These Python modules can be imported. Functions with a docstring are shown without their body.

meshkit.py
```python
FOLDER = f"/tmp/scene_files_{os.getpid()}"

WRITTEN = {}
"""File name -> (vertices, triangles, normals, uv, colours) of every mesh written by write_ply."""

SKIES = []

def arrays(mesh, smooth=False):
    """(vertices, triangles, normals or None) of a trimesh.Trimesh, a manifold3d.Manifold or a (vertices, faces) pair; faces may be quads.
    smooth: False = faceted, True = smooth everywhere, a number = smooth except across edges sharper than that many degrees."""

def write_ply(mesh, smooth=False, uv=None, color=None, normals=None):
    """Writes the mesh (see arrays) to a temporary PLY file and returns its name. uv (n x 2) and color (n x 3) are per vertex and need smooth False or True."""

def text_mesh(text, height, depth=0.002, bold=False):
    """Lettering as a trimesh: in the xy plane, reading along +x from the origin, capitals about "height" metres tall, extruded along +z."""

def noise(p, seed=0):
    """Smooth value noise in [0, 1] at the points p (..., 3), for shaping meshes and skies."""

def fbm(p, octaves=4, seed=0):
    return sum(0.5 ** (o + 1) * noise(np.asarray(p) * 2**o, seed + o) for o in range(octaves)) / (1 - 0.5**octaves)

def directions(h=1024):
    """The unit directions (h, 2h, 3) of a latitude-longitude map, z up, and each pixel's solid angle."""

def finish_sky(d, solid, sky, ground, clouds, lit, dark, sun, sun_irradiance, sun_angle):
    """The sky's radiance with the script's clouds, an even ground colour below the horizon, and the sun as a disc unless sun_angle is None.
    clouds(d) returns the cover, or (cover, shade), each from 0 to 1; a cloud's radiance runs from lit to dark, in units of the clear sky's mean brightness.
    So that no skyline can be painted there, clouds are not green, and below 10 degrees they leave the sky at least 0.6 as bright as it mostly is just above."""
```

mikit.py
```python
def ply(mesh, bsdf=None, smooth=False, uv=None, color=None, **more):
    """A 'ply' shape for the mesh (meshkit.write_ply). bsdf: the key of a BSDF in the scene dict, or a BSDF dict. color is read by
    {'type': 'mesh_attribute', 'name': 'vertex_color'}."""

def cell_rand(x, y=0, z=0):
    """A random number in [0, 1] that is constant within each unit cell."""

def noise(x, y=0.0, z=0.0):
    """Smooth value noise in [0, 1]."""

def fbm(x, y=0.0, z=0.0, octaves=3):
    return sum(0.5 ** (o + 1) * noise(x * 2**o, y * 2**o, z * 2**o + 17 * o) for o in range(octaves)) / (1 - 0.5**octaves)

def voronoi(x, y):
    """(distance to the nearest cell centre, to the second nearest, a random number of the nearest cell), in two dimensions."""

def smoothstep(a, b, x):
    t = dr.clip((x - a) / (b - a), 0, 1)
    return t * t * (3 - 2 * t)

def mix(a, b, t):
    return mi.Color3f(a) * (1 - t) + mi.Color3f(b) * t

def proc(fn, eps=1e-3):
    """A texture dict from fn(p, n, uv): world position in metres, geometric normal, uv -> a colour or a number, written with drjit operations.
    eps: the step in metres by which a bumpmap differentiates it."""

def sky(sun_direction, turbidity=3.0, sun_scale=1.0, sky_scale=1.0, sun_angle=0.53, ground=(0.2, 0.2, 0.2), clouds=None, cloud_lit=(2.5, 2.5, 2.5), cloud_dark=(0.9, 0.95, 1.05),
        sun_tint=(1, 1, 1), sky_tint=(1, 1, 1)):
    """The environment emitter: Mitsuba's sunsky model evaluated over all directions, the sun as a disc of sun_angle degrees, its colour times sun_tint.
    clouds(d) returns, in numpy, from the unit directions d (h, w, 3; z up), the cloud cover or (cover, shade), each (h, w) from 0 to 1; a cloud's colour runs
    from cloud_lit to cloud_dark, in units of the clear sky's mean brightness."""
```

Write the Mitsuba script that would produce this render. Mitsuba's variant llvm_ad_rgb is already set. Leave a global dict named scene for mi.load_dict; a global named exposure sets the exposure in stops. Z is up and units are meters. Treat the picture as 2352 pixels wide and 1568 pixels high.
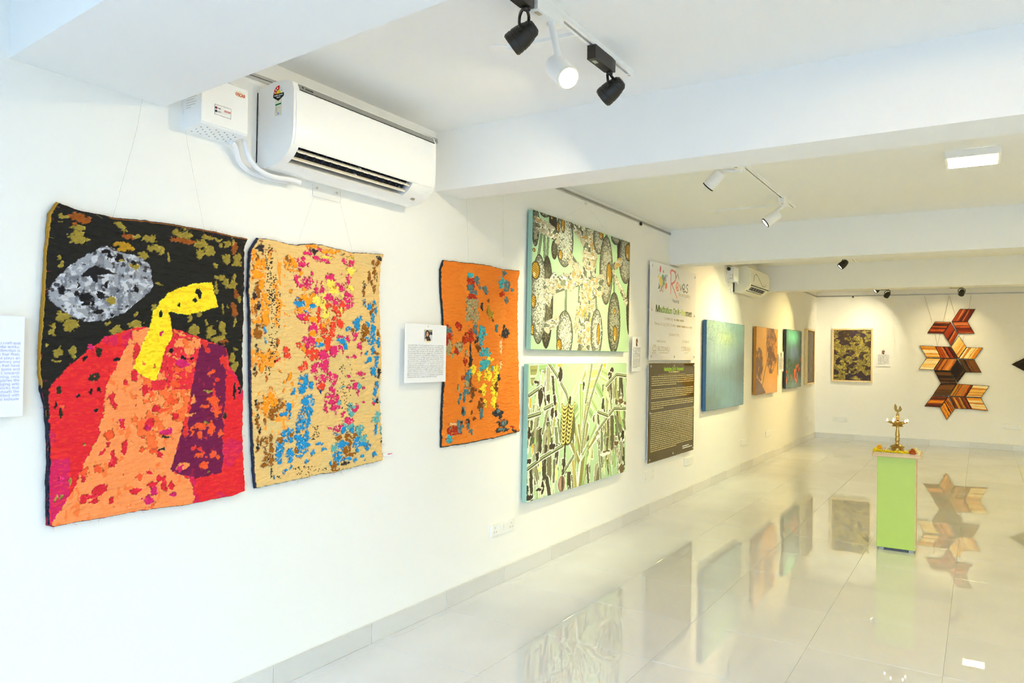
# Art gallery hall: left wall hung with textile works and paintings, warm track lamps, polished tile floor.
# World: x = distance from the left wall, y = depth into the room, z = up, metres.
import math, random
import numpy as np, trimesh, shapely, manifold3d as m3
import shapely.geometry as sg
from scipy import ndimage
import mitsuba as mi, mikit, meshkit
from mikit import proc, noise, fbm, smoothstep, mix

T = mi.ScalarTransform4f
scene, labels = {}, {}

# ---------------------------------------------------------------- camera, daylight, exposure
CAM = np.array([2.6494, 0.0, 1.5])
_yaw, _pitch, _roll, _f = 0.5556, 0.0108, 0.0163, 1673.5
_fw = np.array([-math.sin(_yaw) * math.cos(_pitch), math.cos(_yaw) * math.cos(_pitch), math.sin(_pitch)])
_r = np.cross(_fw, [0, 0, 1.0]); _r /= np.linalg.norm(_r)
_u = np.cross(_r, _fw)
_up = -math.sin(_roll) * _r + math.cos(_roll) * _u
scene['camera'] = {'type': 'perspective', 'fov': math.degrees(2 * math.atan(2352 / 2 / _f)), 'fov_axis': 'x', 'near_clip': 0.05, 'far_clip': 200.0,
                   'principal_point_offset_x': -0.0157, 'principal_point_offset_y': -0.00616,
                   'to_world': T().look_at(origin=CAM.tolist(), target=(CAM + _fw).tolist(), up=_up.tolist())}
scene['sky'] = mikit.sky([0.3, 0.8, 0.9], turbidity=4.0, sun_scale=0.0, sky_scale=40, ground=(0.35, 0.36, 0.36), sky_tint=(0.96, 0.99, 0.90))
scene['sky']['sampling_weight'] = 7.0 if 40 > 0 else 0.01
exposure = 0.0
WARM = np.array([1.0, 0.80, 0.48])
NEUT = np.array([1.0, 0.90, 0.70])

# ---------------------------------------------------------------- helpers
def uniq(key):
    if key not in scene and key not in labels and not any(k.startswith(key + '__') for k in scene):
        return key
    n = 1
    while True:
        k = f'{key}_{n:03d}'
        if k not in scene and k not in labels and not any(x.startswith(k + '__') for x in scene):
            return k
        n += 1

def thing(name, label, cat, group=None):
    key = uniq(name)
    labels[key] = {'label': label, 'category': cat}
    if group: labels[key]['group'] = group
    return key

_count = {}
def part(parent, name, mesh, bsdf, smooth=False, label=None, kind=None, **more):
    base = f'{parent}__{name}'
    n = _count.get(base, 0); _count[base] = n + 1
    key = base if n == 0 else f'{base}_{n:03d}'
    scene[key] = mesh if isinstance(mesh, dict) else mikit.ply(mesh, bsdf, smooth=smooth, **more)
    if label or kind:
        labels[key] = {}
        if label: labels[key]['label'] = label
        if kind: labels[key]['kind'] = kind
    return key

def struct(name, mesh, bsdf, smooth=False, label=None, **more):
    if mesh is not None: scene[name] = mikit.ply(mesh, bsdf, smooth=smooth, **more)
    labels[name] = {'kind': 'structure'}
    if label: labels[name]['label'] = label
    return name

def tm(m):
    if hasattr(m, 'to_mesh'):
        q = m.to_mesh(); return trimesh.Trimesh(q.vert_properties[:, :3], q.tri_verts, process=False)
    return m

def cat(*ms): return trimesh.util.concatenate([tm(m) for m in ms])
def box(lo, hi):
    lo, hi = np.array(lo, float), np.array(hi, float)
    return trimesh.creation.box(extents=hi - lo, transform=trimesh.transformations.translation_matrix((lo + hi) / 2))
def rbox(lo, hi, c=0.003):
    """box with chamfered edges"""
    lo, hi = np.array(lo, float), np.array(hi, float)
    pts = []
    for sx in (0, 1):
        for sy in (0, 1):
            for sz in (0, 1):
                p = np.where([sx, sy, sz], hi, lo); s = np.where([sx, sy, sz], -c, c)
                for k in range(3):
                    q = p + s; q[k] = p[k]; pts.append(q)
    return m3.Manifold.hull_points(np.array(pts))
def hexa(p8):
    return tm(m3.Manifold.hull_points(np.array(p8, float)))
def frame_of(d):
    d = np.array(d, float); d /= np.linalg.norm(d)
    a = np.array([0, 0, 1.0]) if abs(d[2]) < 0.9 else np.array([0, 1.0, 0])
    x = np.cross(a, d); x /= np.linalg.norm(x)
    return x, np.cross(d, x), d
def lathe(prof, origin=(0, 0, 0), axis=(0, 0, 1), n=32):
    """prof: [(radius, height)] along axis"""
    x, y, z = frame_of(axis)
    a = np.arange(n) * 2 * math.pi / n
    V = []
    for r, h in prof:
        V.append(np.outer(np.cos(a) * max(r, 1e-5), x) + np.outer(np.sin(a) * max(r, 1e-5), y) + h * z)
    V = np.vstack(V) + np.array(origin)
    F = []
    i = np.arange(n); j = (i + 1) % n
    for k in range(len(prof) - 1):
        a0, a1 = k * n, (k + 1) * n
        F += [np.stack([a0 + i, a0 + j, a1 + j], 1), np.stack([a0 + i, a1 + j, a1 + i], 1)]
    return trimesh.Trimesh(V, np.vstack(F), process=False)
def tube(pts, r, n=8, caps=True):
    p = np.array(pts, float); rr = np.broadcast_to(np.array(r, float), (len(p),))
    t = np.gradient(p, axis=0); t /= np.linalg.norm(t, axis=1, keepdims=True) + 1e-12
    x = frame_of(t[0])[0]; V = []
    a = np.arange(n) * 2 * math.pi / n
    for k in range(len(p)):
        x = x - t[k] * (x @ t[k]); x /= np.linalg.norm(x); y = np.cross(t[k], x)
        V.append(p[k] + rr[k] * (np.outer(np.cos(a), x) + np.outer(np.sin(a), y)))
    V = np.vstack(V); F = []
    i = np.arange(n); j = (i + 1) % n
    for k in range(len(p) - 1):
        a0, a1 = k * n, (k + 1) * n
        F += [np.stack([a0 + i, a0 + j, a1 + j], 1), np.stack([a0 + i, a1 + j, a1 + i], 1)]
    if caps:
        V = np.vstack([V, p[0], p[-1]]); b = (len(p) - 1) * n
        F += [np.stack([j, i, i * 0 + len(V) - 2], 1), np.stack([b + i, b + j, i * 0 + len(V) - 1], 1)]
    return trimesh.Trimesh(V, np.vstack(F), process=False)
def spline(pts, n=24):
    from scipy.interpolate import make_interp_spline
    p = np.array(pts, float); s = np.r_[0, np.cumsum(np.linalg.norm(np.diff(p, axis=0), axis=1))]
    return make_interp_spline(s, p, k=min(3, len(p) - 1))(np.linspace(0, s[-1], n))
def extr(poly, axis, lo, hi):
    """polygon [(a,b)] extruded along a world axis: 'y' -> (x,z) plane, 'x' -> (y,z) plane, 'z' -> (x,y) plane"""
    P = poly if isinstance(poly, (sg.Polygon, sg.MultiPolygon)) else sg.Polygon(poly)
    ms = []
    for g in getattr(P, 'geoms', [P]):
        m = trimesh.creation.extrude_polygon(g, hi - lo, engine='earcut')
        v = m.vertices.copy(); h = v[:, 2] + lo
        v = {'y': np.c_[v[:, 0], h, v[:, 1]], 'x': np.c_[h, v[:, 0], v[:, 1]], 'z': np.c_[v[:, 0], v[:, 1], h]}[axis]
        f = m.faces[:, ::-1] if axis == 'y' else m.faces
        ms.append(trimesh.Trimesh(v, f, process=False))
    return cat(*ms)
def backy(x): return 14.6058 + 0.0192 * x
BROT = math.atan(0.0192)
def on_back(m):
    """mesh modelled with x along the wall, -y out of it, z up -> onto the back wall"""
    m = tm(m).copy(); v = m.vertices
    m.vertices = np.c_[v[:, 0] - v[:, 1] * math.sin(BROT), backy(v[:, 0]) + v[:, 1] * math.cos(BROT), v[:, 2]]
    return m
def wall_text(text, h, y, z, x, depth=0.0006, bold=False, width=None, align='l'):
    """lettering on the left wall, read looking towards -x: text runs along +y"""
    m = meshkit.text_mesh(text, h, depth, bold); v = m.vertices.copy()
    v[:, 0] -= v[:, 0].min() if width else 0
    if width: v[:, 0] *= width / v[:, 0].max()
    w = v[:, 0].max()
    v[:, 0] += {'l': 0, 'c': -w / 2, 'r': -w}[align]
    return trimesh.Trimesh(np.c_[v[:, 2] + x, v[:, 0] + y, v[:, 1] + z], m.faces, process=False)
def back_text(text, h, x, z, out, depth=0.0006, bold=False, width=None):
    m = meshkit.text_mesh(text, h, depth, bold); v = m.vertices.copy()
    if width: v[:, 0] *= width / v[:, 0].max()
    return on_back(trimesh.Trimesh(np.c_[v[:, 0] + x, -v[:, 2] - out, v[:, 1] + z], m.faces, process=False))

# ---------------------------------------------------------------- materials
def rgb(c): return {'type': 'rgb', 'value': [float(v) for v in c]}
def srgb(r, g, b):
    c = np.array([r, g, b]) / 255.0
    return np.where(c <= 0.04045, c / 12.92, ((c + 0.055) / 1.055) ** 2.4)
def mat(key, d): scene[key] = d; return key
def diffuse(key, c): return mat(key, {'type': 'twosided', 'b': {'type': 'diffuse', 'reflectance': rgb(c)}})
def plastic(key, c, rough=0.3, **k):
    return mat(key, {'type': 'twosided', 'b': {'type': 'principled', 'base_color': rgb(c) if not isinstance(c, dict) else c, 'roughness': rough, 'specular': 0.5, **k}})
def metal(key, c, rough=0.3):
    return mat(key, {'type': 'twosided', 'b': {'type': 'principled', 'base_color': rgb(c), 'roughness': rough, 'metallic': 1.0}})

WALLC = (0.87, 0.86, 0.82)
diffuse('wall_paint', WALLC)
diffuse('ceiling_paint', (0.86, 0.86, 0.84))
plastic('skirting_tile', (0.60, 0.59, 0.56), 0.35)
plastic('skirting_tile_b', (0.64, 0.63, 0.60), 0.3)
diffuse('grout', (0.52, 0.51, 0.48))
def _wave(p, n, uv):
    return 0.6 * noise(p.x * 7.0, p.y * 9.0) + 0.25 * noise(p.x * 17.0 + 5, p.y * 23.0)
def floor_mat(key, c):
    def col(p, n, uv, c=c):
        return mix(c, [v * 0.94 for v in c], smoothstep(0.3, 0.8, fbm(p.x * 2.3, p.y * 2.3, 1.0)))
    return mat(key, {'type': 'bumpmap', 'arbitrary': proc(_wave, eps=4e-3), 'scale': 1.0e-4,
                     'bsdf': {'type': 'plastic', 'diffuse_reflectance': proc(col), 'int_ior': 1.62, 'nonlinear': False}})
floor_mat('floor_tile', (0.79, 0.815, 0.85))
floor_mat('floor_tile_b', (0.77, 0.795, 0.83))
plastic('white_plastic', (0.82, 0.82, 0.79), 0.3)
plastic('ac_white', (0.84, 0.84, 0.82), 0.28)
plastic('ac_cream', (0.76, 0.74, 0.62), 0.4)
plastic('box_white', (0.80, 0.81, 0.80), 0.35)
plastic('conduit_white', (0.80, 0.80, 0.82), 0.35)
plastic('grey_strip', (0.25, 0.25, 0.23), 0.35)
plastic('dark_slot', (0.012, 0.014, 0.02), 0.5)
plastic('dark_vane', (0.03, 0.035, 0.05), 0.4)
plastic('louver_cream', (0.78, 0.72, 0.60), 0.4)
plastic('black_metal', (0.013, 0.012, 0.010), 0.4)
plastic('black_box', (0.022, 0.018, 0.013), 0.4)
plastic('lamp_white', (0.84, 0.84, 0.82), 0.35)
metal('aluminium', (0.55, 0.54, 0.52), 0.35)
metal('steel', (0.62, 0.61, 0.58), 0.3)
metal('brass', (0.50, 0.34, 0.11), 0.32)
metal('brass_dull', (0.40, 0.27, 0.08), 0.55)
diffuse('thread_grey', (0.55, 0.55, 0.52))
diffuse('thread_pale', (0.62, 0.62, 0.60))
diffuse('jute', (0.42, 0.34, 0.20))
diffuse('ink_black', (0.03, 0.03, 0.03))
diffuse('ink_grey', (0.26, 0.26, 0.27))
diffuse('ink_blue', (0.30, 0.34, 0.70))
diffuse('ink_red', srgb(196, 40, 40))
diffuse('ink_white', (0.8, 0.8, 0.78))
diffuse('ink_green', srgb(20, 110, 80))
diffuse('paper', (0.86, 0.86, 0.88))
plastic('black_glossy', (0.02, 0.02, 0.02), 0.3)
mat('paint', {'type': 'twosided', 'b': {'type': 'principled', 'base_color': {'type': 'mesh_attribute', 'name': 'vertex_color'}, 'roughness': 0.5, 'specular': 0.3}})
mat('paint_gloss', {'type': 'twosided', 'b': {'type': 'principled', 'base_color': {'type': 'mesh_attribute', 'name': 'vertex_color'}, 'roughness': 0.25, 'specular': 0.5}})
mat('cloth', {'type': 'twosided', 'b': {'type': 'principled', 'base_color': {'type': 'mesh_attribute', 'name': 'vertex_color'}, 'roughness': 0.75, 'specular': 0.25, 'sheen': 0.3}})

# ---------------------------------------------------------------- the setting
XR, YF, ZC = 6.4, -2.6, 2.755
YB = 14.6058
struct('floor', box((-0.2, YF - 0.2, -0.2), (XR + 0.2, YB + 0.4, -0.004)), 'grout', label='polished cream vitrified tile floor of the gallery')
random.seed(4)
px0, py0, pt = 0.056, 3.392, 0.6135
def tile_mesh(x0, x1, y0, y1, tx, ty):
    g = 0.0007; c = 0.0009
    x0 += g; x1 -= g; y0 += g; y1 -= g
    zt = lambda x, y: tx * (x - (x0 + x1) / 2) + ty * (y - (y0 + y1) / 2)
    V = []
    for (ax, ay, bx, by) in ((x0, y0, x1, y1), (x0 + c, y0 + c, x1 - c, y1 - c)):
        for (x, y) in ((ax, ay), (bx, ay), (bx, by), (ax, by)): V.append((x, y, zt(x, y) - (c if ax == x0 else 0)))
    V += [(x0, y0, -0.004), (x1, y0, -0.004), (x1, y1, -0.004), (x0, y1, -0.004)]
    F = [(4, 5, 6), (4, 6, 7)]
    for k in range(4):
        j = (k + 1) % 4
        F += [(k, j, j + 4), (k, j + 4, k + 4), (k + 8, j + 8, j), (k + 8, j, k)]
    return trimesh.Trimesh(np.array(V), np.array(F), process=False)
def floor_rows():
    xs = [0.0] + [px0 + pt * k for k in range(7)]
    ys = [py0 + pt * k for k in range(-7, 19)]
    ys = [y for y in ys if y < YB - 0.1] + [YB + 0.1]
    for i in range(len(xs) - 1):
        for j in range(len(ys) - 1):
            yield xs[i], xs[i + 1], ys[j], ys[j + 1], (i * 7 + j * 3) % 5
for a, b, c, d, k in floor_rows():
    part('floor', 'tile', tile_mesh(a, b, c, d, random.uniform(-1, 1) * 0.0012, random.uniform(-1, 1) * 0.0010), 'floor_tile' if k < 3 else 'floor_tile_b')
_rest = []
for x in [px0 + pt * k for k in range(6, 11)]:
    for y in [py0 + pt * k for k in range(-10, 19)]: _rest.append(tile_mesh(x, x + pt, y, min(y + pt, YB + 0.15), 0, 0))
for x in [px0 + pt * k for k in range(-1, 6)]:
    for y in [py0 + pt * k for k in range(-10, -7)]: _rest.append(tile_mesh(max(x, 0), x + pt, y, y + pt, 0, 0))
part('floor', 'outer_tiles', cat(*_rest), 'floor_tile', kind='stuff')

struct('wall_left', box((-0.2, YF - 0.2, -0.2), (0, YB + 0.3, ZC + 0.2)), 'wall_paint', label='long cream white wall on the left where the art hangs')
struct('wall_back', hexa([(x, y, z) for z in (-0.2, ZC + 0.2) for x, y in ((-0.2, backy(-0.2)), (XR + 0.2, backy(XR + 0.2)), (XR + 0.2, backy(XR + 0.2) + 0.2), (-0.2, backy(-0.2) + 0.2))]), 'wall_paint', label='far end wall of the gallery')
struct('wall_right', box((XR, YF - 0.2, -0.2), (XR + 0.2, YB + 0.3, ZC + 0.2)), 'wall_paint')
struct('wall_front', cat(box((-0.2, YF - 0.2, -0.2), (0.35, YF, ZC + 0.2)), box((XR - 0.4, YF - 0.2, -0.2), (XR + 0.2, YF, ZC + 0.2)), box((0.35, YF - 0.2, 2.5), (XR - 0.4, YF, ZC + 0.2))), 'wall_paint')
struct('ceiling', box((-0.2, YF - 0.2, ZC), (XR + 0.2, YB + 0.4, ZC + 0.2)), 'ceiling_paint', label='white plastered ceiling between the beams')
def beam(n0, a0, n1, a1, zs, label):
    p = []
    for z in (zs, ZC + 0.01):
        for x in (-0.05, XR + 0.05): p += [(x, n0 + a0 * x, z), (x, n1 + a1 * x, z)]
    part('ceiling', 'beam', hexa(p), 'ceiling_paint', label=label)
beam(1.0881, -0.0848, 1.6113, -0.0845, 2.4174, 'nearest white ceiling beam, crossing the top left corner')
beam(3.2355, 0.0018, 3.4768, 0.0113, 2.4155, 'broad white ceiling beam right behind the larger air conditioner')
beam(6.9205, 0.0202, 7.16, 0.0202, 2.4107, 'third white ceiling beam, above the text signs')
beam(10.2566, 0.0218, 10.50, 0.0218, 2.4107, 'farthest white ceiling beam, beside the small air conditioner')
ZB = 0.1034
struct('baseboard_left', box((0, YF, 0), (0.006, YB, ZB - 0.004)), 'grout')
y = py0 - pt * 9; k = 0
while y < YB:
    y1 = min(y + pt, YB)
    part('baseboard_left', 'tile', rbox((0.0, y + 0.0008, 0.0005), (0.011, y1 - 0.0008, ZB), 0.0015), 'skirting_tile' if k % 2 else 'skirting_tile_b'); y = y1; k += 1
struct('baseboard_back', on_back(box((0.011, -0.006, 0), (XR, 0, ZB - 0.004))), 'grout')
x = 0.056; k = 0
part('baseboard_back', 'tile', on_back(rbox((0.011, -0.011, 0.0005), (0.055, 0, ZB), 0.0015)), 'skirting_tile')
while x < 4.2:
    part('baseboard_back', 'tile', on_back(rbox((x + 0.0008, -0.011, 0.0005), (x + pt - 0.0008, 0, ZB), 0.0015)), 'skirting_tile_b' if k % 2 else 'skirting_tile'); x += pt; k += 1

# ---------------------------------------------------------------- ceiling lamps
PANELC = np.array([1.3, 0.93, 0.2])
COOL = np.array([0.95, 0.68, 0.32])
def panel_lamp(x, y, label, power, s=0.145, col=PANELC):
    t = thing('ceiling_panel_lamp', label, 'ceiling lamp')
    z0, z1 = ZC - 0.045, ZC
    ring = rbox((x - s, y - s, z0), (x + s, y + s, z1), 0.004)
    ring = ring - m3.Manifold.cube((2 * s - 0.03, 2 * s - 0.03, 0.02)).translate((x - s + 0.015, y - s + 0.015, z0 - 0.012))
    part(t, 'housing', ring, 'lamp_white')
    d = s - 0.016
    k = part(t, 'diffuser', rbox((x - d, y - d, z0 - 0.003), (x + d, y + d, z0 + 0.010), 0.003), 'lamp_white', label='glowing white diffuser')
    scene[k]['emitter'] = {'type': 'area', 'sampling_weight': 0.8 if power > 0 else 0.004, 'radiance': rgb(col * power)}
    return t
for _x, _y, _l in ((2.60, 2.42, 'square ceiling panel lamp of the nearest bay, above the top edge of the photo'), (5.0, 2.42, 'square ceiling panel lamp in the right half of the hall, nearest bay'), (2.60, -0.9, 'square ceiling panel lamp behind the camera'), (5.0, -0.9, 'square ceiling panel lamp behind the camera, on the right')):
    panel_lamp(_x, _y, _l, 50, col=COOL)
panel_lamp(2.60, 5.16, 'square white ceiling panel lamp glowing between the beams', 50)
panel_lamp(2.60, 8.70, 'square ceiling panel lamp behind the third beam, above the green pedestal', 50)
panel_lamp(2.60, 12.0, 'square ceiling panel lamp of the farthest bay, in front of the end wall', 50)
panel_lamp(5.0, 5.16, 'square ceiling panel lamp in the right half of the hall, second bay', 50)
panel_lamp(5.0, 8.70, 'square ceiling panel lamp in the right half of the hall, third bay', 50)
panel_lamp(5.0, 12.0, 'square ceiling panel lamp in the right half of the hall, last bay', 50)

def track(p, q, label, slots=()):
    """white lighting track under the ceiling from p to q (x, y)"""
    t = thing('lighting_track', label, 'lighting track')
    p, q = np.array([*p, 0.0]), np.array([*q, 0.0]); d = (q - p) / np.linalg.norm(q - p); n = np.array([-d[1], d[0], 0])
    zt, zb, w = ZC, ZC - 0.022, 0.0175
    def bar(a, b, w0, w1, z0, z1):
        return hexa([c + n * w_ + [0, 0, z] for c in (a, b) for w_ in (w0, w1) for z in (z0, z1)])
    part(t, 'profile', cat(bar(p, q, -w, -0.006, zb, zt), bar(p, q, 0.006, w, zb, zt), bar(p, q, -0.006, 0.006, zt - 0.006, zt)), 'lamp_white')
    part(t, 'slot', bar(p, q, -0.006, 0.006, zt - 0.0075, zt - 0.006), 'grey_strip', label='dark contact slot')
    for c in (q,):
        part(t, 'end_cap', bar(c - d * 0.002, c + d * 0.03, -w - 0.001, w + 0.001, zb - 0.002, zt), 'lamp_white')
        part(t, 'screw_plate', bar(c + d * 0.008, c + d * 0.02, -0.006, 0.006, zb - 0.003, zb - 0.001), 'aluminium', label='grey metal plate')
    return t

def spot(black, at, head, d, label, power, warm=WARM, cut=32, lit=True, group=None, adir=(0, 1, 0), lens=6.0):
    """track spotlight: adapter under the track at (x, y), yoke or stem, head with its centre at head, beam along d"""
    t = thing('track_spotlight', label, 'spotlight', group)
    head, d = np.array(head, float), np.array(d, float); d /= np.linalg.norm(d)
    zt = ZC - 0.022
    ad = np.array(adir, float); an = np.array([-ad[1], ad[0], 0]); c = np.array([at[0], at[1], 0.0])
    bm = 'black_box' if black else 'lamp_white'
    def bar(u0, u1, w, z0, z1): return [c + ad * u + an * s * w + [0, 0, z] for u in (u0, u1) for s in (-1, 1) for z in (z0, z1)]
    ah = 0.056 if black else 0.042
    pts = bar(-0.095, 0.06, 0.019, zt - ah, zt - 0.001) + bar(0.06, 0.10, 0.014, zt - ah + 0.008, zt - 0.001)
    part(t, 'adapter', hexa(pts), bm)
    part(t, 'adapter_plate', hexa([c + ad * u + an * s * 0.008 + [0, 0, z] for u in (-0.075, -0.045) for s in (-1, 1) for z in (zt - ah - 0.0016, zt - ah + 0.0005)]), 'aluminium', label='small metal plate')
    x, y, _ = frame_of(d)
    r = 0.040
    if black:
        prof = [(0.0, -0.055), (0.020, -0.055), (0.030, -0.045), (0.033, -0.030), (0.033, -0.028), (0.0355, -0.026), (0.041, 0.0), (0.043, 0.022), (0.0415, 0.024), (0.0415, 0.027), (0.043, 0.029), (0.0425, 0.048), (0.038, 0.054), (0.034, 0.054), (0.033, 0.046)]
        part(t, 'head', lathe(prof, head, d, 36), 'black_metal', smooth=25)
        top = c + ad * 0.075 + [0, 0, zt - ah + 0.008]
        part(t, 'pivot', lathe([(0, 0), (0.012, 0), (0.012, 0.014), (0, 0.014)], top, (0, 0, -1), 16), 'black_metal', smooth=30)
        side = np.cross(d, [0, 0, 1.0]); side /= np.linalg.norm(side)
        for s in (-1, 1):
            a = head + side * s * 0.044 - d * 0.004
            mid = head + side * s * 0.050 + np.array([0, 0, 0.042]); up = np.array([0, 0, -0.012])
            P = spline([top + up, top + up * 1.4 + side * s * 0.022, mid, a], 12)
            part(t, 'yoke_arm', tube(P, 0.0055, 8), 'black_metal', smooth=40)
            part(t, 'knob', lathe([(0, 0), (0.006, 0), (0.006, 0.006), (0, 0.006)], a, side * s, 12), 'black_metal', smooth=30)
    else:
        prof = [(0.0, -0.062), (0.034, -0.062), (0.040, -0.056), (0.040, 0.062), (0.0385, 0.065), (0.034, 0.065), (0.0335, 0.055)]
        part(t, 'head', lathe(prof, head, d, 40), 'lamp_white', smooth=25)
        part(t, 'rim', lathe([(0.0405, 0.060), (0.0412, 0.062), (0.0405, 0.067), (0.036, 0.068), (0.035, 0.060)], head, d, 40), 'black_metal' if not lens > 20 else 'louver_cream', smooth=25)
        top = c + ad * 0.03 + [0, 0, zt - 0.040]
        a = head - d * 0.02 + np.array([0, 0, 0.034])
        part(t, 'stem', tube([top, top + (a - top) * 0.5, a], 0.0125, 14), 'lamp_white', smooth=40)
        part(t, 'collar', lathe([(0.0, 0), (0.0145, 0), (0.0145, 0.012), (0.0, 0.012)], top, (0, 0, -1), 18), 'lamp_white', smooth=30)
    k = part(t, 'lens', lathe([(0.033, 0.047), (0.020, 0.0495), (0.0, 0.0505)] if black else [(0.0338, 0.056), (0.020, 0.0585), (0.0, 0.0595)], head, d, 28), 'lamp_white', smooth=True, label='round lens')
    if lit:
        scene[k]['emitter'] = {'type': 'area', 'sampling_weight': 0.02, 'radiance': rgb(np.array([1, 0.93, 0.80]) * lens)}
        o = head + d * 0.075
        scene[t + '_beam'] = {'type': 'spot', 'sampling_weight': float(0.9 if power > 0 else 0.004), 'intensity': rgb(np.array(warm) * power), 'cutoff_angle': float(cut), 'beam_width': float(cut * 0.35),
                              'to_world': T().look_at(origin=o.tolist(), target=(o + d).tolist(), up=[0.1, 0.2, 1])}
    return t

def aim(head, target): return np.array(target, float) - np.array(head, float)
track((1.325, 1.55), (1.325, 2.925), 'white lighting track on the ceiling of the nearest bay, carrying black and white spotlights')
track((1.335, 3.47), (1.335, 6.20), 'white lighting track on the ceiling of the second bay, carrying two white spotlights')
track((1.27, 11.0), (1.27, 12.85), 'white lighting track along the farthest bay, hidden above the beam')
track((1.29, 7.2), (1.29, 10.0), 'white lighting track of the third bay, hidden above the beam')
track((1.0, 13.70), (3.4, 13.75), 'white lighting track across the farthest bay, in front of the end wall')
# conduits feeding the tracks
def feed(p, q, label):
    t = thing('ceiling_conduit', label, 'conduit')
    P = np.array([[p[0], p[1], ZC - 0.009], [q[0], q[1], ZC - 0.009]])
    a, b = np.array(p), np.array(q); d = (b - a) / np.linalg.norm(b - a); n = np.array([-d[1], d[0]])
    part(t, 'channel', hexa([(*(e + n * s * 0.009), z) for e in (a, b) for s in (-1, 1) for z in (ZC - 0.014, ZC)]), 'lamp_white')
    part(t, 'junction_disc', lathe([(0, -0.007), (0.040, -0.007), (0.044, -0.003), (0.044, 0)], (q[0] - 0.03, q[1] - 0.008, ZC), (0, 0, 1), 28), 'lamp_white', smooth=30)
feed((1.31, 2.49), (0.985, 2.475), 'white ceiling conduit with a round cap, beside the glowing white spotlight')
feed((1.32, 6.13), (0.70, 6.13), 'thin white ceiling conduit at the end of the second bay track')

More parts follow.
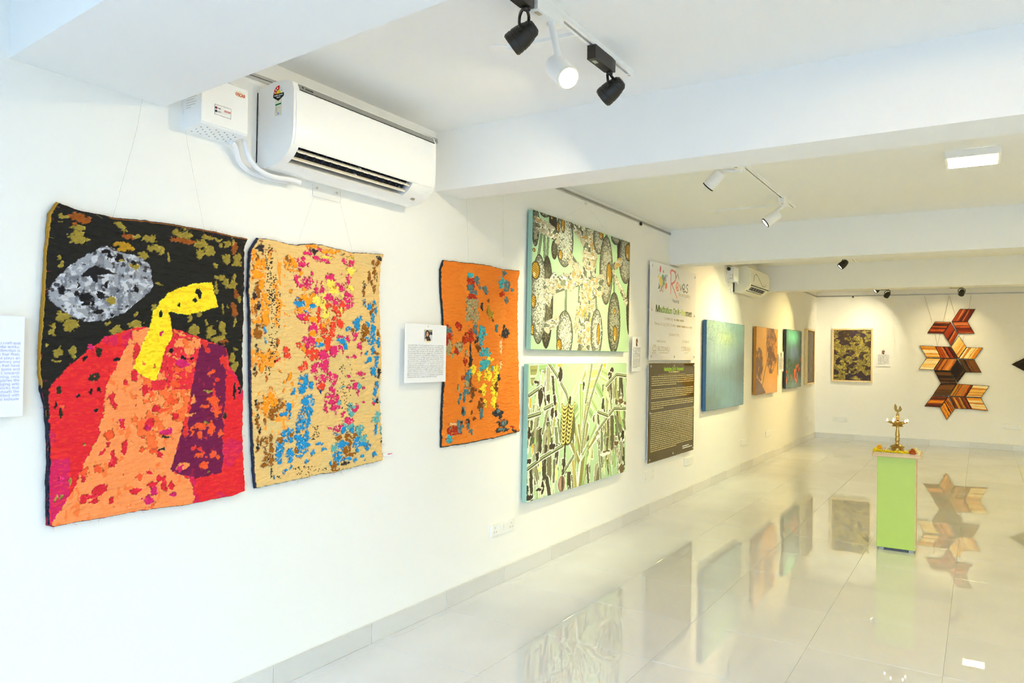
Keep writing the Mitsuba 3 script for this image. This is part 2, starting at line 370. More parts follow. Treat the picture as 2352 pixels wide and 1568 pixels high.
spot(True, (1.325, 2.015), (1.262, 2.165, 2.625), aim((1.262, 2.165, 2.625), (0, 1.75, 1.65)), 'black track spotlight cut off by the top edge of the photo', 8, warm=[0.14, 0.12, 0.085], cut=58, lens=4)
spot(False, (1.325, 2.225), (1.385, 2.228, 2.497), (0.67, -0.41, -0.62), 'white track spotlight glowing straight at the camera', 8, warm=[1, 0.92, 0.75], cut=36, lens=60)
spot(True, (1.325, 2.67), (1.315, 2.79, 2.622), aim((1.315, 2.79, 2.622), (0, 2.75, 1.75)), 'black track spotlight at the far end of the nearest track', 8, warm=[0.215, 0.19, 0.135], cut=60, lens=1.0)
spot(False, (1.335, 4.62), (1.182, 4.62, 2.647), aim((1.182, 4.62, 2.647), (0, 4.72, 1.5)), 'white cylinder spotlight half hidden by the broad beam', 8, warm=[1.35, 1.3, 0.85], cut=36, lens=1.5)
spot(False, (1.335, 5.87), (1.255, 5.84, 2.592), aim((1.255, 5.84, 2.592), (0.0, 5.25, 1.55)), 'white cylinder spotlight with a lit lens hanging near the end of the second track', 8, warm=[1.3, 1.15, 0.6], cut=34, lens=5)
spot(True, (1.29, 9.10), (1.275, 9.20, 2.610), aim((1.275, 9.2, 2.61), (0, 8.6, 1.4)), 'black spotlight seen below the third beam', 8, warm=[1.6, 1.6, 0.9], cut=40, lens=4)
spot(True, (1.29, 8.70), (1.15, 8.75, 2.690), aim((1.15, 8.75, 2.690), (0, 8.0, 1.75)), 'black spotlight of which only the tip shows under the third beam', 8, warm=[1.3, 0.9, 0.4], cut=34, lens=2)
spot(True, (1.27, 12.55), (1.27, 12.6, 2.600), aim((1.27, 12.6, 2.60), (0.05, 11.8, 1.4)), 'black spotlight half hidden behind the farthest beam', 8, warm=[2.4, 1.8, 0.7], cut=40, lens=2)
spot(True, (1.24, 13.70), (1.300, 13.72, 2.600), aim((1.30, 13.72, 2.600), (0.55, 14.62, 1.75)), 'black spotlight turned to the framed gold and black print', 8, warm=[1.0, 0.88, 0.58], cut=46, adir=(1, 0.03, 0))
spot(True, (2.31, 13.72), (2.385, 13.74, 2.605), aim((2.385, 13.74, 2.605), (2.1, 14.65, 1.65)), 'black spotlight above the wooden star artwork', 8, warm=[0.4, 0.32, 0.17], cut=46, adir=(1, 0.03, 0))

# ---------------------------------------------------------------- picture rails with hooks
def rail(p, q, label, hooks=(), n=None, off=0.0):
    """aluminium rail from p to q (points on a wall), n = out of the wall"""
    t = thing('picture_rail', label, 'picture rail')
    p, q, n = np.array(p, float), np.array(q, float), np.array(n if n is not None else (1, 0, 0), float)
    up = np.array([0, 0, 1.0])
    def bar(a0, a1, z0, z1): return hexa([c + n * a + up * z for c in (p, q) for a in (a0, a1) for z in (z0, z1)])
    part(t, 'profile', cat(bar(0, 0.004, -0.013, 0.012), bar(0, 0.013, 0.008, 0.012), bar(0.010, 0.013, 0.0, 0.008)), 'aluminium')
    part(t, 'lower_lip', cat(bar(0, 0.013, -0.013, -0.009), bar(0.010, 0.013, -0.009, -0.004)), 'steel')
    part(t, 'slot', bar(0.004, 0.007, -0.009, 0.008), 'grey_strip', label='dark slot')
    return t
def hook(p, label, n=(1, 0, 0), black=False, group=None):
    t = thing('rail_hook', label, 'hook', group)
    p, n = np.array(p, float), np.array(n, float); s = np.cross(n, [0, 0, 1.0])
    if black:
        scene[t] = mikit.ply(hexa([p + n * a + s * b + [0, 0, z] for a in (0.008, 0.022) for b in (-0.012, 0.012) for z in (-0.028, 0.0)]), 'black_metal')
    else:
        scene[t] = mikit.ply(tube(spline([p + n * 0.012, p + n * 0.018 + [0, 0, -0.012], p + n * 0.014 + s * 0.004 + [0, 0, -0.034], p + n * 0.024 + s * 0.006 + [0, 0, -0.040], p + n * 0.028 + s * 0.004 + [0, 0, -0.026]], 16), 0.0028, 8), 'steel', smooth=40)
    return t
def string(pts, label, bsdf='thread_pale', r=0.0005, group=None):
    t = thing('hanging_thread' if bsdf != 'jute' else 'jute_string', label, 'string', group)
    scene[t] = mikit.ply(tube(pts, r, 5), bsdf)
    return t
rail((0, 1.62, 2.652), (0, 3.232, 2.700), 'aluminium picture rail above the larger air conditioner')
rail((0, 3.50, 2.722), (0, 6.92, 2.716), 'aluminium picture rail above the two green paintings')
rail((0, 7.20, 2.66), (0, 10.25, 2.596), 'aluminium picture rail above the small air conditioner')
rail((0, 10.52, 2.665), (0, 14.60, 2.668), 'aluminium picture rail in the far left corner')
BN = np.array([math.sin(BROT), -math.cos(BROT), 0])
rail((0.016, backy(0.016), 2.668), (4.4, backy(4.4), 2.645), 'long aluminium picture rail on the end wall', n=BN)
def bp(x, z, out=0.0): return np.array([x, backy(x), z]) + BN * out
hook((0, 5.06, 2.712), 'steel rail hook holding the threads of the upper green painting')
hook((0, 6.16, 2.712), 'black rail clip on the rail above the white sign', black=True)
hook(bp(0.64, 2.66), 'black rail clip above the framed gold and black print', n=BN, black=True)
hook(bp(1.80, 2.655), 'leftmost hook of the wooden star artwork', n=BN)
hook(bp(2.18, 2.652), 'middle hook of the wooden star artwork, two strings on it', n=BN)
hook(bp(2.505, 2.65), 'rightmost hook of the wooden star artwork', n=BN)

# ---------------------------------------------------------------- air conditioners and stabiliser boxes
def ac_unit():
    t = thing('air_conditioner', 'large white wall air conditioner with open louvers under the ceiling', 'air conditioner')
    y0, y1 = 2.03, 2.955
    prof = [(0.0, 2.285), (0.0, 2.612), (0.10, 2.628), (0.165, 2.627), (0.200, 2.622), (0.2175, 2.611), (0.2285, 2.585), (0.2305, 2.52), (0.230, 2.42), (0.226, 2.375), (0.214, 2.340), (0.190, 2.312), (0.150, 2.288), (0.110, 2.274), (0.05, 2.270)]
    body = m3.CrossSection([np.array(prof)[::-1]]).extrude(y1 - y0)
    body = body.transform(np.array([[1, 0, 0, 0], [0, 0, 1, y0], [0, 1, 0, 0]], float))
    # air outlet: slot cut into the lower front curve
    a, b = np.array([0.219, 2.350]), np.array([0.146, 2.286])
    nrm = np.array([0.66, -0.75])
    sy0, sy1 = y0 + 0.040, y1 - 0.165
    def slotpts(e0, e1, h0, h1, ya, yb):
        return [np.array([q[0], y, q[1]]) for y in (ya, yb) for q in (a + (b - a) * e0 + nrm * h0, a + (b - a) * e1 + nrm * h0, a + (b - a) * e0 + nrm * h1, a + (b - a) * e1 + nrm * h1)]
    cut = m3.Manifold.hull_points(np.array(slotpts(0.03, 0.97, 0.03, -0.085, sy0, sy1)))
    part(t, 'body', tm(body - cut), 'ac_white', smooth=22)
    part(t, 'outlet', hexa(slotpts(0.03, 0.97, -0.055, -0.084, sy0 + 0.0005, sy1 - 0.0005)), 'dark_slot', label='dark air outlet')
    for k in range(15):
        yy = sy0 + 0.025 + k * (sy1 - sy0 - 0.05) / 14
        part(t, 'guide_vane', hexa(slotpts(0.08, 0.60, -0.012, -0.055, yy, yy + 0.003)), 'dark_vane')
    for e, h in ((0.34, -0.010), (0.74, -0.010)):
        c = a + (b - a) * e + nrm * h; dd = np.array([0.9, -0.25]); dd /= np.linalg.norm(dd)
        nn = np.array([dd[1], -dd[0]]); w = 0.034 if e < 0.5 else 0.032
        P = [c - dd * w * 0.5 + nn * 0.001, c + nn * -0.0075, c + dd * w * 0.5 + nn * 0.001, c + dd * w * 0.5 - nn * 0.0035, c - nn * 0.0125, c - dd * w * 0.5 - nn * 0.0035]
        lo = extr([tuple(q) for q in P], 'y', sy0 + 0.004, sy1 - 0.004)
        part(t, 'louver', lo, 'louver_cream', smooth=40, label='cream louver blade')
        for yy in ((sy0 + sy1) / 2 + 0.02, sy1 - 0.022):
            part(t, 'louver_bracket', hexa([np.array([q[0], y, q[1]]) for y in (yy, yy + 0.006) for q in (c - dd * 0.010, c + dd * 0.012, c - dd * 0.010 + np.array([0, 0.020]), c + dd * 0.008 + np.array([0, 0.016]))]), 'ac_white')
    # front panel, a little proud, with a dark grey strip along its top
    part(t, 'front_panel', extr([(0.2305, 2.580), (0.2335, 2.53), (0.234, 2.47), (0.234, 2.42), (0.230, 2.377), (0.222, 2.352), (0.2195, 2.354), (0.226, 2.380), (0.2285, 2.42), (0.229, 2.52), (0.227, 2.580)], 'y', y0 + 0.012, y1 - 0.004), 'ac_white', smooth=30)
    def strip(px, s0, s1, yA, yB): return [(px, s0), (px, s1), yA, yB]
    q0, q1 = np.array([0.2180, 2.6095]), np.array([0.2288, 2.5845])
    sn = np.array([0.918, 0.396])
    st = [np.array([q[0], y, q[1]]) for y in (y0 + 0.03, y1 - 0.012) for q in (q0 + sn * -0.002, q1 + sn * -0.002, q0 + sn * 0.0022, q1 + sn * 0.0022)]
    part(t, 'top_strip', hexa(st), 'grey_strip', label='grey strip with the maker lettering')
    st = [np.array([q[0], y, q[1]]) for y in (y0 + 0.03, y1 - 0.012) for q in (q1, q1 + sn * 0.0026, q1 + (q1 - q0) * 0.10, q1 + (q1 - q0) * 0.10 + sn * 0.0026)]
    part(t, 'strip_edge', hexa(st), 'black_glossy', label='black edge line')
    m = meshkit.text_mesh('DAIKIN', 0.0085, 0.0006, True); v = m.vertices
    up = (q0 - q1) / np.linalg.norm(q0 - q1)
    o = q1 + up * 0.008 + sn * 0.0024
    part(t, 'lettering', trimesh.Trimesh(np.c_[o[0] + v[:, 1] * up[0] + v[:, 2] * sn[0], y0 + 0.062 + v[:, 0], o[1] + v[:, 1] * up[1] + v[:, 2] * sn[1]], m.faces, process=False), 'ink_black')
    tri = [(0.003, 0.010), (0.013, 0.010), (0.007, 0.0), (0.0055, 0.004)]
    m = trimesh.creation.extrude_polygon(sg.Polygon(tri), 0.0006, engine='earcut'); v = m.vertices
    part(t, 'emblem', trimesh.Trimesh(np.c_[o[0] + v[:, 1] * up[0] + v[:, 2] * sn[0], y0 + 0.042 + v[:, 0], o[1] + v[:, 1] * up[1] + v[:, 2] * sn[1]], m.faces, process=False), 'ink_black')
    # energy label on the left end: star dial above a cream card
    KS = 0.60; cx, cz = 0.135, 2.575
    def onside(poly, d=0.0005): return extr([(cx + (a - cx) * KS, cz + (b - cz) * KS) for a, b in poly], 'y', y0 - d, y0 + 0.0004)
    def arc(r, a0, a1, n=24): return [(cx + r * 0.9 * math.cos(math.radians(a0 + (a1 - a0) * k / n)), cz + r * math.sin(math.radians(a0 + (a1 - a0) * k / n))) for k in range(n + 1)]
    lab = part(t, 'energy_label', onside([(cx - 0.036, cz - 0.155), (cx + 0.036, cz - 0.155), (cx + 0.036, cz - 0.01), (cx - 0.036, cz - 0.01)], 0.0005), mat_cream, label='cream energy rating card')
    part(t, 'rating_dial', onside(arc(0.058, 0, 180), 0.0007), 'ink_white', label='half round star rating dial')
    part(t, 'dial_sector', onside(arc(0.056, 75, 180) + arc(0.026, 180, 75), 0.0009), 'ink_red', label='red sector of the dial')
    part(t, 'dial_centre', onside(arc(0.026, 0, 180), 0.0009), mat_yellow, label='yellow dial centre')
    part(t, 'dial_base', onside([(cx - 0.055, cz), (cx + 0.055, cz), (cx + 0.055, cz - 0.022), (cx, cz - 0.052), (cx - 0.055, cz - 0.022)], 0.0009), 'ink_black', label='black banner of the dial')
    for ang in (165, 135, 105, 60, 25):
        c = np.array([cx + 0.041 * 0.9 * math.cos(math.radians(ang)), cz + 0.041 * math.sin(math.radians(ang))])
        P = [tuple(c + (0.010 if k % 2 == 0 else 0.004) * np.array([math.sin(k * math.pi / 5), math.cos(k * math.pi / 5)])) for k in range(10)]
        part(t, 'star', onside(P, 0.0011), 'ink_white' if ang > 80 else 'thread_grey')
    def sidetext(s, h, x, z, b, w=None, bold=False):
        m = meshkit.text_mesh(s, h, 0.0004, bold); v = m.vertices.copy()
        if w: v[:, 0] *= w / v[:, 0].max()
        return trimesh.Trimesh(np.c_[cx + (x + v[:, 0] - cx) * KS, y0 - 0.0009 - v[:, 2], cz + (z + v[:, 1] - cz) * KS], m.faces, process=False), b
    for tx, h, x, z, ink, w in (('POWER SAVINGS', 0.008, cx - 0.044, cz - 0.016, 'ink_white', 0.088), ('GUIDE', 0.008, cx - 0.020, cz - 0.030, 'ink_white', 0.04)):
        m, bb = sidetext(tx, h, x, z, ink, w, True); part(t, 'lettering', m, bb)
    part(t, 'label_band', onside([(cx - 0.030, cz - 0.082), (cx + 0.030, cz - 0.078), (cx + 0.030, cz - 0.068), (cx - 0.030, cz - 0.072)], 0.0008), 'ink_green', label='green band')
    part(t, 'label_mark', onside([(cx - 0.007, cz - 0.148), (cx + 0.007, cz - 0.148), (cx + 0.007, cz - 0.132), (cx - 0.007, cz - 0.132)], 0.0008), 'ink_blue', label='small blue mark')
    for k in range(6): part(t, 'label_line', onside([(cx - 0.028, cz - 0.093 - k * 0.007), (cx - 0.028 + (0.018 if k else 0.022), cz - 0.093 - k * 0.007), (cx - 0.028 + 0.018, cz - 0.0915 - k * 0.007), (cx - 0.028, cz - 0.0915 - k * 0.007)], 0.0007), 'ink_grey')
    part(t, 'label_line', onside([(cx, cz - 0.10), (cx + 0.026, cz - 0.10), (cx + 0.026, cz - 0.0985), (cx, cz - 0.0985)], 0.0007), 'ink_grey')
    # control panel at the right of the outlet
    def onlow(e0, e1, ya, yb, h=0.0012): return hexa(slotpts(e0, e1, -0.004, 0.0045 + h, ya, yb))
    part(t, 'display_window', onlow(0.25, 0.45, y1 - 0.075, y1 - 0.045), 'aluminium', label='grey receiver window')
    part(t, 'status_window', onlow(0.86, 1.0, y1 - 0.100, y1 - 0.075), 'aluminium')
    for yy in (y1 - 0.088, y1 - 0.080): part(t, 'indicator', onlow(0.42, 0.50, yy, yy + 0.003), 'ink_black')
    part(t, 'wall_bracket', cat(box((0.0, y0 - 0.003, 2.30), (0.005, y0 + 0.001, 2.60))), 'dark_vane', label='dark mounting edge at the wall')
    return t
mat_cream = diffuse('label_cream', srgb(222, 220, 196))
mat_yellow = diffuse('label_yellow', srgb(228, 200, 60))
ac_unit()

def stabiliser():
    t = thing('stabiliser_box', 'white voltage stabiliser box with red lettering, left of the large air conditioner', 'stabiliser box')
    y0, y1, z0, z1 = 1.682, 1.888, 2.345, 2.545
    P = [(0.0, z0 - 0.002), (0.0, z1), (0.122, z1), (0.126, z1 - 0.004), (0.126, z0 + 0.022), (0.120, z0 + 0.014)]
    part(t, 'case', extr(P, 'y', y0, y1), 'box_white', smooth=20)
    part(t, 'cover', rbox((0.120, y0 + 0.001, z0 + 0.020), (0.1275, y1 - 0.001, z1 - 0.002), 0.0015), 'box_white', label='smooth front cover')
    x = 0.1276
    part(t, 'oval_label', extr(sg.Point(0, 0).buffer(1, 24), 'x', 0, 0.0006).apply_transform(np.array([[1, 0, 0, x], [0, 0.026, 0, y1 - 0.038], [0, 0, 0.012, z1 - 0.030], [0, 0, 0, 1]], float)), mat_cream)
    part(t, 'lettering', wall_text('OSCAR', 0.012, y1 - 0.038, z1 - 0.038, x + 0.0007, bold=True, width=0.042, align='c'), 'ink_red')
    yb0, yb1, zb0, zb1 = y0 + 0.055, y0 + 0.128, z0 + 0.060, z0 + 0.100
    lb = part(t, 'indicator_label', box((x, yb0, zb0), (x + 0.0008, yb1, zb1)), 'ink_white')
    part(t, 'label_border', cat(*[box((x, a, c), (x + 0.0011, b, d)) for a, b, c, d in ((yb0, yb1, zb1 - 0.001, zb1), (yb0, yb1, zb0, zb0 + 0.001), (yb0, yb0 + 0.001, zb0, zb1), (yb1 - 0.001, yb1, zb0, zb1))]), 'ink_black')
    part(t, 'lettering', wall_text('OSCAR', 0.007, yb1 - 0.017, zb0 + 0.020, x + 0.0009, bold=True, width=0.028, align='c'), 'ink_red')
    for k, (zz, b) in enumerate(((zb1 - 0.013, 'lamp_red'), (zb0 + 0.014, 'lamp_dark'))):
        part(t, 'indicator', lathe([(0.0045, 0), (0.0045, 0.002), (0.002, 0.004), (0, 0.0043)], (x + 0.0008, yb0 + 0.006, zz), (1, 0, 0), 16), b, smooth=40, label='round indicator lamp')
        part(t, 'lettering', wall_text('MAINS' if k == 0 else 'OUTPUT', 0.004, yb0 + 0.014, zz - 0.002, x + 0.0009, width=0.012 if k == 0 else 0.015), 'ink_black')
    for k in range(9):
        for j in range(3):
            part(t, 'vent_hole', box((0.022 + j * 0.03 + (k % 2) * 0.012, y0 + 0.025 + k * 0.019, z0 - 0.0026 + (0.022 + j * 0.03 + (k % 2) * 0.012) / 0.12 * 0.016), (0.028 + j * 0.03 + (k % 2) * 0.012, y0 + 0.030 + k * 0.019, z0 + 0.004 + (0.022 + j * 0.03) / 0.12 * 0.016)), 'grey_strip')
    for k in range(7): part(t, 'side_print', box((0.03, y0 - 0.0004, z1 - 0.06 - k * 0.010), (0.03 + (0.07, 0.062, 0.066, 0.05, 0.064, 0.058, 0.03)[k], y0 + 0.0002, z1 - 0.0575 - k * 0.010)), 'thread_grey')
plastic('lamp_red', srgb(120, 20, 40), 0.25); plastic('lamp_dark', srgb(40, 30, 60), 0.25)
stabiliser()
def pipe(pts, r, label):
    t = thing('conduit_pipe', label, 'pipe'); scene[t] = mikit.ply(tube(spline(pts, 40), r, 14), 'conduit_white', smooth=50)
pipe([(0.045, 1.872, 2.338), (0.034, 1.905, 2.318), (0.024, 1.925, 2.285), (0.018, 1.965, 2.258), (0.016, 2.03, 2.246), (0.016, 2.12, 2.246), (0.016, 2.18, 2.250)], 0.0115, 'white flexible conduit curving from the stabiliser box under the air conditioner')
pipe([(0.03, 1.905, 2.575), (0.03, 1.910, 2.52), (0.03, 1.925, 2.44), (0.04, 1.94, 2.36), (0.052, 1.965, 2.285), (0.056, 2.02, 2.250), (0.056, 2.10, 2.244), (0.056, 2.22, 2.248)], 0.0105, 'white flexible conduit coming down between the stabiliser box and the air conditioner')
pipe([(0.030, 1.62, 2.70), (0.030, 1.72, 2.655), (0.030, 1.81, 2.615), (0.030, 1.885, 2.584)], 0.012, 'white conduit slanting above the stabiliser box')

def small_ac():
    t = thing('air_conditioner', 'small cream air conditioner beside the farthest beam', 'air conditioner')
    y0, y1 = 9.14, 10.09
    prof = [(0.016, 2.315), (0.016, 2.625), (0.13, 2.635), (0.175, 2.630), (0.200, 2.605), (0.215, 2.55), (0.215, 2.43), (0.205, 2.395), (0.150, 2.340), (0.09, 2.312)]
    part(t, 'body', extr(prof, 'y', y0, y1), 'ac_cream', smooth=25)
    part(t, 'front_panel', extr([(0.197, 2.612), (0.219, 2.55), (0.219, 2.425), (0.214, 2.425), (0.214, 2.55), (0.194, 2.608)], 'y', y0 + 0.01, y1 - 0.01), 'ac_cream', smooth=30)
    a, b = np.array([0.207, 2.398]), np.array([0.150, 2.340]); nrm = np.array([0.71, -0.70])
    def sl(e0, e1, h0, h1, ya, yb): return hexa([np.array([q[0], y, q[1]]) for y in (ya, yb) for q in (a + (b - a) * e0 + nrm * h0, a + (b - a) * e1 + nrm * h0, a + (b - a) * e0 + nrm * h1, a + (b - a) * e1 + nrm * h1)])
    part(t, 'outlet', sl(0.22, 0.82, -0.02, 0.002, y0 + 0.12, y1 - 0.14), 'dark_slot', label='dark air outlet')
    part(t, 'slot', sl(-0.10, 0.04, -0.02, 0.003, y0 + 0.05, y1 - 0.02), 'dark_vane', label='dark slit under the front panel')
    part(t, 'slot', sl(1.0, 1.10, -0.02, 0.003, y0 + 0.05, y1 - 0.16), 'dark_vane')
    for k in range(6):
        yy = y0 + 0.15 + k * 0.12; part(t, 'guide_vane', sl(0.25, 0.80, 0.0, 0.004, yy, yy + 0.012), 'aluminium')
    part(t, 'louver', sl(0.86, 0.96, -0.003, 0.008, y0 + 0.10, y1 - 0.12), 'ac_cream')
    part(t, 'mounting_plate', box((0.0, y0 - 0.012, 2.318), (0.016, y0 + 0.004, 2.44)), 'dark_vane')
    part(t, 'stain_line', tube(spline([(0.2195, 9.27, 2.455), (0.2195, 9.32, 2.54), (0.2195, 9.42, 2.548), (0.2195, 9.55, 2.50), (0.2195, 9.68, 2.44), (0.2195, 9.80, 2.428), (0.2195, 9.88, 2.46)], 30), 0.0035, 5), mat_stain, label='thin grey printed curve')
mat_stain = diffuse('stain_grey', srgb(150, 145, 112))
small_ac()
def stab2():
    t = thing('stabiliser_box', 'small cream stabiliser box with a black plug, beside the small air conditioner', 'stabiliser box')
    part(t, 'case', rbox((0.0, 8.85, 2.425), (0.095, 9.04, 2.60), 0.004), 'box_white')
    part(t, 'plug', lathe([(0, 0.03), (0.018, 0.028), (0.022, 0.0)], (0.030, 8.852, 2.575), (0, -1, 0.1), 16), 'black_metal', smooth=30, label='black plug')
    part(t, 'side_label', cat(box((0.035, 8.8485, 2.46), (0.075, 8.8505, 2.505))), 'ink_white', label='framed label')
    part(t, 'label_frame', cat(box((0.033, 8.848, 2.504), (0.077, 8.8502, 2.508)), box((0.033, 8.848, 2.457), (0.077, 8.8502, 2.461)), box((0.074, 8.848, 2.457), (0.077, 8.8502, 2.508))), 'grey_strip')
    k = part(t, 'indicator', lathe([(0.005, 0), (0.005, 0.002), (0, 0.004)], (0.0955, 8.90, 2.478), (1, 0, 0), 12), 'lamp_red', label='glowing orange indicator')
    scene[k]['emitter'] = {'type': 'area', 'sampling_weight': 0.01, 'radiance': rgb((2.2, 0.5, 0.15))}
    t = thing('cable', 'thin white cable looping from the small stabiliser box to the small air conditioner', 'cable')
    scene[t] = mikit.ply(tube(spline([(0.05, 9.03, 2.612), (0.05, 9.08, 2.60), (0.07, 9.118, 2.55), (0.075, 9.118, 2.47), (0.09, 9.09, 2.43), (0.09, 9.0, 2.412)], 40), 0.006, 8), 'conduit_white', smooth=40)
    t = thing('cable', 'white coiled cable hanging below the small stabiliser box', 'cable')
    scene[t] = mikit.ply(tube(spline([(0.02, 8.82, 2.50), (0.02, 8.79, 2.42), (0.03, 8.83, 2.385), (0.03, 8.90, 2.37), (0.035, 8.94, 2.40), (0.03, 8.97, 2.37), (0.03, 8.93, 2.33), (0.03, 8.96, 2.29)], 50), 0.008, 8), 'conduit_white', smooth=40)
stab2()

# clear acrylic bracket screwed to the wall below the air conditioner
t = thing('acrylic_bracket', 'small clear acrylic plate screwed to the wall under the large air conditioner', 'bracket')
mat('clear_acrylic', {'type': 'thindielectric', 'int_ior': 1.49})
part(t, 'plate', extr([(2.328, 2.213), (2.500, 2.213), (2.500, 2.268), (2.328, 2.268)], 'x', 0.016, 0.0165), 'clear_acrylic')
part(t, 'edge', cat(box((0.0145, 2.327, 2.212), (0.0165, 2.3285, 2.268)), box((0.0145, 2.327, 2.212), (0.0165, 2.501, 2.2135)), box((0.0145, 2.4995, 2.212), (0.0165, 2.501, 2.268))), 'glass_edge', label='grey cut edge')
diffuse('glass_edge', (0.62, 0.64, 0.68))
for yy in (2.352, 2.476): part(t, 'screw', lathe([(0.006, 0), (0.006, 0.003), (0, 0.0045)], (0.0165, yy, 2.255), (1, 0, 0), 14), 'steel', smooth=30)
for yy in (2.352, 2.476): part(t, 'spacer', lathe([(0.004, -0.0165), (0.004, 0)], (0.0165, yy, 2.255), (1, 0, 0), 10), 'lamp_white')

# ---------------------------------------------------------------- sockets and switches
def socket_plate(y0, y1, z0, z1, label, gangs, back=False):
    """moulded wall plate; gangs: string of s = socket, t = switch, b = blank"""
    t = thing('socket_plate', label, 'wall socket')
    f = (lambda m: on_back(trimesh.Trimesh(np.c_[tm(m).vertices[:, 1], -tm(m).vertices[:, 0], tm(m).vertices[:, 2]], tm(m).faces, process=False))) if back else (lambda m: m)
    part(t, 'plate', f(rbox((0, y0, z0), (0.011, y1, z1), 0.003)), 'white_plastic')
    w = (y1 - y0 - 0.03) / len(gangs); zc, h = (z0 + z1) / 2, z1 - z0
    for k, g in enumerate(gangs):
        a = y0 + 0.015 + w * k
        if g == 'b':
            continue
        if g == 't': part(t, 'switch', f(hexa([(0.010, a + 0.002, zc - h * 0.3), (0.010, a + w - 0.002, zc - h * 0.3), (0.010, a + 0.002, zc + h * 0.3), (0.010, a + w - 0.002, zc + h * 0.3), (0.012, a + 0.002, zc - h * 0.3), (0.012, a + w - 0.002, zc - h * 0.3), (0.017, a + 0.002, zc + h * 0.3), (0.017, a + w - 0.002, zc + h * 0.3)])), 'white_plastic')
        if g == 's':
            part(t, 'socket_face', f(rbox((0.010, a + 0.001, zc - h * 0.36), (0.0125, a + w - 0.001, zc + h * 0.36), 0.001)), 'white_plastic')
            for dy, dz in ((0, 0.16), (-0.2, -0.16), (0.2, -0.16)):
                part(t, 'pin_hole', f(lathe([(0.0036, 0), (0.0036, 0.0008), (0, 0.0008)], (0.0122, a + w / 2 + dy * w, zc + dz * h), (1, 0, 0), 10)), 'grey_strip')
    return t
socket_plate(3.84, 4.118, 0.322, 0.405, 'white socket plate on the wall below the lower green painting', 'stts')
t = thing('blank_plate', 'square white blanking plate on the wall below the dark text sign', 'wall plate')
part(t, 'plate', rbox((0, 6.322, 0.320), (0.009, 6.583, 0.434), 0.003), 'white_plastic')
for yy in (6.37, 6.54):
    for zz in (0.345, 0.405): part(t, 'screw', lathe([(0.005, 0), (0.004, 0.002), (0, 0.002)], (0.009, yy, zz), (1, 0, 0), 10), 'thread_grey')
socket_plate(7.425, 7.70, 0.340, 0.426, 'white switch plate right below the lower right corner of the dark text sign', 'sttt')
socket_plate(9.565, 9.84, 0.335, 0.420, 'white wall plate between the blue painting and the skirting', 'bb')
socket_plate(10.86, 11.15, 0.333, 0.422, 'white wall plate below the golden tree painting', 'bb')
socket_plate(0.318, 0.578, 0.330, 0.417, 'socket plate low on the end wall below the framed print', 'stts', back=True)
socket_plate(2.962, 3.236, 0.370, 0.440, 'socket plate low on the end wall at the right edge of the photo', 'stts', back=True)
t = thing('wall_box', 'tiny white box on the left wall close to the far corner', 'wall plate')
scene[t] = mikit.ply(rbox((0, 13.85, 0.38), (0.03, 13.98, 0.45), 0.003), 'white_plastic')

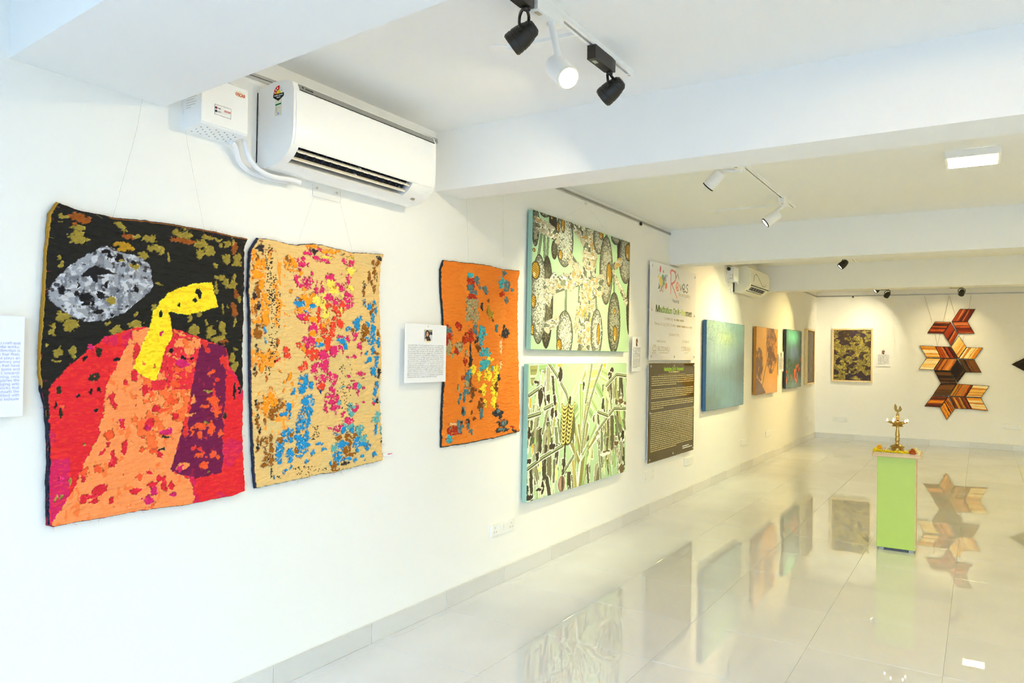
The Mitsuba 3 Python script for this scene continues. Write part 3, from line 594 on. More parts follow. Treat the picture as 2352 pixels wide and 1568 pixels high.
# ---------------------------------------------------------------- painter: colours per vertex of a grid, in wall metres
class Sheet:
    """a rectangular or curved sheet sampled on a grid; Y, Z are the wall coordinates of its vertices"""
    def __init__(s, Y, Z, base):
        s.Y, s.Z = Y, Z
        s.C = np.zeros(Y.shape + (3,)); s.C[:] = srgb(*base)
        s.id = np.zeros(Y.shape, int); s.names = ['']
        s.seed = 1
    def n(s, fy, fz, o=3, seed=0):
        P = np.stack([s.Y * fy + 31.7, s.Z * fz + 11.3, np.full(s.Y.shape, 5.1 + seed * 3.7)], -1)
        return meshkit.fbm(P, o, seed)
    def warp(s, amp, f):
        if amp == 0: return s.Y, s.Z
        if not hasattr(s, '_w'): s._w = {}
        s.seed += 1
        out = []
        for g, q in ((f, 1.0), (f * 3.1, 0.4)):
            key = (g, s.seed % 4)
            if key not in s._w:
                s._w[key] = [(s.n(g, g, 3, e + s.seed % 4) - 0.5) * 3.0 for e in (11, 23)]
            out.append((q, s._w[key]))
        return s.Y + amp * sum(q * w[0] for q, w in out), s.Z + amp * sum(q * w[1] for q, w in out)
    def paint(s, m, c, name=None, a=1.0, vary=0.0):
        col = srgb(*c)
        if vary: col = col * (1 + vary * (s.n(90, 90, 2, 3)[m][:, None] - 0.5) * 2)
        s.C[m] = s.C[m] * (1 - a) + col * a
        if name is not None:
            s.names.append(name); s.id[m] = len(s.names) - 1
        return m
    def ell(s, y, z, ry, rz, ang=0, amp=0.0, f=40):
        Y, Z = s.warp(amp * 0.55 + 0.42 * min(ry, rz) if amp else 0, f)
        c, q = math.cos(math.radians(ang)), math.sin(math.radians(ang))
        u, w = (Y - y), (Z - z)
        return ((u * c + w * q) / ry) ** 2 + ((-u * q + w * c) / rz) ** 2 < 1
    def poly(s, P, amp=0.0, f=40):
        Y, Z = s.warp(amp, f); P = np.array(P, float)
        m = np.zeros(Y.shape, bool); lo, hi = P.min(0) - amp, P.max(0) + amp
        k = (Y > lo[0]) & (Y < hi[0]) & (Z > lo[1]) & (Z < hi[1])
        y, z = Y[k], Z[k]; r = np.zeros(y.shape, bool)
        for i in range(len(P)):
            (y0, z0), (y1, z1) = P[i], P[(i + 1) % len(P)]
            if z0 == z1: continue
            c = ((z0 > z) != (z1 > z)) & (y < (y1 - y0) * (z - z0) / (z1 - z0) + y0)
            r ^= c
        m[k] = r
        return m
    def dist(s, pts):
        d = np.full(s.Y.shape, 9.0)
        for (a, b), (c, e) in zip(pts[:-1], pts[1:]):
            l2 = (c - a) ** 2 + (e - b) ** 2 + 1e-12
            t = np.clip(((s.Y - a) * (c - a) + (s.Z - b) * (e - b)) / l2, 0, 1)
            d = np.minimum(d, np.hypot(s.Y - a - t * (c - a), s.Z - b - t * (e - b)))
        return d
    def line(s, pts, w, c, a=1.0): 
        m = s.dist(pts) < w / 2; s.paint(m, c, a=a); return m

def grid_faces(nv, nu, keep=None):
    i, j = np.meshgrid(np.arange(nv - 1), np.arange(nu - 1), indexing='ij')
    if keep is not None: i, j = i[keep], j[keep]
    i, j = i.ravel(), j.ravel(); q = i * nu + j
    return np.vstack([np.stack([q, q + 1, q + nu + 1], 1), np.stack([q, q + nu + 1, q + nu], 1)])
def rect_sheet(y0, y1, z0, z1, nu, nv, base):
    Y, Z = np.meshgrid(np.linspace(y0, y1, nu), np.linspace(z0, z1, nv))
    return Sheet(Y, Z, base)
def compact(V, F, C):
    u, inv = np.unique(F.ravel(), return_inverse=True)
    return V[u], inv.reshape(F.shape), C[u]
def emit(parent, name, V, F, C, bsdf, smooth=True, **k):
    V, F, C = compact(V, F, C)
    return part(parent, name, trimesh.Trimesh(V, F, process=False), bsdf, smooth=smooth, color=C, **k)
def flat_face(parent, name, s, x, bsdf='paint', back=False, relief=None, **k):
    X = np.full(s.Y.shape, x) if relief is None else x + relief
    V = np.stack([X, s.Y, s.Z], -1).reshape(-1, 3)
    F = grid_faces(*s.Y.shape)
    if back:
        q = on_back(trimesh.Trimesh(np.c_[V[:, 1], -V[:, 0], V[:, 2]], F, process=False)); V = q.vertices
    return emit(parent, name, V, F, s.C.reshape(-1, 3), bsdf, **k)

def canvas_box(parent, y0, y1, z0, z1, x1, c, back=False):
    """stretched canvas: sides and back, x from the wall to x1"""
    m = rbox((0.012, y0, z0), (x1, y1, z1), 0.004)
    m = tm(m)
    if back: m = on_back(trimesh.Trimesh(np.c_[m.vertices[:, 1], -m.vertices[:, 0], m.vertices[:, 2]], m.faces, process=False))
    return part(parent, 'canvas_edge', m, c, label='painted canvas edge')

# ---------------------------------------------------------------- text cards and signs
def bars(lines, x, h, seed=0, space=0.35):
    """word-long print bars where the writing is too small to read: lines = (y0, y1, z)"""
    R = random.Random(seed); ms = []
    for y0, y1, z in lines:
        y = y0
        while y < y1 - h * 0.5:
            w = min(R.choice([1.2, 2, 2.6, 3.4, 4.2, 5, 6]) * h, y1 - y)
            ms.append(box((x, y, z), (x + 0.0004, y + w, z + h))); y += w + h * (0.6 + space)
    return cat(*ms)
def portrait(parent, y0, y1, z0, z1, x, seed, back=False, base=(150, 160, 175)):
    s = rect_sheet(y0, y1, z0, z1, 28, 36, base); w, h, c = y1 - y0, z1 - z0, (y0 + y1) / 2
    yc = y0 + 0.38 * w
    s.paint(s.Y > y0 + 0.62 * w, (60, 66, 80)); s.paint((s.Y > y0 + 0.66 * w) & (s.Z < z0 + 0.55 * h), (205, 205, 210))
    s.paint(s.Z > z0 + 0.82 * h, (196, 176, 120), a=0.5)
    s.paint(s.ell(yc + 0.05 * w, z0 + 0.1 * h, 0.36 * w, 0.30 * h), (62, 44, 40))
    s.paint(s.ell(yc, z0 + 0.62 * h, 0.25 * w, 0.34 * h), (36, 26, 26))
    s.paint(s.ell(yc, z0 + 0.60 * h, 0.15 * w, 0.22 * h), (214, 160, 130))
    s.paint(s.ell(yc - 0.07 * w, z0 + 0.66 * h, 0.05 * w, 0.03 * h) | s.ell(yc + 0.07 * w, z0 + 0.66 * h, 0.05 * w, 0.03 * h), (50, 36, 36))
    s.paint(s.ell(yc, z0 + 0.49 * h, 0.06 * w, 0.02 * h), (170, 70, 70))
    s.paint(s.ell(yc - 0.22 * w, z0 + 0.06 * h, 0.14 * w, 0.14 * h), (220, 190, 170))
    return flat_face(parent, 'portrait_photo', s, x, back=back)

CARD1 = ["Vaishali Oak a Pune based artist has her optimism", "foregrounded in the splendor of nature, reflecting upon", "its sublimity and beauty that has the capability of", "refreshing the human environment intellectually,", "psychologically and physiologically. Her medium of", "creative expression is the textiles collages that she has", "intervened with, creating textures simulating nature", "and colours of the season. The collages created out of", "the combination of different fabrics, hues and textures", "are in a sense an abstraction of emotions experienced", "in the presence of nature. Her colours however are", "bright and striking, with textures created by the removal", "of layered fabric by cutting through many layers to", "obtain desired results. The layering nevertheless", "glances towards memory of once glorious Mother", "Nature whose resources and beauty is gradually", "depleting with man's destructive intervention."]
t = thing('text_card', 'white text card with a small portrait photo, overlapping the orange textile hanging', 'text card')
Y0, Y1, Z0, Z1, xx = 2.955, 3.307, 1.331, 1.653, 0.043
part(t, 'card', rbox((xx - 0.004, Y0, Z0), (xx, Y1, Z1), 0.0008), 'paper')
part(t, 'lettering', cat(*[wall_text(l, 0.0078, Y0 + 0.022, Z1 - 0.121 - k * 0.0108, xx + 0.0001, 0.0003, width=0.306 if k < 16 else 0.25) for k, l in enumerate(CARD1)]), 'ink_grey')
part(t, 'caption', bars([(3.128, 3.165, Z1 - 0.0985)], xx + 0.0001, 0.004, 3), 'label_yellow', label='small orange caption line')
portrait(t, 3.110, 3.180, Z1 - 0.092, Z1 - 0.030, xx + 0.0006, 1)
part(t, 'pin', lathe([(0.0045, 0), (0.0045, 0.002), (0, 0.004)], (xx, 3.142, Z1 - 0.012), (1, 0, 0), 14), 'steel', smooth=40)
part(t, 'spacer', box((0.0, 3.10, 1.45), (xx - 0.004, 3.18, 1.53)), 'paper')

t = thing('text_card', 'white text card cut off by the left edge of the photo', 'text card')
Y0, Y1, Z0, Z1, xx = 0.79, 1.140, 1.272, 1.593, 0.030
part(t, 'card', rbox((xx - 0.004, Y0, Z0), (xx, Y1, Z1), 0.0008), 'paper')
ends = ["materials to craft and", "mixed media works.", "predilection is", "materials that finds", "place plays an", "a memory and", "times that have", "terms of gains and", "gestures towards", "mining, rock", "depletes the", "engaging with", "layered works that", "beneath the", "are filled with", "crop to indicate"]
part(t, 'lettering', cat(*[wall_text(l, 0.0085, Y1 - 0.0125, Z1 - 0.0905 - k * 0.01185, xx + 0.0001, 0.0003, align='r') for k, l in enumerate(ends)]), 'ink_blue')
part(t, 'spacer', box((0.0, 0.93, 1.40), (xx - 0.004, 1.0, 1.46)), 'paper')

def small_card(label, y0, y1, z0, z1, x, rows, back=False, seed=5, two=False):
    t = thing('text_card', label, 'text card')
    f = (lambda m: on_back(trimesh.Trimesh(np.c_[tm(m).vertices[:, 1], -tm(m).vertices[:, 0], tm(m).vertices[:, 2]], tm(m).faces, process=False))) if back else (lambda m: m)
    part(t, 'card', f(rbox((x - 0.004, y0, z0), (x, y1, z1), 0.0008)), 'paper')
    w, h = y1 - y0, z1 - z0
    part(t, 'text_block', f(bars([(y0 + 0.08 * w, y1 - (0.08 if k < rows - 1 else 0.4) * w, z1 - 0.33 * h - k * 0.6 * h / rows) for k in range(rows)], x, 0.0052, seed)), 'ink_grey')
    portrait(t, y0 + 0.38 * w, y0 + 0.60 * w, z1 - 0.28 * h, z1 - 0.06 * h, x + 0.0005, seed, back, base=(170, 90, 70))
    part(t, 'spacer', f(box((0.0, y0 + 0.4 * w, z0 + 0.4 * h), (x - 0.004, y0 + 0.6 * w, z0 + 0.6 * h))), 'paper')
    part(t, 'pin', f(lathe([(0.0045, 0), (0.0045, 0.002), (0, 0.004)], (x, (y0 + y1) / 2, z1 - 0.010), (1, 0, 0), 10)), 'steel')
    return t
small_card('narrow white text card between the green paintings and the text signs', 5.96, 6.155, 1.357, 1.667, 0.035, 17, seed=6)
small_card('white text card between the golden tree painting and the dark blue painting', 11.352, 11.68, 1.290, 1.594, 0.06, 17, seed=7)
small_card('white text card on the end wall right of the framed print', 1.050, 1.268, 1.374, 1.678, 0.02, 16, back=True, seed=8)
t = thing('title_label', 'small white title strip at the lower right corner of the beige textile hanging', 'label')
part(t, 'strip', rbox((0.0, 2.84, 0.948), (0.006, 2.925, 0.968), 0.001), 'paper')
part(t, 'print', bars([(2.875, 2.91, 0.957)], 0.0062, 0.004, 2), 'ink_red')
t = thing('title_label', 'small white title strip at the lower right corner of the framed gold and black print', 'label')
part(t, 'strip', on_back(rbox((1.0, -0.006, 1.235), (1.07, 0, 1.250), 0.001)), 'paper')

# white acrylic sign
mat('acrylic_white', {'type': 'twosided', 'b': {'type': 'principled', 'base_color': rgb((0.80, 0.79, 0.78)), 'roughness': 0.04, 'specular': 0.6}})
mat('acrylic_bronze', {'type': 'twosided', 'b': {'type': 'principled', 'base_color': rgb((0.075, 0.050, 0.014)), 'roughness': 0.02, 'specular': 0.5}})
diffuse('logo_red', srgb(222, 66, 44)); diffuse('logo_yellow', srgb(240, 205, 50)); diffuse('logo_green', srgb(96, 160, 84)); diffuse('logo_blue', srgb(120, 160, 205)); diffuse('logo_pink', srgb(204, 70, 80)); diffuse('logo_purple', srgb(150, 100, 120)); diffuse('logo_orange', srgb(236, 96, 40)); diffuse('logo_olive', srgb(100, 100, 50)); diffuse('logo_navy', srgb(46, 66, 96)); diffuse('title_green', srgb(120, 150, 30)); diffuse('title_lime', srgb(200, 215, 60)); diffuse('title_dark', srgb(90, 100, 50)); diffuse('ink_light', srgb(190, 180, 160)); diffuse('ink_tan', srgb(214, 196, 150)); diffuse('ink_lime', srgb(170, 215, 70))
def screws(t, pts, x):
    for y, z in pts:
        part(t, 'standoff', lathe([(0.011, 0.0), (0.011, 0.006), (0.008, 0.008), (0.0, 0.0085)], (x, y, z), (1, 0, 0), 18), 'steel', smooth=30, label='steel standoff screw')
        part(t, 'spacer', lathe([(0.009, -x), (0.009, 0.0)], (x, y, z), (1, 0, 0), 12), 'steel')
t = thing('wall_sign', 'white acrylic sign with the colourful gallery logo and the exhibition title', 'sign')
xx = 0.033
part(t, 'panel', rbox((xx - 0.006, 6.352, 1.457), (xx, 7.634, 2.389), 0.001), 'acrylic_white')
screws(t, [(6.395, 2.345), (7.005, 2.345), (7.590, 2.345), (6.395, 1.93), (7.590, 1.93), (6.395, 1.492), (7.005, 1.492), (7.590, 1.492)], xx)
def flat(poly, x=xx, d=0.0006): return extr(poly, 'x', x, x + d)
blobs = [(6.600, 2.330, .020, .034, -12, 'logo_pink'), (6.680, 2.315, .011, .014, 0, 'logo_olive'), (6.665, 2.258, .030, .030, -30, 'logo_green'), (6.615, 2.215, .043, .048, 0, 'logo_yellow'), (6.690, 2.205, .026, .040, -20, 'logo_green'), (6.730, 2.262, .024, .028, 20, 'logo_blue'), (6.705, 2.245, .020, .020, 0, 'logo_purple'), (6.755, 2.185, .030, .032, -15, 'logo_orange'), (6.580, 2.160, .018, .020, 0, 'logo_olive'), (6.650, 2.168, .011, .013, 0, 'logo_olive'), (6.690, 2.165, .016, .022, 0, 'logo_yellow'), (6.630, 2.140, .013, .020, 0, 'logo_pink'), (6.600, 2.122, .007, .010, 0, 'logo_olive'), (6.672, 2.127, .010, .010, 0, 'logo_pink'), (6.555, 2.145, .006, .008, 0, 'logo_olive'), (6.560, 2.185, .007, .008, 0, 'logo_blue'), (6.548, 2.255, .013, .014, 0, 'logo_yellow'), (6.775, 2.285, .009, .012, 0, 'logo_green'), (6.545, 2.315, .005, .007, 0, 'logo_pink'), (6.745, 2.232, .007, .009, 0, 'logo_navy'), (6.720, 2.135, .006, .008, 0, 'logo_yellow'), (6.580, 2.282, .006, .007, 0, 'logo_green')]
for k, (y, z, ry, rz, an, c) in enumerate(blobs):
    P = shapely.affinity.rotate(shapely.affinity.scale(sg.Point(y, z).buffer(1, 10), ry, rz), an)
    part(t, 'logo_blob', flat(P, d=0.0006 + k * 0.00004), c)
def stroke(pts, w, n=30): return sg.LineString(spline([(a, b, 0) for a, b in pts], n)[:, :2]).buffer(w / 2, 8) if len(pts) > 2 else sg.LineString(pts).buffer(w / 2, 6)
part(t, 'lettering', flat(shapely.union_all([stroke([(6.880, 2.120), (6.885, 2.22), (6.885, 2.32)], .013), stroke([(6.862, 2.322), (6.885, 2.345), (6.94, 2.352), (7.00, 2.33), (7.02, 2.285), (6.985, 2.245), (6.90, 2.218)], .017), stroke([(6.905, 2.218), (6.97, 2.165), (7.055, 2.09)], .013)])), 'logo_red')
part(t, 'lettering', flat(shapely.union_all([stroke([(7.035, 2.290), (7.070, 2.332)], .010), stroke([(7.070, 2.332), (7.110, 2.286)], .010)])), 'logo_olive')
def glyph_e(y): return stroke([(y, 2.205), (y + 0.055, 2.215), (y + 0.045, 2.240), (y + 0.012, 2.236), (y - 0.004, 2.200), (y + 0.020, 2.168), (y + 0.068, 2.176)], .014, 40)
part(t, 'lettering', flat(glyph_e(7.035)), 'logo_orange')
part(t, 'lettering', flat(shapely.union_all([stroke([(7.135, 2.232), (7.165, 2.172)], .012), stroke([(7.165, 2.172), (7.205, 2.230)], .012)])), 'logo_olive')
part(t, 'lettering', flat(glyph_e(7.225)), 'logo_navy')
part(t, 'lettering', flat(stroke([(7.378, 2.236), (7.345, 2.242), (7.330, 2.222), (7.362, 2.203), (7.372, 2.178), (7.340, 2.164), (7.315, 2.172)], .013, 40)), 'logo_navy')
part(t, 'lettering', wall_text('the art gallery', 0.034, 7.10, 2.112, xx, width=0.35), 'ink_light')
part(t, 'lettering', wall_text('Presents', 0.036, 6.935, 2.035, xx, width=0.185), 'logo_navy')
for s, y0, w, c in (('M', 6.500, .095, 'title_dark'), ('editatio', 6.603, .275, 'title_green'), ('n On', 6.883, .185, 'title_green'), ('N-', 7.085, .085, 'title_green'), ('Viro', 7.172, .145, 'title_lime'), ('nment', 7.320, .185, 'title_dark')):
    part(t, 'lettering', wall_text(s, 0.058 if s != 'M' else 0.064, y0, 1.918, xx, width=w, bold=True), c)
part(t, 'lettering', wall_text('Curated by', 0.028, 6.725, 1.853, xx, width=.23), 'ink_light')
part(t, 'text_block', bars([(6.985, 7.27, 1.853)], xx, 0.020, 1), 'ink_light')
part(t, 'lettering', wall_text('Preview 31 Aug 2018, On view', 0.028, 6.47, 1.793, xx, width=.56), 'ink_light')
part(t, 'text_block', bars([(7.06, 7.53, 1.793)], xx, 0.020, 2), 'ink_light')
part(t, 'lettering', wall_text('Sponsored by', 0.030, 6.845, 1.700, xx, width=.29), 'ink_light')
part(t, 'lettering', wall_text('Lead Sponsor', 0.026, 6.530, 1.628, xx, width=.245), 'ink_light')
part(t, 'lettering', wall_text('Co Sponsor', 0.026, 7.232, 1.640, xx, width=.215), 'ink_light')
part(t, 'lettering', wall_text('KESSAKU', 0.045, 6.560, 1.545, xx, width=.315), 'ink_light')
part(t, 'sponsor_emblem', flat(shapely.union_all([stroke([(6.455, 1.600), (6.440, 1.560), (6.480, 1.545), (6.520, 1.560), (6.505, 1.600)], .008), sg.box(6.470, 1.57, 6.478, 1.605), sg.box(6.488, 1.57, 6.496, 1.605)])), 'ink_light')
part(t, 'lettering', wall_text('DINUKA', 0.045, 7.210, 1.552, xx, width=.285), 'ink_light')
part(t, 'text_block', bars([(6.430, 6.525, 1.522), (6.60, 6.86, 1.524), (7.30, 7.42, 1.530)], xx, 0.007, 3), 'ink_light')

t = thing('wall_sign', 'glossy bronze brown acrylic sign filled with pale text, reflecting the star artwork', 'sign')
part(t, 'panel', rbox((xx - 0.005, 6.356, 0.494), (xx, 7.622, 1.428), 0.001), 'acrylic_bronze')
part(t, 'backing', rbox((xx - 0.010, 6.354, 0.492), (xx - 0.0055, 7.624, 1.430), 0.001), 'paper', label='pale backing edge')
screws(t, [(6.39, 1.400), (7.0, 1.400), (7.59, 1.400), (6.39, 0.960), (7.59, 0.955), (6.39, 0.524), (7.0, 0.524), (7.59, 0.524)], xx)
part(t, 'lettering', wall_text('Meditation On N-Vironment', 0.036, 6.735, 1.352, xx, 0.0004, width=.55, bold=True), 'ink_lime')
part(t, 'text_block', bars([(6.865, 7.15, 1.333)], xx, 0.014, 4), 'ink_tan')
part(t, 'rule', box((xx, 6.60, 1.3160), (xx + 0.0004, 7.32, 1.3185)), 'ink_tan', label='thin rule')
ln = [(6.417, 7.595 if k < 4 else 7.08, 1.297 - k * 0.0205) for k in range(5)] + [(6.415, 7.595 if k < 4 else 7.40, 1.172 - k * 0.0195) for k in range(5)] + [(6.415, 7.593 if k < 3 else 6.73, 1.052 - k * 0.0195) for k in range(4)]
ln += [(6.412, 7.590 if k < 19 else 7.09, 0.951 - k * 0.0188) for k in range(20)]
part(t, 'text_block', bars(ln, xx, 0.0078, 9, 0.2), 'ink_tan', label='dense block of pale text')
part(t, 'text_block', bars([(7.28, 7.48, 0.560), (7.28, 7.575, 0.540)], xx, 0.010, 5, 0.2), 'ink_white')

# ---------------------------------------------------------------- green pedestal, brass lamp, flowers
def rotz(m, a, c):
    m = tm(m).copy(); m.apply_transform(trimesh.transformations.rotation_matrix(a, [0, 0, 1], c)); return m
PA, PC = math.radians(2.0), (2.095, 6.52, 0)
t = thing('pedestal', 'lime green pedestal with a wooden top standing on the shiny floor', 'pedestal')
def pgreen(p, n, uv): return mix((0.36, 0.46, 0.045), (0.385, 0.48, 0.05), fbm(p.x * 3, p.z * 3, p.y * 3))
plastic('green_laminate', proc(pgreen), 0.35)
def pwood(p, n, uv): return mix((0.50, 0.33, 0.16), (0.60, 0.42, 0.23), smoothstep(0.3, 0.7, fbm(p.x * 4, p.y * 4, p.z * 120)))
plastic('pine_edge', proc(pwood), 0.4)
part(t, 'body', rotz(rbox((1.959, 6.385, 0.022), (2.229, 6.655, 0.735), 0.002), PA, PC), 'green_laminate')
for x0, x1 in ((1.9575, 1.963), (2.225, 2.2315)):
    part(t, 'edge_strip', rotz(box((x0, 6.3835, 0.022) if x0 > 2 else (x0, 6.387, 0.022), (x1, 6.653, 0.735)), PA, PC), 'pine_edge' if x0 > 2 else 'green_laminate', label='wooden edge strip' if x0 > 2 else None)
part(t, 'top', rotz(rbox((1.922, 6.350, 0.735), (2.266, 6.690, 0.764), 0.004), PA, PC), 'pine_edge', label='wooden top board')
part(t, 'top_sheet', rotz(rbox((1.934, 6.362, 0.7635), (2.254, 6.678, 0.766), 0.0008), PA, PC), 'paper', label='white top sheet')
part(t, 'plinth', rotz(box((2.01, 6.40, 0.0), (2.18, 6.64, 0.024)), PA, PC), 'black_glossy', label='black recessed plinth')
for x0 in (1.975, 2.185):
    part(t, 'foot', rotz(box((x0, 6.392, 0.0), (x0 + 0.035, 6.43, 0.023)), PA, PC), 'grey_strip', label='grey foot')

LX, LY, LZ = 2.091, 6.525, 0.766
t = thing('oil_lamp', 'brass oil lamp with five burning flames and a bird finial, on the green pedestal', 'oil lamp')
part(t, 'base', lathe([(0, 0), (0.043, 0), (0.044, 0.004), (0.043, 0.028), (0.052, 0.034), (0.053, 0.038), (0.046, 0.044), (0.034, 0.050), (0.020, 0.056), (0.016, 0.060), (0.0, 0.060)], (LX, LY, LZ), n=40), 'brass', smooth=35)
part(t, 'stem', lathe([(0.0, 0.059), (0.015, 0.059), (0.0155, 0.066), (0.0135, 0.070), (0.0150, 0.076), (0.0180, 0.088), (0.0182, 0.096), (0.0160, 0.104), (0.0140, 0.112), (0.0145, 0.118), (0.0170, 0.124), (0.0168, 0.130), (0.0150, 0.145), (0.0118, 0.168), (0.0098, 0.188), (0.0108, 0.192), (0.0108, 0.196), (0.0085, 0.200), (0.0, 0.200)], (LX, LY, LZ), n=28), 'brass', smooth=50)
bowl = [lathe([(0.0, 0.200), (0.041, 0.2005), (0.042, 0.203), (0.033, 0.209), (0.034, 0.213), (0.044, 0.222), (0.052, 0.233), (0.053, 0.236), (0.051, 0.2355), (0.042, 0.226), (0.030, 0.219), (0.0, 0.218)], (LX, LY, LZ), n=40)]
SP = [math.radians(a) for a in (178, 118, 250, 322, 20)]
part(t, 'oil_bowl', bowl[0], 'brass', smooth=40)
for a in SP:
    d = np.array([math.cos(a), math.sin(a)])
    P = [(LX + d[0] * r, LY + d[1] * r, LZ + z) for r, z in ((0.044, 0.228), (0.058, 0.2325), (0.074, 0.2345))]
    part(t, 'wick_spout', tube(P, [0.011, 0.008, 0.0055], 10), 'brass', smooth=40)
for a in SP:
    d = np.array([math.cos(a), math.sin(a)]); o = (LX + d[0] * 0.074, LY + d[1] * 0.074, LZ + 0.236)
    k = part(t, 'flame', lathe([(0.0, 0.0), (0.0045, 0.003), (0.0062, 0.008), (0.0050, 0.014), (0.0022, 0.021), (0.0, 0.025)], o, (0, 0, 1), 14), 'ink_white', smooth=True, label='white hot flame')
    scene[k]['emitter'] = {'type': 'area', 'sampling_weight': 0.03, 'radiance': rgb((30, 22, 12))}
part(t, 'upper_stem', lathe([(0.0, 0.217), (0.0105, 0.218), (0.0095, 0.228), (0.0098, 0.240), (0.0080, 0.243), (0.0105, 0.250), (0.0128, 0.258), (0.0125, 0.264), (0.0095, 0.270), (0.0095, 0.274), (0.0118, 0.282), (0.0125, 0.288), (0.0105, 0.293), (0.0090, 0.298), (0.0085, 0.304), (0.0055, 0.310), (0.0050, 0.316), (0.0, 0.316)], (LX, LY, LZ), n=26), 'brass', smooth=50)
bird = sg.Polygon([(-0.001, 0.314), (0.010, 0.316), (0.022, 0.323), (0.028, 0.332), (0.030, 0.340), (0.027, 0.348), (0.022, 0.352), (0.021, 0.358), (0.018, 0.364), (0.014, 0.358), (0.011, 0.348), (0.008, 0.337), (0.003, 0.331), (-0.004, 0.332), (-0.008, 0.339), (-0.009, 0.350), (-0.009, 0.362), (-0.014, 0.368), (-0.019, 0.377), (-0.024, 0.368), (-0.026, 0.354), (-0.025, 0.340), (-0.020, 0.326), (-0.012, 0.318)]).difference(sg.Point(0.022, 0.340).buffer(0.0042))
b = extr(bird.buffer(0.0006).buffer(-0.0003), 'y', -0.005, 0.005)
b.vertices += [LX, LY, LZ]
part(t, 'bird_finial', rotz(b, math.radians(-14), (LX, LY, 0)), 'brass_dull', label='brass bird finial')

rr = np.random.default_rng(5)
def petals(pts, r, n, spread, zr, lift=0.0):
    ms = []
    for (x, y) in pts:
        for _ in range(n):
            c = np.array([x, y, 0.7665 + lift]) + np.array([rr.normal(0, spread), rr.normal(0, spread), abs(rr.normal(0, zr))])
            a, tl = rr.uniform(0, 6.28), rr.uniform(0.1, 0.9)
            d = np.array([math.cos(a) * math.cos(tl), math.sin(a) * math.cos(tl), math.sin(tl)]); s = np.cross(d, [0, 0, 1]); s /= np.linalg.norm(s)
            L, w = r * rr.uniform(0.8, 1.3), r * 0.38
            u = np.cross(s, d)
            V = np.array([c, c + d * L * 0.5 + s * w + u * w * .3, c + d * L, c + d * L * 0.5 - s * w + u * w * .3])
            ms.append(trimesh.Trimesh(V, [[0, 1, 2], [0, 2, 3]], process=False))
    return cat(*ms)
plastic('petal_yellow', srgb(236, 214, 30), 0.6); plastic('petal_cream', srgb(236, 226, 150), 0.6); plastic('petal_rust', srgb(176, 84, 20), 0.6); plastic('petal_gold', srgb(236, 186, 20), 0.6); diffuse('petal_white', srgb(225, 212, 190)); diffuse('leaf_dark', srgb(70, 50, 20))
t = thing('flower_petals', 'loose bright yellow flower petals strewn along the front of the pedestal top', 'flower petals'); labels[t]['kind'] = 'stuff'
scene[t] = mikit.ply(petals([(1.952 + k * 0.0098, 6.385 + 0.008 * math.sin(k) + k * 0.0005) for k in range(23)], 0.016, 16, 0.008, 0.006), 'petal_yellow')
t = thing('flower_petals', 'pale petals lying around the foot of the brass lamp', 'flower petals'); labels[t]['kind'] = 'stuff'
_sp = [(1.955 + 0.27 * rr.random(), 6.43 + 0.22 * rr.random()) for k in range(90)]
scene[t] = mikit.ply(petals([q for q in _sp if math.hypot(q[0] - LX, q[1] - LY) > 0.085][:36], 0.015, 5, 0.008, 0.003), 'petal_white')
def blossom(x, y, r, h, b, label):
    t = thing('flower_head', label, 'flower')
    ms = []
    for ring, (q, zz, n) in enumerate(((1.0, 0.15, 16), (0.75, 0.5, 14), (0.5, 0.8, 10), (0.22, 1.0, 6))):
        for k in range(n):
            a = 6.28 * k / n + ring * 0.3 + rr.normal(0, .1)
            c = np.array([x + math.cos(a) * r * q * 0.45, y + math.sin(a) * r * q * 0.45, 0.767 + h * zz * 0.6])
            d = np.array([math.cos(a) * q, math.sin(a) * q, 0.35 + zz * 0.5]); d /= np.linalg.norm(d); s = np.array([-math.sin(a), math.cos(a), 0])
            L = r * 0.6
            ms.append(trimesh.Trimesh(np.array([c - s * .003, c + d * L * .6 + s * r * .2, c + d * L + [0, 0, .002], c + d * L * .6 - s * r * .2, c + s * .003]), [[0, 1, 2], [0, 2, 3], [0, 3, 4]], process=False))
    part(t, 'petals', cat(*ms), b, kind='stuff')
    part(t, 'core', lathe([(0, 0), (r * .6, 0), (r * .62, h * .4), (r * .3, h * .8), (0, h * .85)], (x, y, 0.766), n=14), b, smooth=True)
blossom(2.207, 6.405, 0.036, 0.036, 'petal_rust', 'rust orange flower head at the right front corner of the pedestal top')
blossom(2.225, 6.455, 0.034, 0.045, 'petal_cream', 'pale yellow flower head behind the rust orange one')
blossom(1.955, 6.60, 0.030, 0.030, 'petal_gold', 'golden yellow flower head at the back left of the pedestal top')
blossom(1.948, 6.41, 0.030, 0.024, 'petal_yellow', 'yellow flower head at the left front corner of the pedestal top')
t = thing('cotton_wick', 'dark twigs lying left and right of the brass lamp foot', 'twigs'); labels[t]['kind'] = 'stuff'
scene[t] = mikit.ply(cat(tube([(2.05, 6.47, .769), (2.02, 6.46, .773), (1.99, 6.455, .776)], .0035, 6), tube([(2.13, 6.47, .769), (2.155, 6.46, .772), (2.175, 6.45, .769)], .0035, 6)), 'leaf_dark')

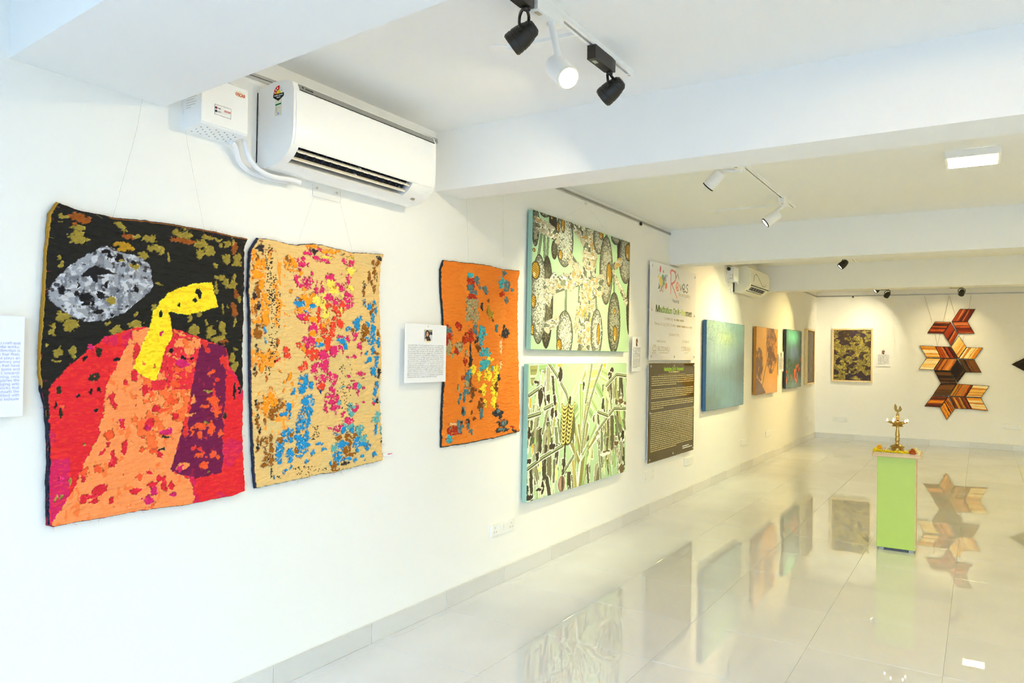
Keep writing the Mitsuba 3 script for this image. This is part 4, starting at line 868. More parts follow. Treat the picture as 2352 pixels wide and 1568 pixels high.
# ---------------------------------------------------------------- wooden star artwork on the end wall
RH = [[(2.341, 2.392), (2.572, 2.388), (2.457, 2.173), (2.219, 2.175)], [(2.226, 2.171), (2.457, 2.173), (2.565, 1.966), (2.325, 1.966)], [(1.969, 2.179), (2.207, 2.168), (2.093, 1.966), (1.852, 1.975)], [(2.207, 2.163), (2.318, 1.959), (2.215, 1.751), (2.097, 1.966)], [(2.333, 1.932), (2.446, 1.734), (2.329, 1.54), (2.215, 1.737)], [(2.446, 1.731), (2.686, 1.725), (2.565, 1.527), (2.329, 1.534)], [(1.977, 1.744), (2.208, 1.737), (2.322, 1.539), (2.066, 1.535)], [(1.733, 1.75), (1.977, 1.744), (2.066, 1.544), (1.844, 1.544)], [(1.844, 1.537), (2.066, 1.532), (1.953, 1.328), (1.721, 1.331)], [(2.071, 1.53), (2.314, 1.531), (2.204, 1.321), (1.957, 1.323)], [(2.329, 1.522), (2.565, 1.515), (2.671, 1.302), (2.442, 1.301)], [(2.314, 1.517), (2.438, 1.306), (2.318, 1.116), (2.208, 1.317)], [(1.961, 1.319), (2.204, 1.317), (2.31, 1.107), (2.065, 1.104)], [(2.065, 1.095), (2.31, 1.104), (2.185, 0.886), (1.942, 0.879)], [(1.939, 0.872), (2.182, 0.877), (2.055, 0.68), (1.818, 0.685)], [(2.306, 1.099), (2.546, 1.087), (2.438, 0.88), (2.193, 0.883)], [(2.546, 1.087), (2.785, 1.078), (2.669, 0.882), (2.441, 0.88)], [(2.193, 0.873), (2.435, 0.876), (2.535, 0.67), (2.289, 0.669)], [(2.441, 0.871), (2.664, 0.873), (2.77, 0.654), (2.535, 0.67)], [(2.178, 0.868), (2.284, 0.666), (2.162, 0.465), (2.059, 0.671)]]
PAL = {'r': [(150, 52, 16), (96, 26, 12), (176, 74, 22), (60, 24, 14), (140, 44, 14), (190, 110, 60)], 'l': [(236, 168, 66), (250, 214, 140), (224, 140, 36), (244, 190, 96), (206, 128, 44), (252, 226, 170)],
       'o': [(196, 104, 30), (150, 60, 18), (222, 140, 60), (110, 50, 20), (206, 116, 40), (120, 40, 16)], 'd': [(54, 34, 18), (84, 56, 28), (36, 24, 16), (96, 60, 26), (46, 30, 18), (120, 72, 30)],
       'm': [(214, 150, 50), (176, 130, 50), (120, 50, 18), (150, 64, 22), (96, 40, 16), (206, 110, 36)], 'a': [(230, 138, 30), (196, 92, 22), (240, 158, 46), (120, 52, 16), (226, 130, 30), (90, 40, 16)], 'k': [(40, 30, 14), (30, 22, 12), (52, 38, 16), (36, 28, 14), (46, 36, 18), (28, 20, 12)]}
diffuse('panel_edge', (0.030, 0.016, 0.008))
mat('wood_inlay', {'type': 'twosided', 'b': {'type': 'principled', 'base_color': {'type': 'mesh_attribute', 'name': 'vertex_color'}, 'roughness': 0.5, 'specular': 0.15}})
def to_back(v): return np.c_[v[:, 0] - v[:, 1] * math.sin(BROT), backy(v[:, 0]) + v[:, 1] * math.cos(BROT), v[:, 2]]
def rhombus(t, P, pal, along, seed):
    """board with a dark rim and an inlay of wood strips running along edge 0 (P0-P1) or edge 1 (P1-P2)"""
    P = np.array(P, float)
    c = P.mean(0)
    brd = extr([tuple(q) for q in P], 'y', -0.030, -0.014)
    k = part(t, 'panel', trimesh.Trimesh(to_back(brd.vertices), brd.faces, process=False), 'panel_edge', label='rhombus board with a dark rim')
    Q = c + (P - c) * 0.945
    nu, nv = 40, 40
    u, v = np.meshgrid(np.linspace(0, 1, nu), np.linspace(0, 1, nv))
    G = (1 - v)[..., None] * ((1 - u)[..., None] * Q[0] + u[..., None] * Q[1]) + v[..., None] * ((1 - u)[..., None] * Q[3] + u[..., None] * Q[2])
    rg = np.random.default_rng(seed)
    s, l = (v, u) if along == 0 else (u, v)
    nz = meshkit.fbm(np.stack([s * 9 + seed, l * 1.6, s * 0 + seed * 3.1], -1), 3, 2)
    e = np.clip(s + (nz - 0.5) * 0.10, 0, 0.9999)
    n = 11; cols = [srgb(*PAL[pal][rg.integers(0, 6)]) for _ in range(n)]
    w = np.r_[0, np.cumsum(rg.uniform(0.4, 1.6, n))]; w /= w[-1]
    idx = np.clip(np.searchsorted(w, e, 'right') - 1, 0, n - 1)
    C = np.array(cols)[idx] * (0.75 + 0.5 * meshkit.fbm(np.stack([s * 40, l * 2.5, s * 0 + seed], -1), 2, 1))[..., None]
    V = to_back(np.c_[G[..., 0].ravel(), np.full(nu * nv, -0.0315), G[..., 1].ravel()])
    scene[k + '__inlay'] = mikit.ply(trimesh.Trimesh(V, grid_faces(nv, nu), process=False), 'wood_inlay', smooth=True, color=C.reshape(-1, 3))
    return k
t = thing('wooden_star_artwork', 'wall artwork of rhombus wood panels forming three stacked stars, on the end wall', 'artwork')
KIND = ['r1', 'r0', 'r0', 'r1', 'l1', 'l1', 'r1', 'l0', 'l0', 'o1', 'd1', 'd1', 'd0', 'd0', 'a0', 'm1', 'l0', 'm1', 'l0', 'a0']
for i, P in enumerate(RH): rhombus(t, P, KIND[i][0], int(KIND[i][1]), 50 + i)
part(t, 'hanger', cat(*[on_back(box((x - .02, -.014, z - .02), (x + .02, 0, z + .02))) for x, z in ((2.40, 2.28), (2.03, 2.07), (2.33, 1.62), (2.06, 1.43), (2.19, 1.2), (2.15, .98))]), 'panel_edge')
t = thing('wooden_star_artwork', 'dark wood rhombus artwork cut off by the right edge of the photo', 'artwork')
for i, P in enumerate([[(3.095, 1.452), (3.29, 1.572), (3.50, 1.452), (3.29, 1.335)], [(3.50, 1.452), (3.70, 1.572), (3.90, 1.452), (3.70, 1.335)], [(3.30, 1.58), (3.50, 1.70), (3.70, 1.58), (3.50, 1.462)]]): rhombus(t, P, 'k', 0, 90 + i)
part(t, 'hanger', on_back(box((3.48, -.014, 1.43), (3.52, 0, 1.55))), 'panel_edge')
for a, b, o in ((bp(1.808, 2.617, .02), bp(1.925, 2.17, .02), 'left hook'), (bp(2.178, 2.612, .02), bp(2.098, 2.18, .02), 'middle hook, left strand'), (bp(2.186, 2.612, .02), bp(2.268, 2.30, .02), 'middle hook, right strand'), (bp(2.508, 2.61, .02), bp(2.475, 2.385, .02), 'right hook')):
    string([a, (a + b) / 2 + BN * 0.003, b], f'jute string of the wooden star artwork from its {o}', 'jute', 0.0022)
for a, b, o in ((bp(1.971, 1.965, .012), bp(2.008, 1.75, .012), 'left strand under the upper star'), (bp(2.047, 1.965, .012), bp(2.012, 1.75, .012), 'right strand under the upper star'), (bp(2.41, 1.965, .012), bp(2.39, 1.82, .012), 'strand at the right above the light wood points')):
    string([a, b], f'jute string of the wooden star artwork, {o}', 'jute', 0.0018)
string([bp(3.30, 2.66, .012), bp(3.29, 1.575, .012)], 'jute string holding the dark rhombus artwork at the right edge', 'jute', 0.0018)

# ---------------------------------------------------------------- patterns of the textile works and paintings, in wall metres (depth, height, half sizes, colour code)
T1_TOP = [(1.233,1.979),(1.269,1.972),(1.313,1.961),(1.372,1.962),(1.434,1.958),(1.532,1.966),(1.664,1.971),(1.807,1.969),(1.979,1.962)]
T1_RIGHT = [(1.979,1.962),(1.964,1.927),(1.963,1.833),(1.961,1.693),(1.962,1.554),(1.965,1.433),(1.968,1.307),(1.968,1.168),(1.977,1.027),(1.984,.952),(1.991,.902)]
T1_BOT = [(1.227,.905),(1.251,.896),(1.321,.898),(1.434,.897),(1.535,.899),(1.643,.895),(1.735,.89),(1.832,.892),(1.935,.894),(1.991,.902)]
T1_LEFT = [(1.233,1.979),(1.208,1.937),(1.206,1.882),(1.201,1.789),(1.198,1.678),(1.193,1.586),(1.19,1.495),(1.19,1.436),(1.192,1.411),(1.198,1.349),(1.211,1.3),(1.22,1.208),(1.224,1.115),(1.222,1.042),(1.227,.905)]
T1_SILVER = [(1.207,1.661),(1.216,1.698),(1.24,1.73),(1.281,1.779),(1.323,1.811),(1.375,1.849),(1.398,1.856),(1.445,1.84),(1.494,1.836),(1.531,1.824),(1.557,1.802),(1.562,1.757),(1.572,1.729),(1.555,1.703),(1.514,1.667),(1.47,1.628),(1.419,1.601),(1.369,1.587),(1.328,1.587),(1.292,1.599),(1.249,1.623),(1.224,1.643)]
T1_EYE = [(1.314,1.741),(1.332,1.766),(1.357,1.782),(1.388,1.776),(1.439,1.759),(1.404,1.758),(1.366,1.748),(1.366,1.723),(1.351,1.725),(1.343,1.744)]
T1_HOLES = [(1.442,1.818,.019,.014,'k'),(1.497,1.796,.016,.014,'g'),(1.494,1.808,.011,.008,'k'),(1.251,1.688,.01,.013,'k'),(1.327,1.666,.022,.018,'k'),(1.417,1.664,.02,.012,'g'),(1.353,1.652,.011,.01,'k'),(1.372,1.622,.019,.007,'k'),(1.419,1.613,.011,.006,'k'),(1.401,1.718,.007,.012,'k'),(1.505,1.711,.012,.012,'k'),(1.379,1.681,.013,.014,'k'),(1.304,1.71,.004,.012,'k'),(1.301,1.679,.009,.01,'k'),(1.394,1.834,.016,.009,'k'),(1.41,1.82,.012,.006,'k'),(1.45,1.809,.01,.006,'g'),(1.331,1.647,.014,.008,'k')]
T1_YELLOW = [(1.814,1.768),(1.842,1.667),(1.713,1.629),(1.631,1.637),(1.64,1.604),(1.649,1.544),(1.625,1.502),(1.605,1.422),(1.586,1.372),(1.537,1.394),(1.499,1.423),(1.507,1.443),(1.538,1.521),(1.562,1.583),(1.57,1.634),(1.599,1.677),(1.625,1.704),(1.669,1.729),(1.739,1.753)]
T1_YH = [(1.754,1.721,.014,.011,'k'),(1.74,1.687,.012,.008,'k'),(1.759,1.706,.007,.011,'k'),(1.671,1.669,.007,.007,'k'),(1.6,1.627,.005,.013,'k'),(1.604,1.554,.009,.011,'m'),(1.54,1.439,.005,.011,'o'),(1.581,1.431,.005,.009,'o')]
T1_MOUND = [(1.288,1.436),(1.338,1.485),(1.397,1.533),(1.459,1.555),(1.52,1.575),(1.584,1.572),(1.673,1.569),(1.744,1.547),(1.807,1.527),(1.884,1.506),(1.901,1.442),(1.901,1.433),(1.928,1.401),(1.951,1.354),(1.973,1.307),(2.01,1.164),(2.044,.896),(2.047,.782),(1.184,.866),(1.227,.905),(1.225,1.115),(1.22,1.359),(1.254,1.403),(1.288,1.44)]
T1_PEACH = [(1.496,1.558),(1.554,1.577),(1.655,1.57),(1.768,1.535),(1.775,1.43),(1.733,1.395),(1.743,1.369),(1.726,1.304),(1.7,1.189),(1.67,1.084),(1.654,1.031),(1.733,.986),(1.753,.931),(1.753,.844),(1.227,.864),(1.24,.91),(1.284,.977),(1.311,1.033),(1.339,1.102),(1.378,1.175),(1.395,1.259),(1.408,1.369),(1.442,1.435),(1.465,1.483)]
T1_PURPLE = [(1.778,1.537),(1.884,1.506),(1.896,1.429),(1.889,1.392),(1.887,1.356),(1.877,1.129),(1.88,.993),(1.757,.987),(1.695,1.009),(1.651,1.036),(1.67,1.084),(1.704,1.206),(1.734,1.338),(1.755,1.447)]
T1_GOLD = [(1.304,1.939,.035,.016,'h'),(1.254,1.936,.014,.006,'g'),(1.244,1.918,.007,.003,'g'),(1.304,1.874,.031,.025,'g'),(1.299,1.907,.022,.009,'g'),(1.285,1.916,.007,.005,'h'),(1.439,1.937,.02,.005,'g'),(1.455,1.92,.012,.004,'g'),(1.472,1.902,.02,.009,'h'),(1.502,1.902,.017,.007,'g'),(1.456,1.864,.037,.016,'G'),(1.531,1.837,.019,.011,'g'),(1.555,1.902,.024,.015,'g'),(1.577,1.869,.035,.012,'g'),(1.601,1.858,.011,.013,'g'),(1.683,1.941,.042,.015,'g'),(1.688,1.916,.061,.011,'h'),(1.631,1.84,.006,.019,'g'),(1.759,1.909,.029,.018,'g'),(1.799,1.892,.017,.027,'g'),(1.788,1.943,.029,.008,'g'),(1.838,1.939,.02,.005,'g'),(1.848,1.921,.01,.008,'g'),(1.879,1.929,.015,.011,'g'),(1.76,1.873,.015,.019,'g'),(1.875,1.865,.012,.023,'g'),(1.911,1.911,.016,.023,'h'),(1.928,1.867,.018,.033,'g'),(1.83,1.833,.009,.008,'g'),(1.905,1.942,.009,.016,'g'),(1.856,1.79,.024,.013,'g'),(1.878,1.765,.013,.025,'g'),(1.919,1.796,.01,.013,'g'),(1.909,1.763,.015,.023,'g'),(1.832,1.747,.009,.026,'g'),(1.928,1.728,.014,.013,'h'),(1.942,1.706,.009,.014,'g'),(1.917,1.663,.011,.033,'h'),(1.593,1.737,.016,.005,'g'),(1.865,1.66,.005,.021,'g'),(1.89,1.67,.006,.008,'g'),(1.24,1.797,.008,.01,'g'),(1.246,1.772,.006,.012,'g'),(1.26,1.601,.026,.021,'g'),(1.278,1.573,.025,.022,'g'),(1.223,1.556,.011,.022,'g'),(1.248,1.481,.011,.017,'g'),(1.291,1.479,.011,.022,'g'),(1.24,1.451,.013,.005,'g'),(1.408,1.581,.007,.011,'g'),(1.439,1.558,.024,.016,'g'),(1.503,1.579,.032,.014,'g'),(1.738,1.573,.022,.022,'g'),(1.806,1.567,.02,.027,'g'),(1.861,1.582,.017,.027,'g'),(1.718,1.616,.008,.013,'g'),(1.756,1.635,.008,.011,'g'),(1.791,1.597,.006,.011,'g'),(1.842,1.539,.031,.013,'g'),(1.873,1.528,.021,.008,'h'),(1.573,1.65,.007,.01,'g'),(1.505,1.618,.006,.008,'g'),(1.913,1.465,.015,.018,'g'),(1.931,1.497,.011,.009,'g'),(1.923,1.608,.005,.019,'g'),(1.214,1.502,.006,.004,'g'),(1.922,1.424,.015,.022,'g')]
T1_BITS = [(1.377,1.482,.011,.017,'n'),(1.347,1.497,.01,.008,'m'),(1.438,1.455,.016,.007,'k'),(1.331,1.459,.007,.01,'k'),(1.648,1.489,.013,.008,'k'),(1.694,1.46,.012,.012,'k'),(1.734,1.46,.008,.006,'k'),(1.358,1.393,.016,.013,'n'),(1.251,1.354,.008,.014,'n'),(1.352,1.345,.005,.008,'k'),(1.38,1.35,.007,.008,'k'),(1.308,1.33,.005,.007,'k'),(1.242,1.299,.003,.017,'k'),(1.258,1.279,.006,.021,'n'),(1.372,1.278,.008,.009,'k'),(1.927,1.323,.007,.037,'k'),(1.951,1.326,.006,.013,'k'),(1.291,1.039,.005,.015,'g'),(1.25,.991,.005,.014,'g'),(1.266,.993,.004,.007,'g'),(1.336,1.16,.003,.008,'g'),(1.633,1.16,.02,.007,'n'),(1.616,1.115,.012,.006,'k'),(1.807,1.327,.022,.005,'g'),(1.798,1.203,.01,.01,'g'),(1.883,1.224,.007,.012,'n'),(1.815,1.004,.006,.006,'g'),(1.39,.996,.027,.018,'r'),(1.356,.976,.023,.01,'r'),(1.338,.972,.012,.018,'r'),(1.375,.96,.016,.009,'r'),(1.519,.973,.023,.011,'r'),(1.587,.963,.013,.019,'m'),(1.568,.935,.017,.014,'m'),(1.572,1.037,.013,.011,'r'),(1.58,.991,.019,.008,'r'),(1.436,1.094,.009,.026,'r'),(1.426,1.082,.007,.011,'r'),(1.477,1.134,.011,.025,'r'),(1.546,1.344,.018,.02,'r'),(1.566,1.327,.01,.012,'R'),(1.56,1.216,.018,.027,'r'),(1.558,1.2,.009,.01,'m'),(1.542,1.166,.006,.005,'r'),(1.632,1.181,.025,.013,'m'),(1.608,1.1,.012,.012,'r'),(1.657,.975,.019,.016,'r'),(1.665,.938,.015,.012,'m'),(1.614,1.007,.018,.011,'r'),(1.508,1.399,.017,.019,'r'),(1.667,1.238,.015,.018,'r'),(1.637,1.363,.006,.02,'r'),(1.613,1.263,.026,.01,'R'),(1.652,1.299,.027,.015,'R'),(1.664,1.362,.017,.015,'R'),(1.586,1.272,.016,.012,'r'),(1.681,1.422,.028,.016,'R'),(1.694,1.439,.033,.013,'m'),(1.425,1.317,.008,.02,'r'),(1.437,1.289,.008,.015,'r'),(1.467,1.223,.009,.019,'r'),(1.42,1.187,.016,.02,'R'),(1.539,1.119,.008,.01,'R'),(1.586,1.114,.017,.01,'R'),(1.494,.922,.008,.004,'R'),(1.34,1.063,.015,.011,'R'),(1.384,1.073,.016,.014,'R'),(1.333,1.041,.009,.013,'r'),(1.533,1.022,.012,.012,'R'),(1.586,.911,.008,.009,'R'),(1.708,1.041,.028,.016,'p'),(1.694,1.034,.014,.012,'m'),(1.794,1.035,.02,.015,'R'),(1.833,1.071,.011,.015,'R'),(1.774,1.077,.024,.009,'R'),(1.833,1.29,.03,.022,'R'),(1.844,1.245,.02,.027,'R'),(1.776,1.191,.029,.017,'R'),(1.825,1.179,.015,.032,'R'),(1.789,1.27,.019,.009,'R'),(1.82,1.402,.015,.013,'R'),(1.74,1.303,.009,.017,'p'),(1.727,1.239,.024,.008,'p'),(1.866,1.158,.009,.019,'R'),(1.738,1.177,.007,.022,'R'),(1.772,1.152,.012,.013,'R'),(1.858,1.059,.008,.01,'R'),(1.261,1.051,.004,.011,'m'),(1.263,1.298,.008,.006,'R')]
T2_TOP = [(2.029,1.973),(2.1,1.976),(2.204,1.97),(2.241,1.97),(2.284,1.981),(2.332,1.99),(2.398,1.991),(2.487,1.987),(2.58,1.98),(2.695,1.991),(2.8,2.0)]
T2_LEFT = [(2.029,1.973),(2.014,1.95),(1.994,1.912),(1.992,1.841),(1.99,1.753),(1.999,1.647),(2.001,1.542),(2.003,1.45),(2.006,1.412),(2.011,1.306),(2.018,1.199),(2.025,1.092),(2.033,.985),(2.044,.907)]
T2_RIGHT = [(2.8,2.0),(2.78,1.948),(2.774,1.818),(2.781,1.69),(2.793,1.562),(2.803,1.45),(2.801,1.403),(2.794,1.296),(2.801,1.145),(2.814,1.015),(2.822,.937)]
T2_BOT = [(2.044,.907),(2.179,.911),(2.296,.914),(2.394,.92),(2.498,.918),(2.607,.925),(2.723,.931),(2.822,.937)]
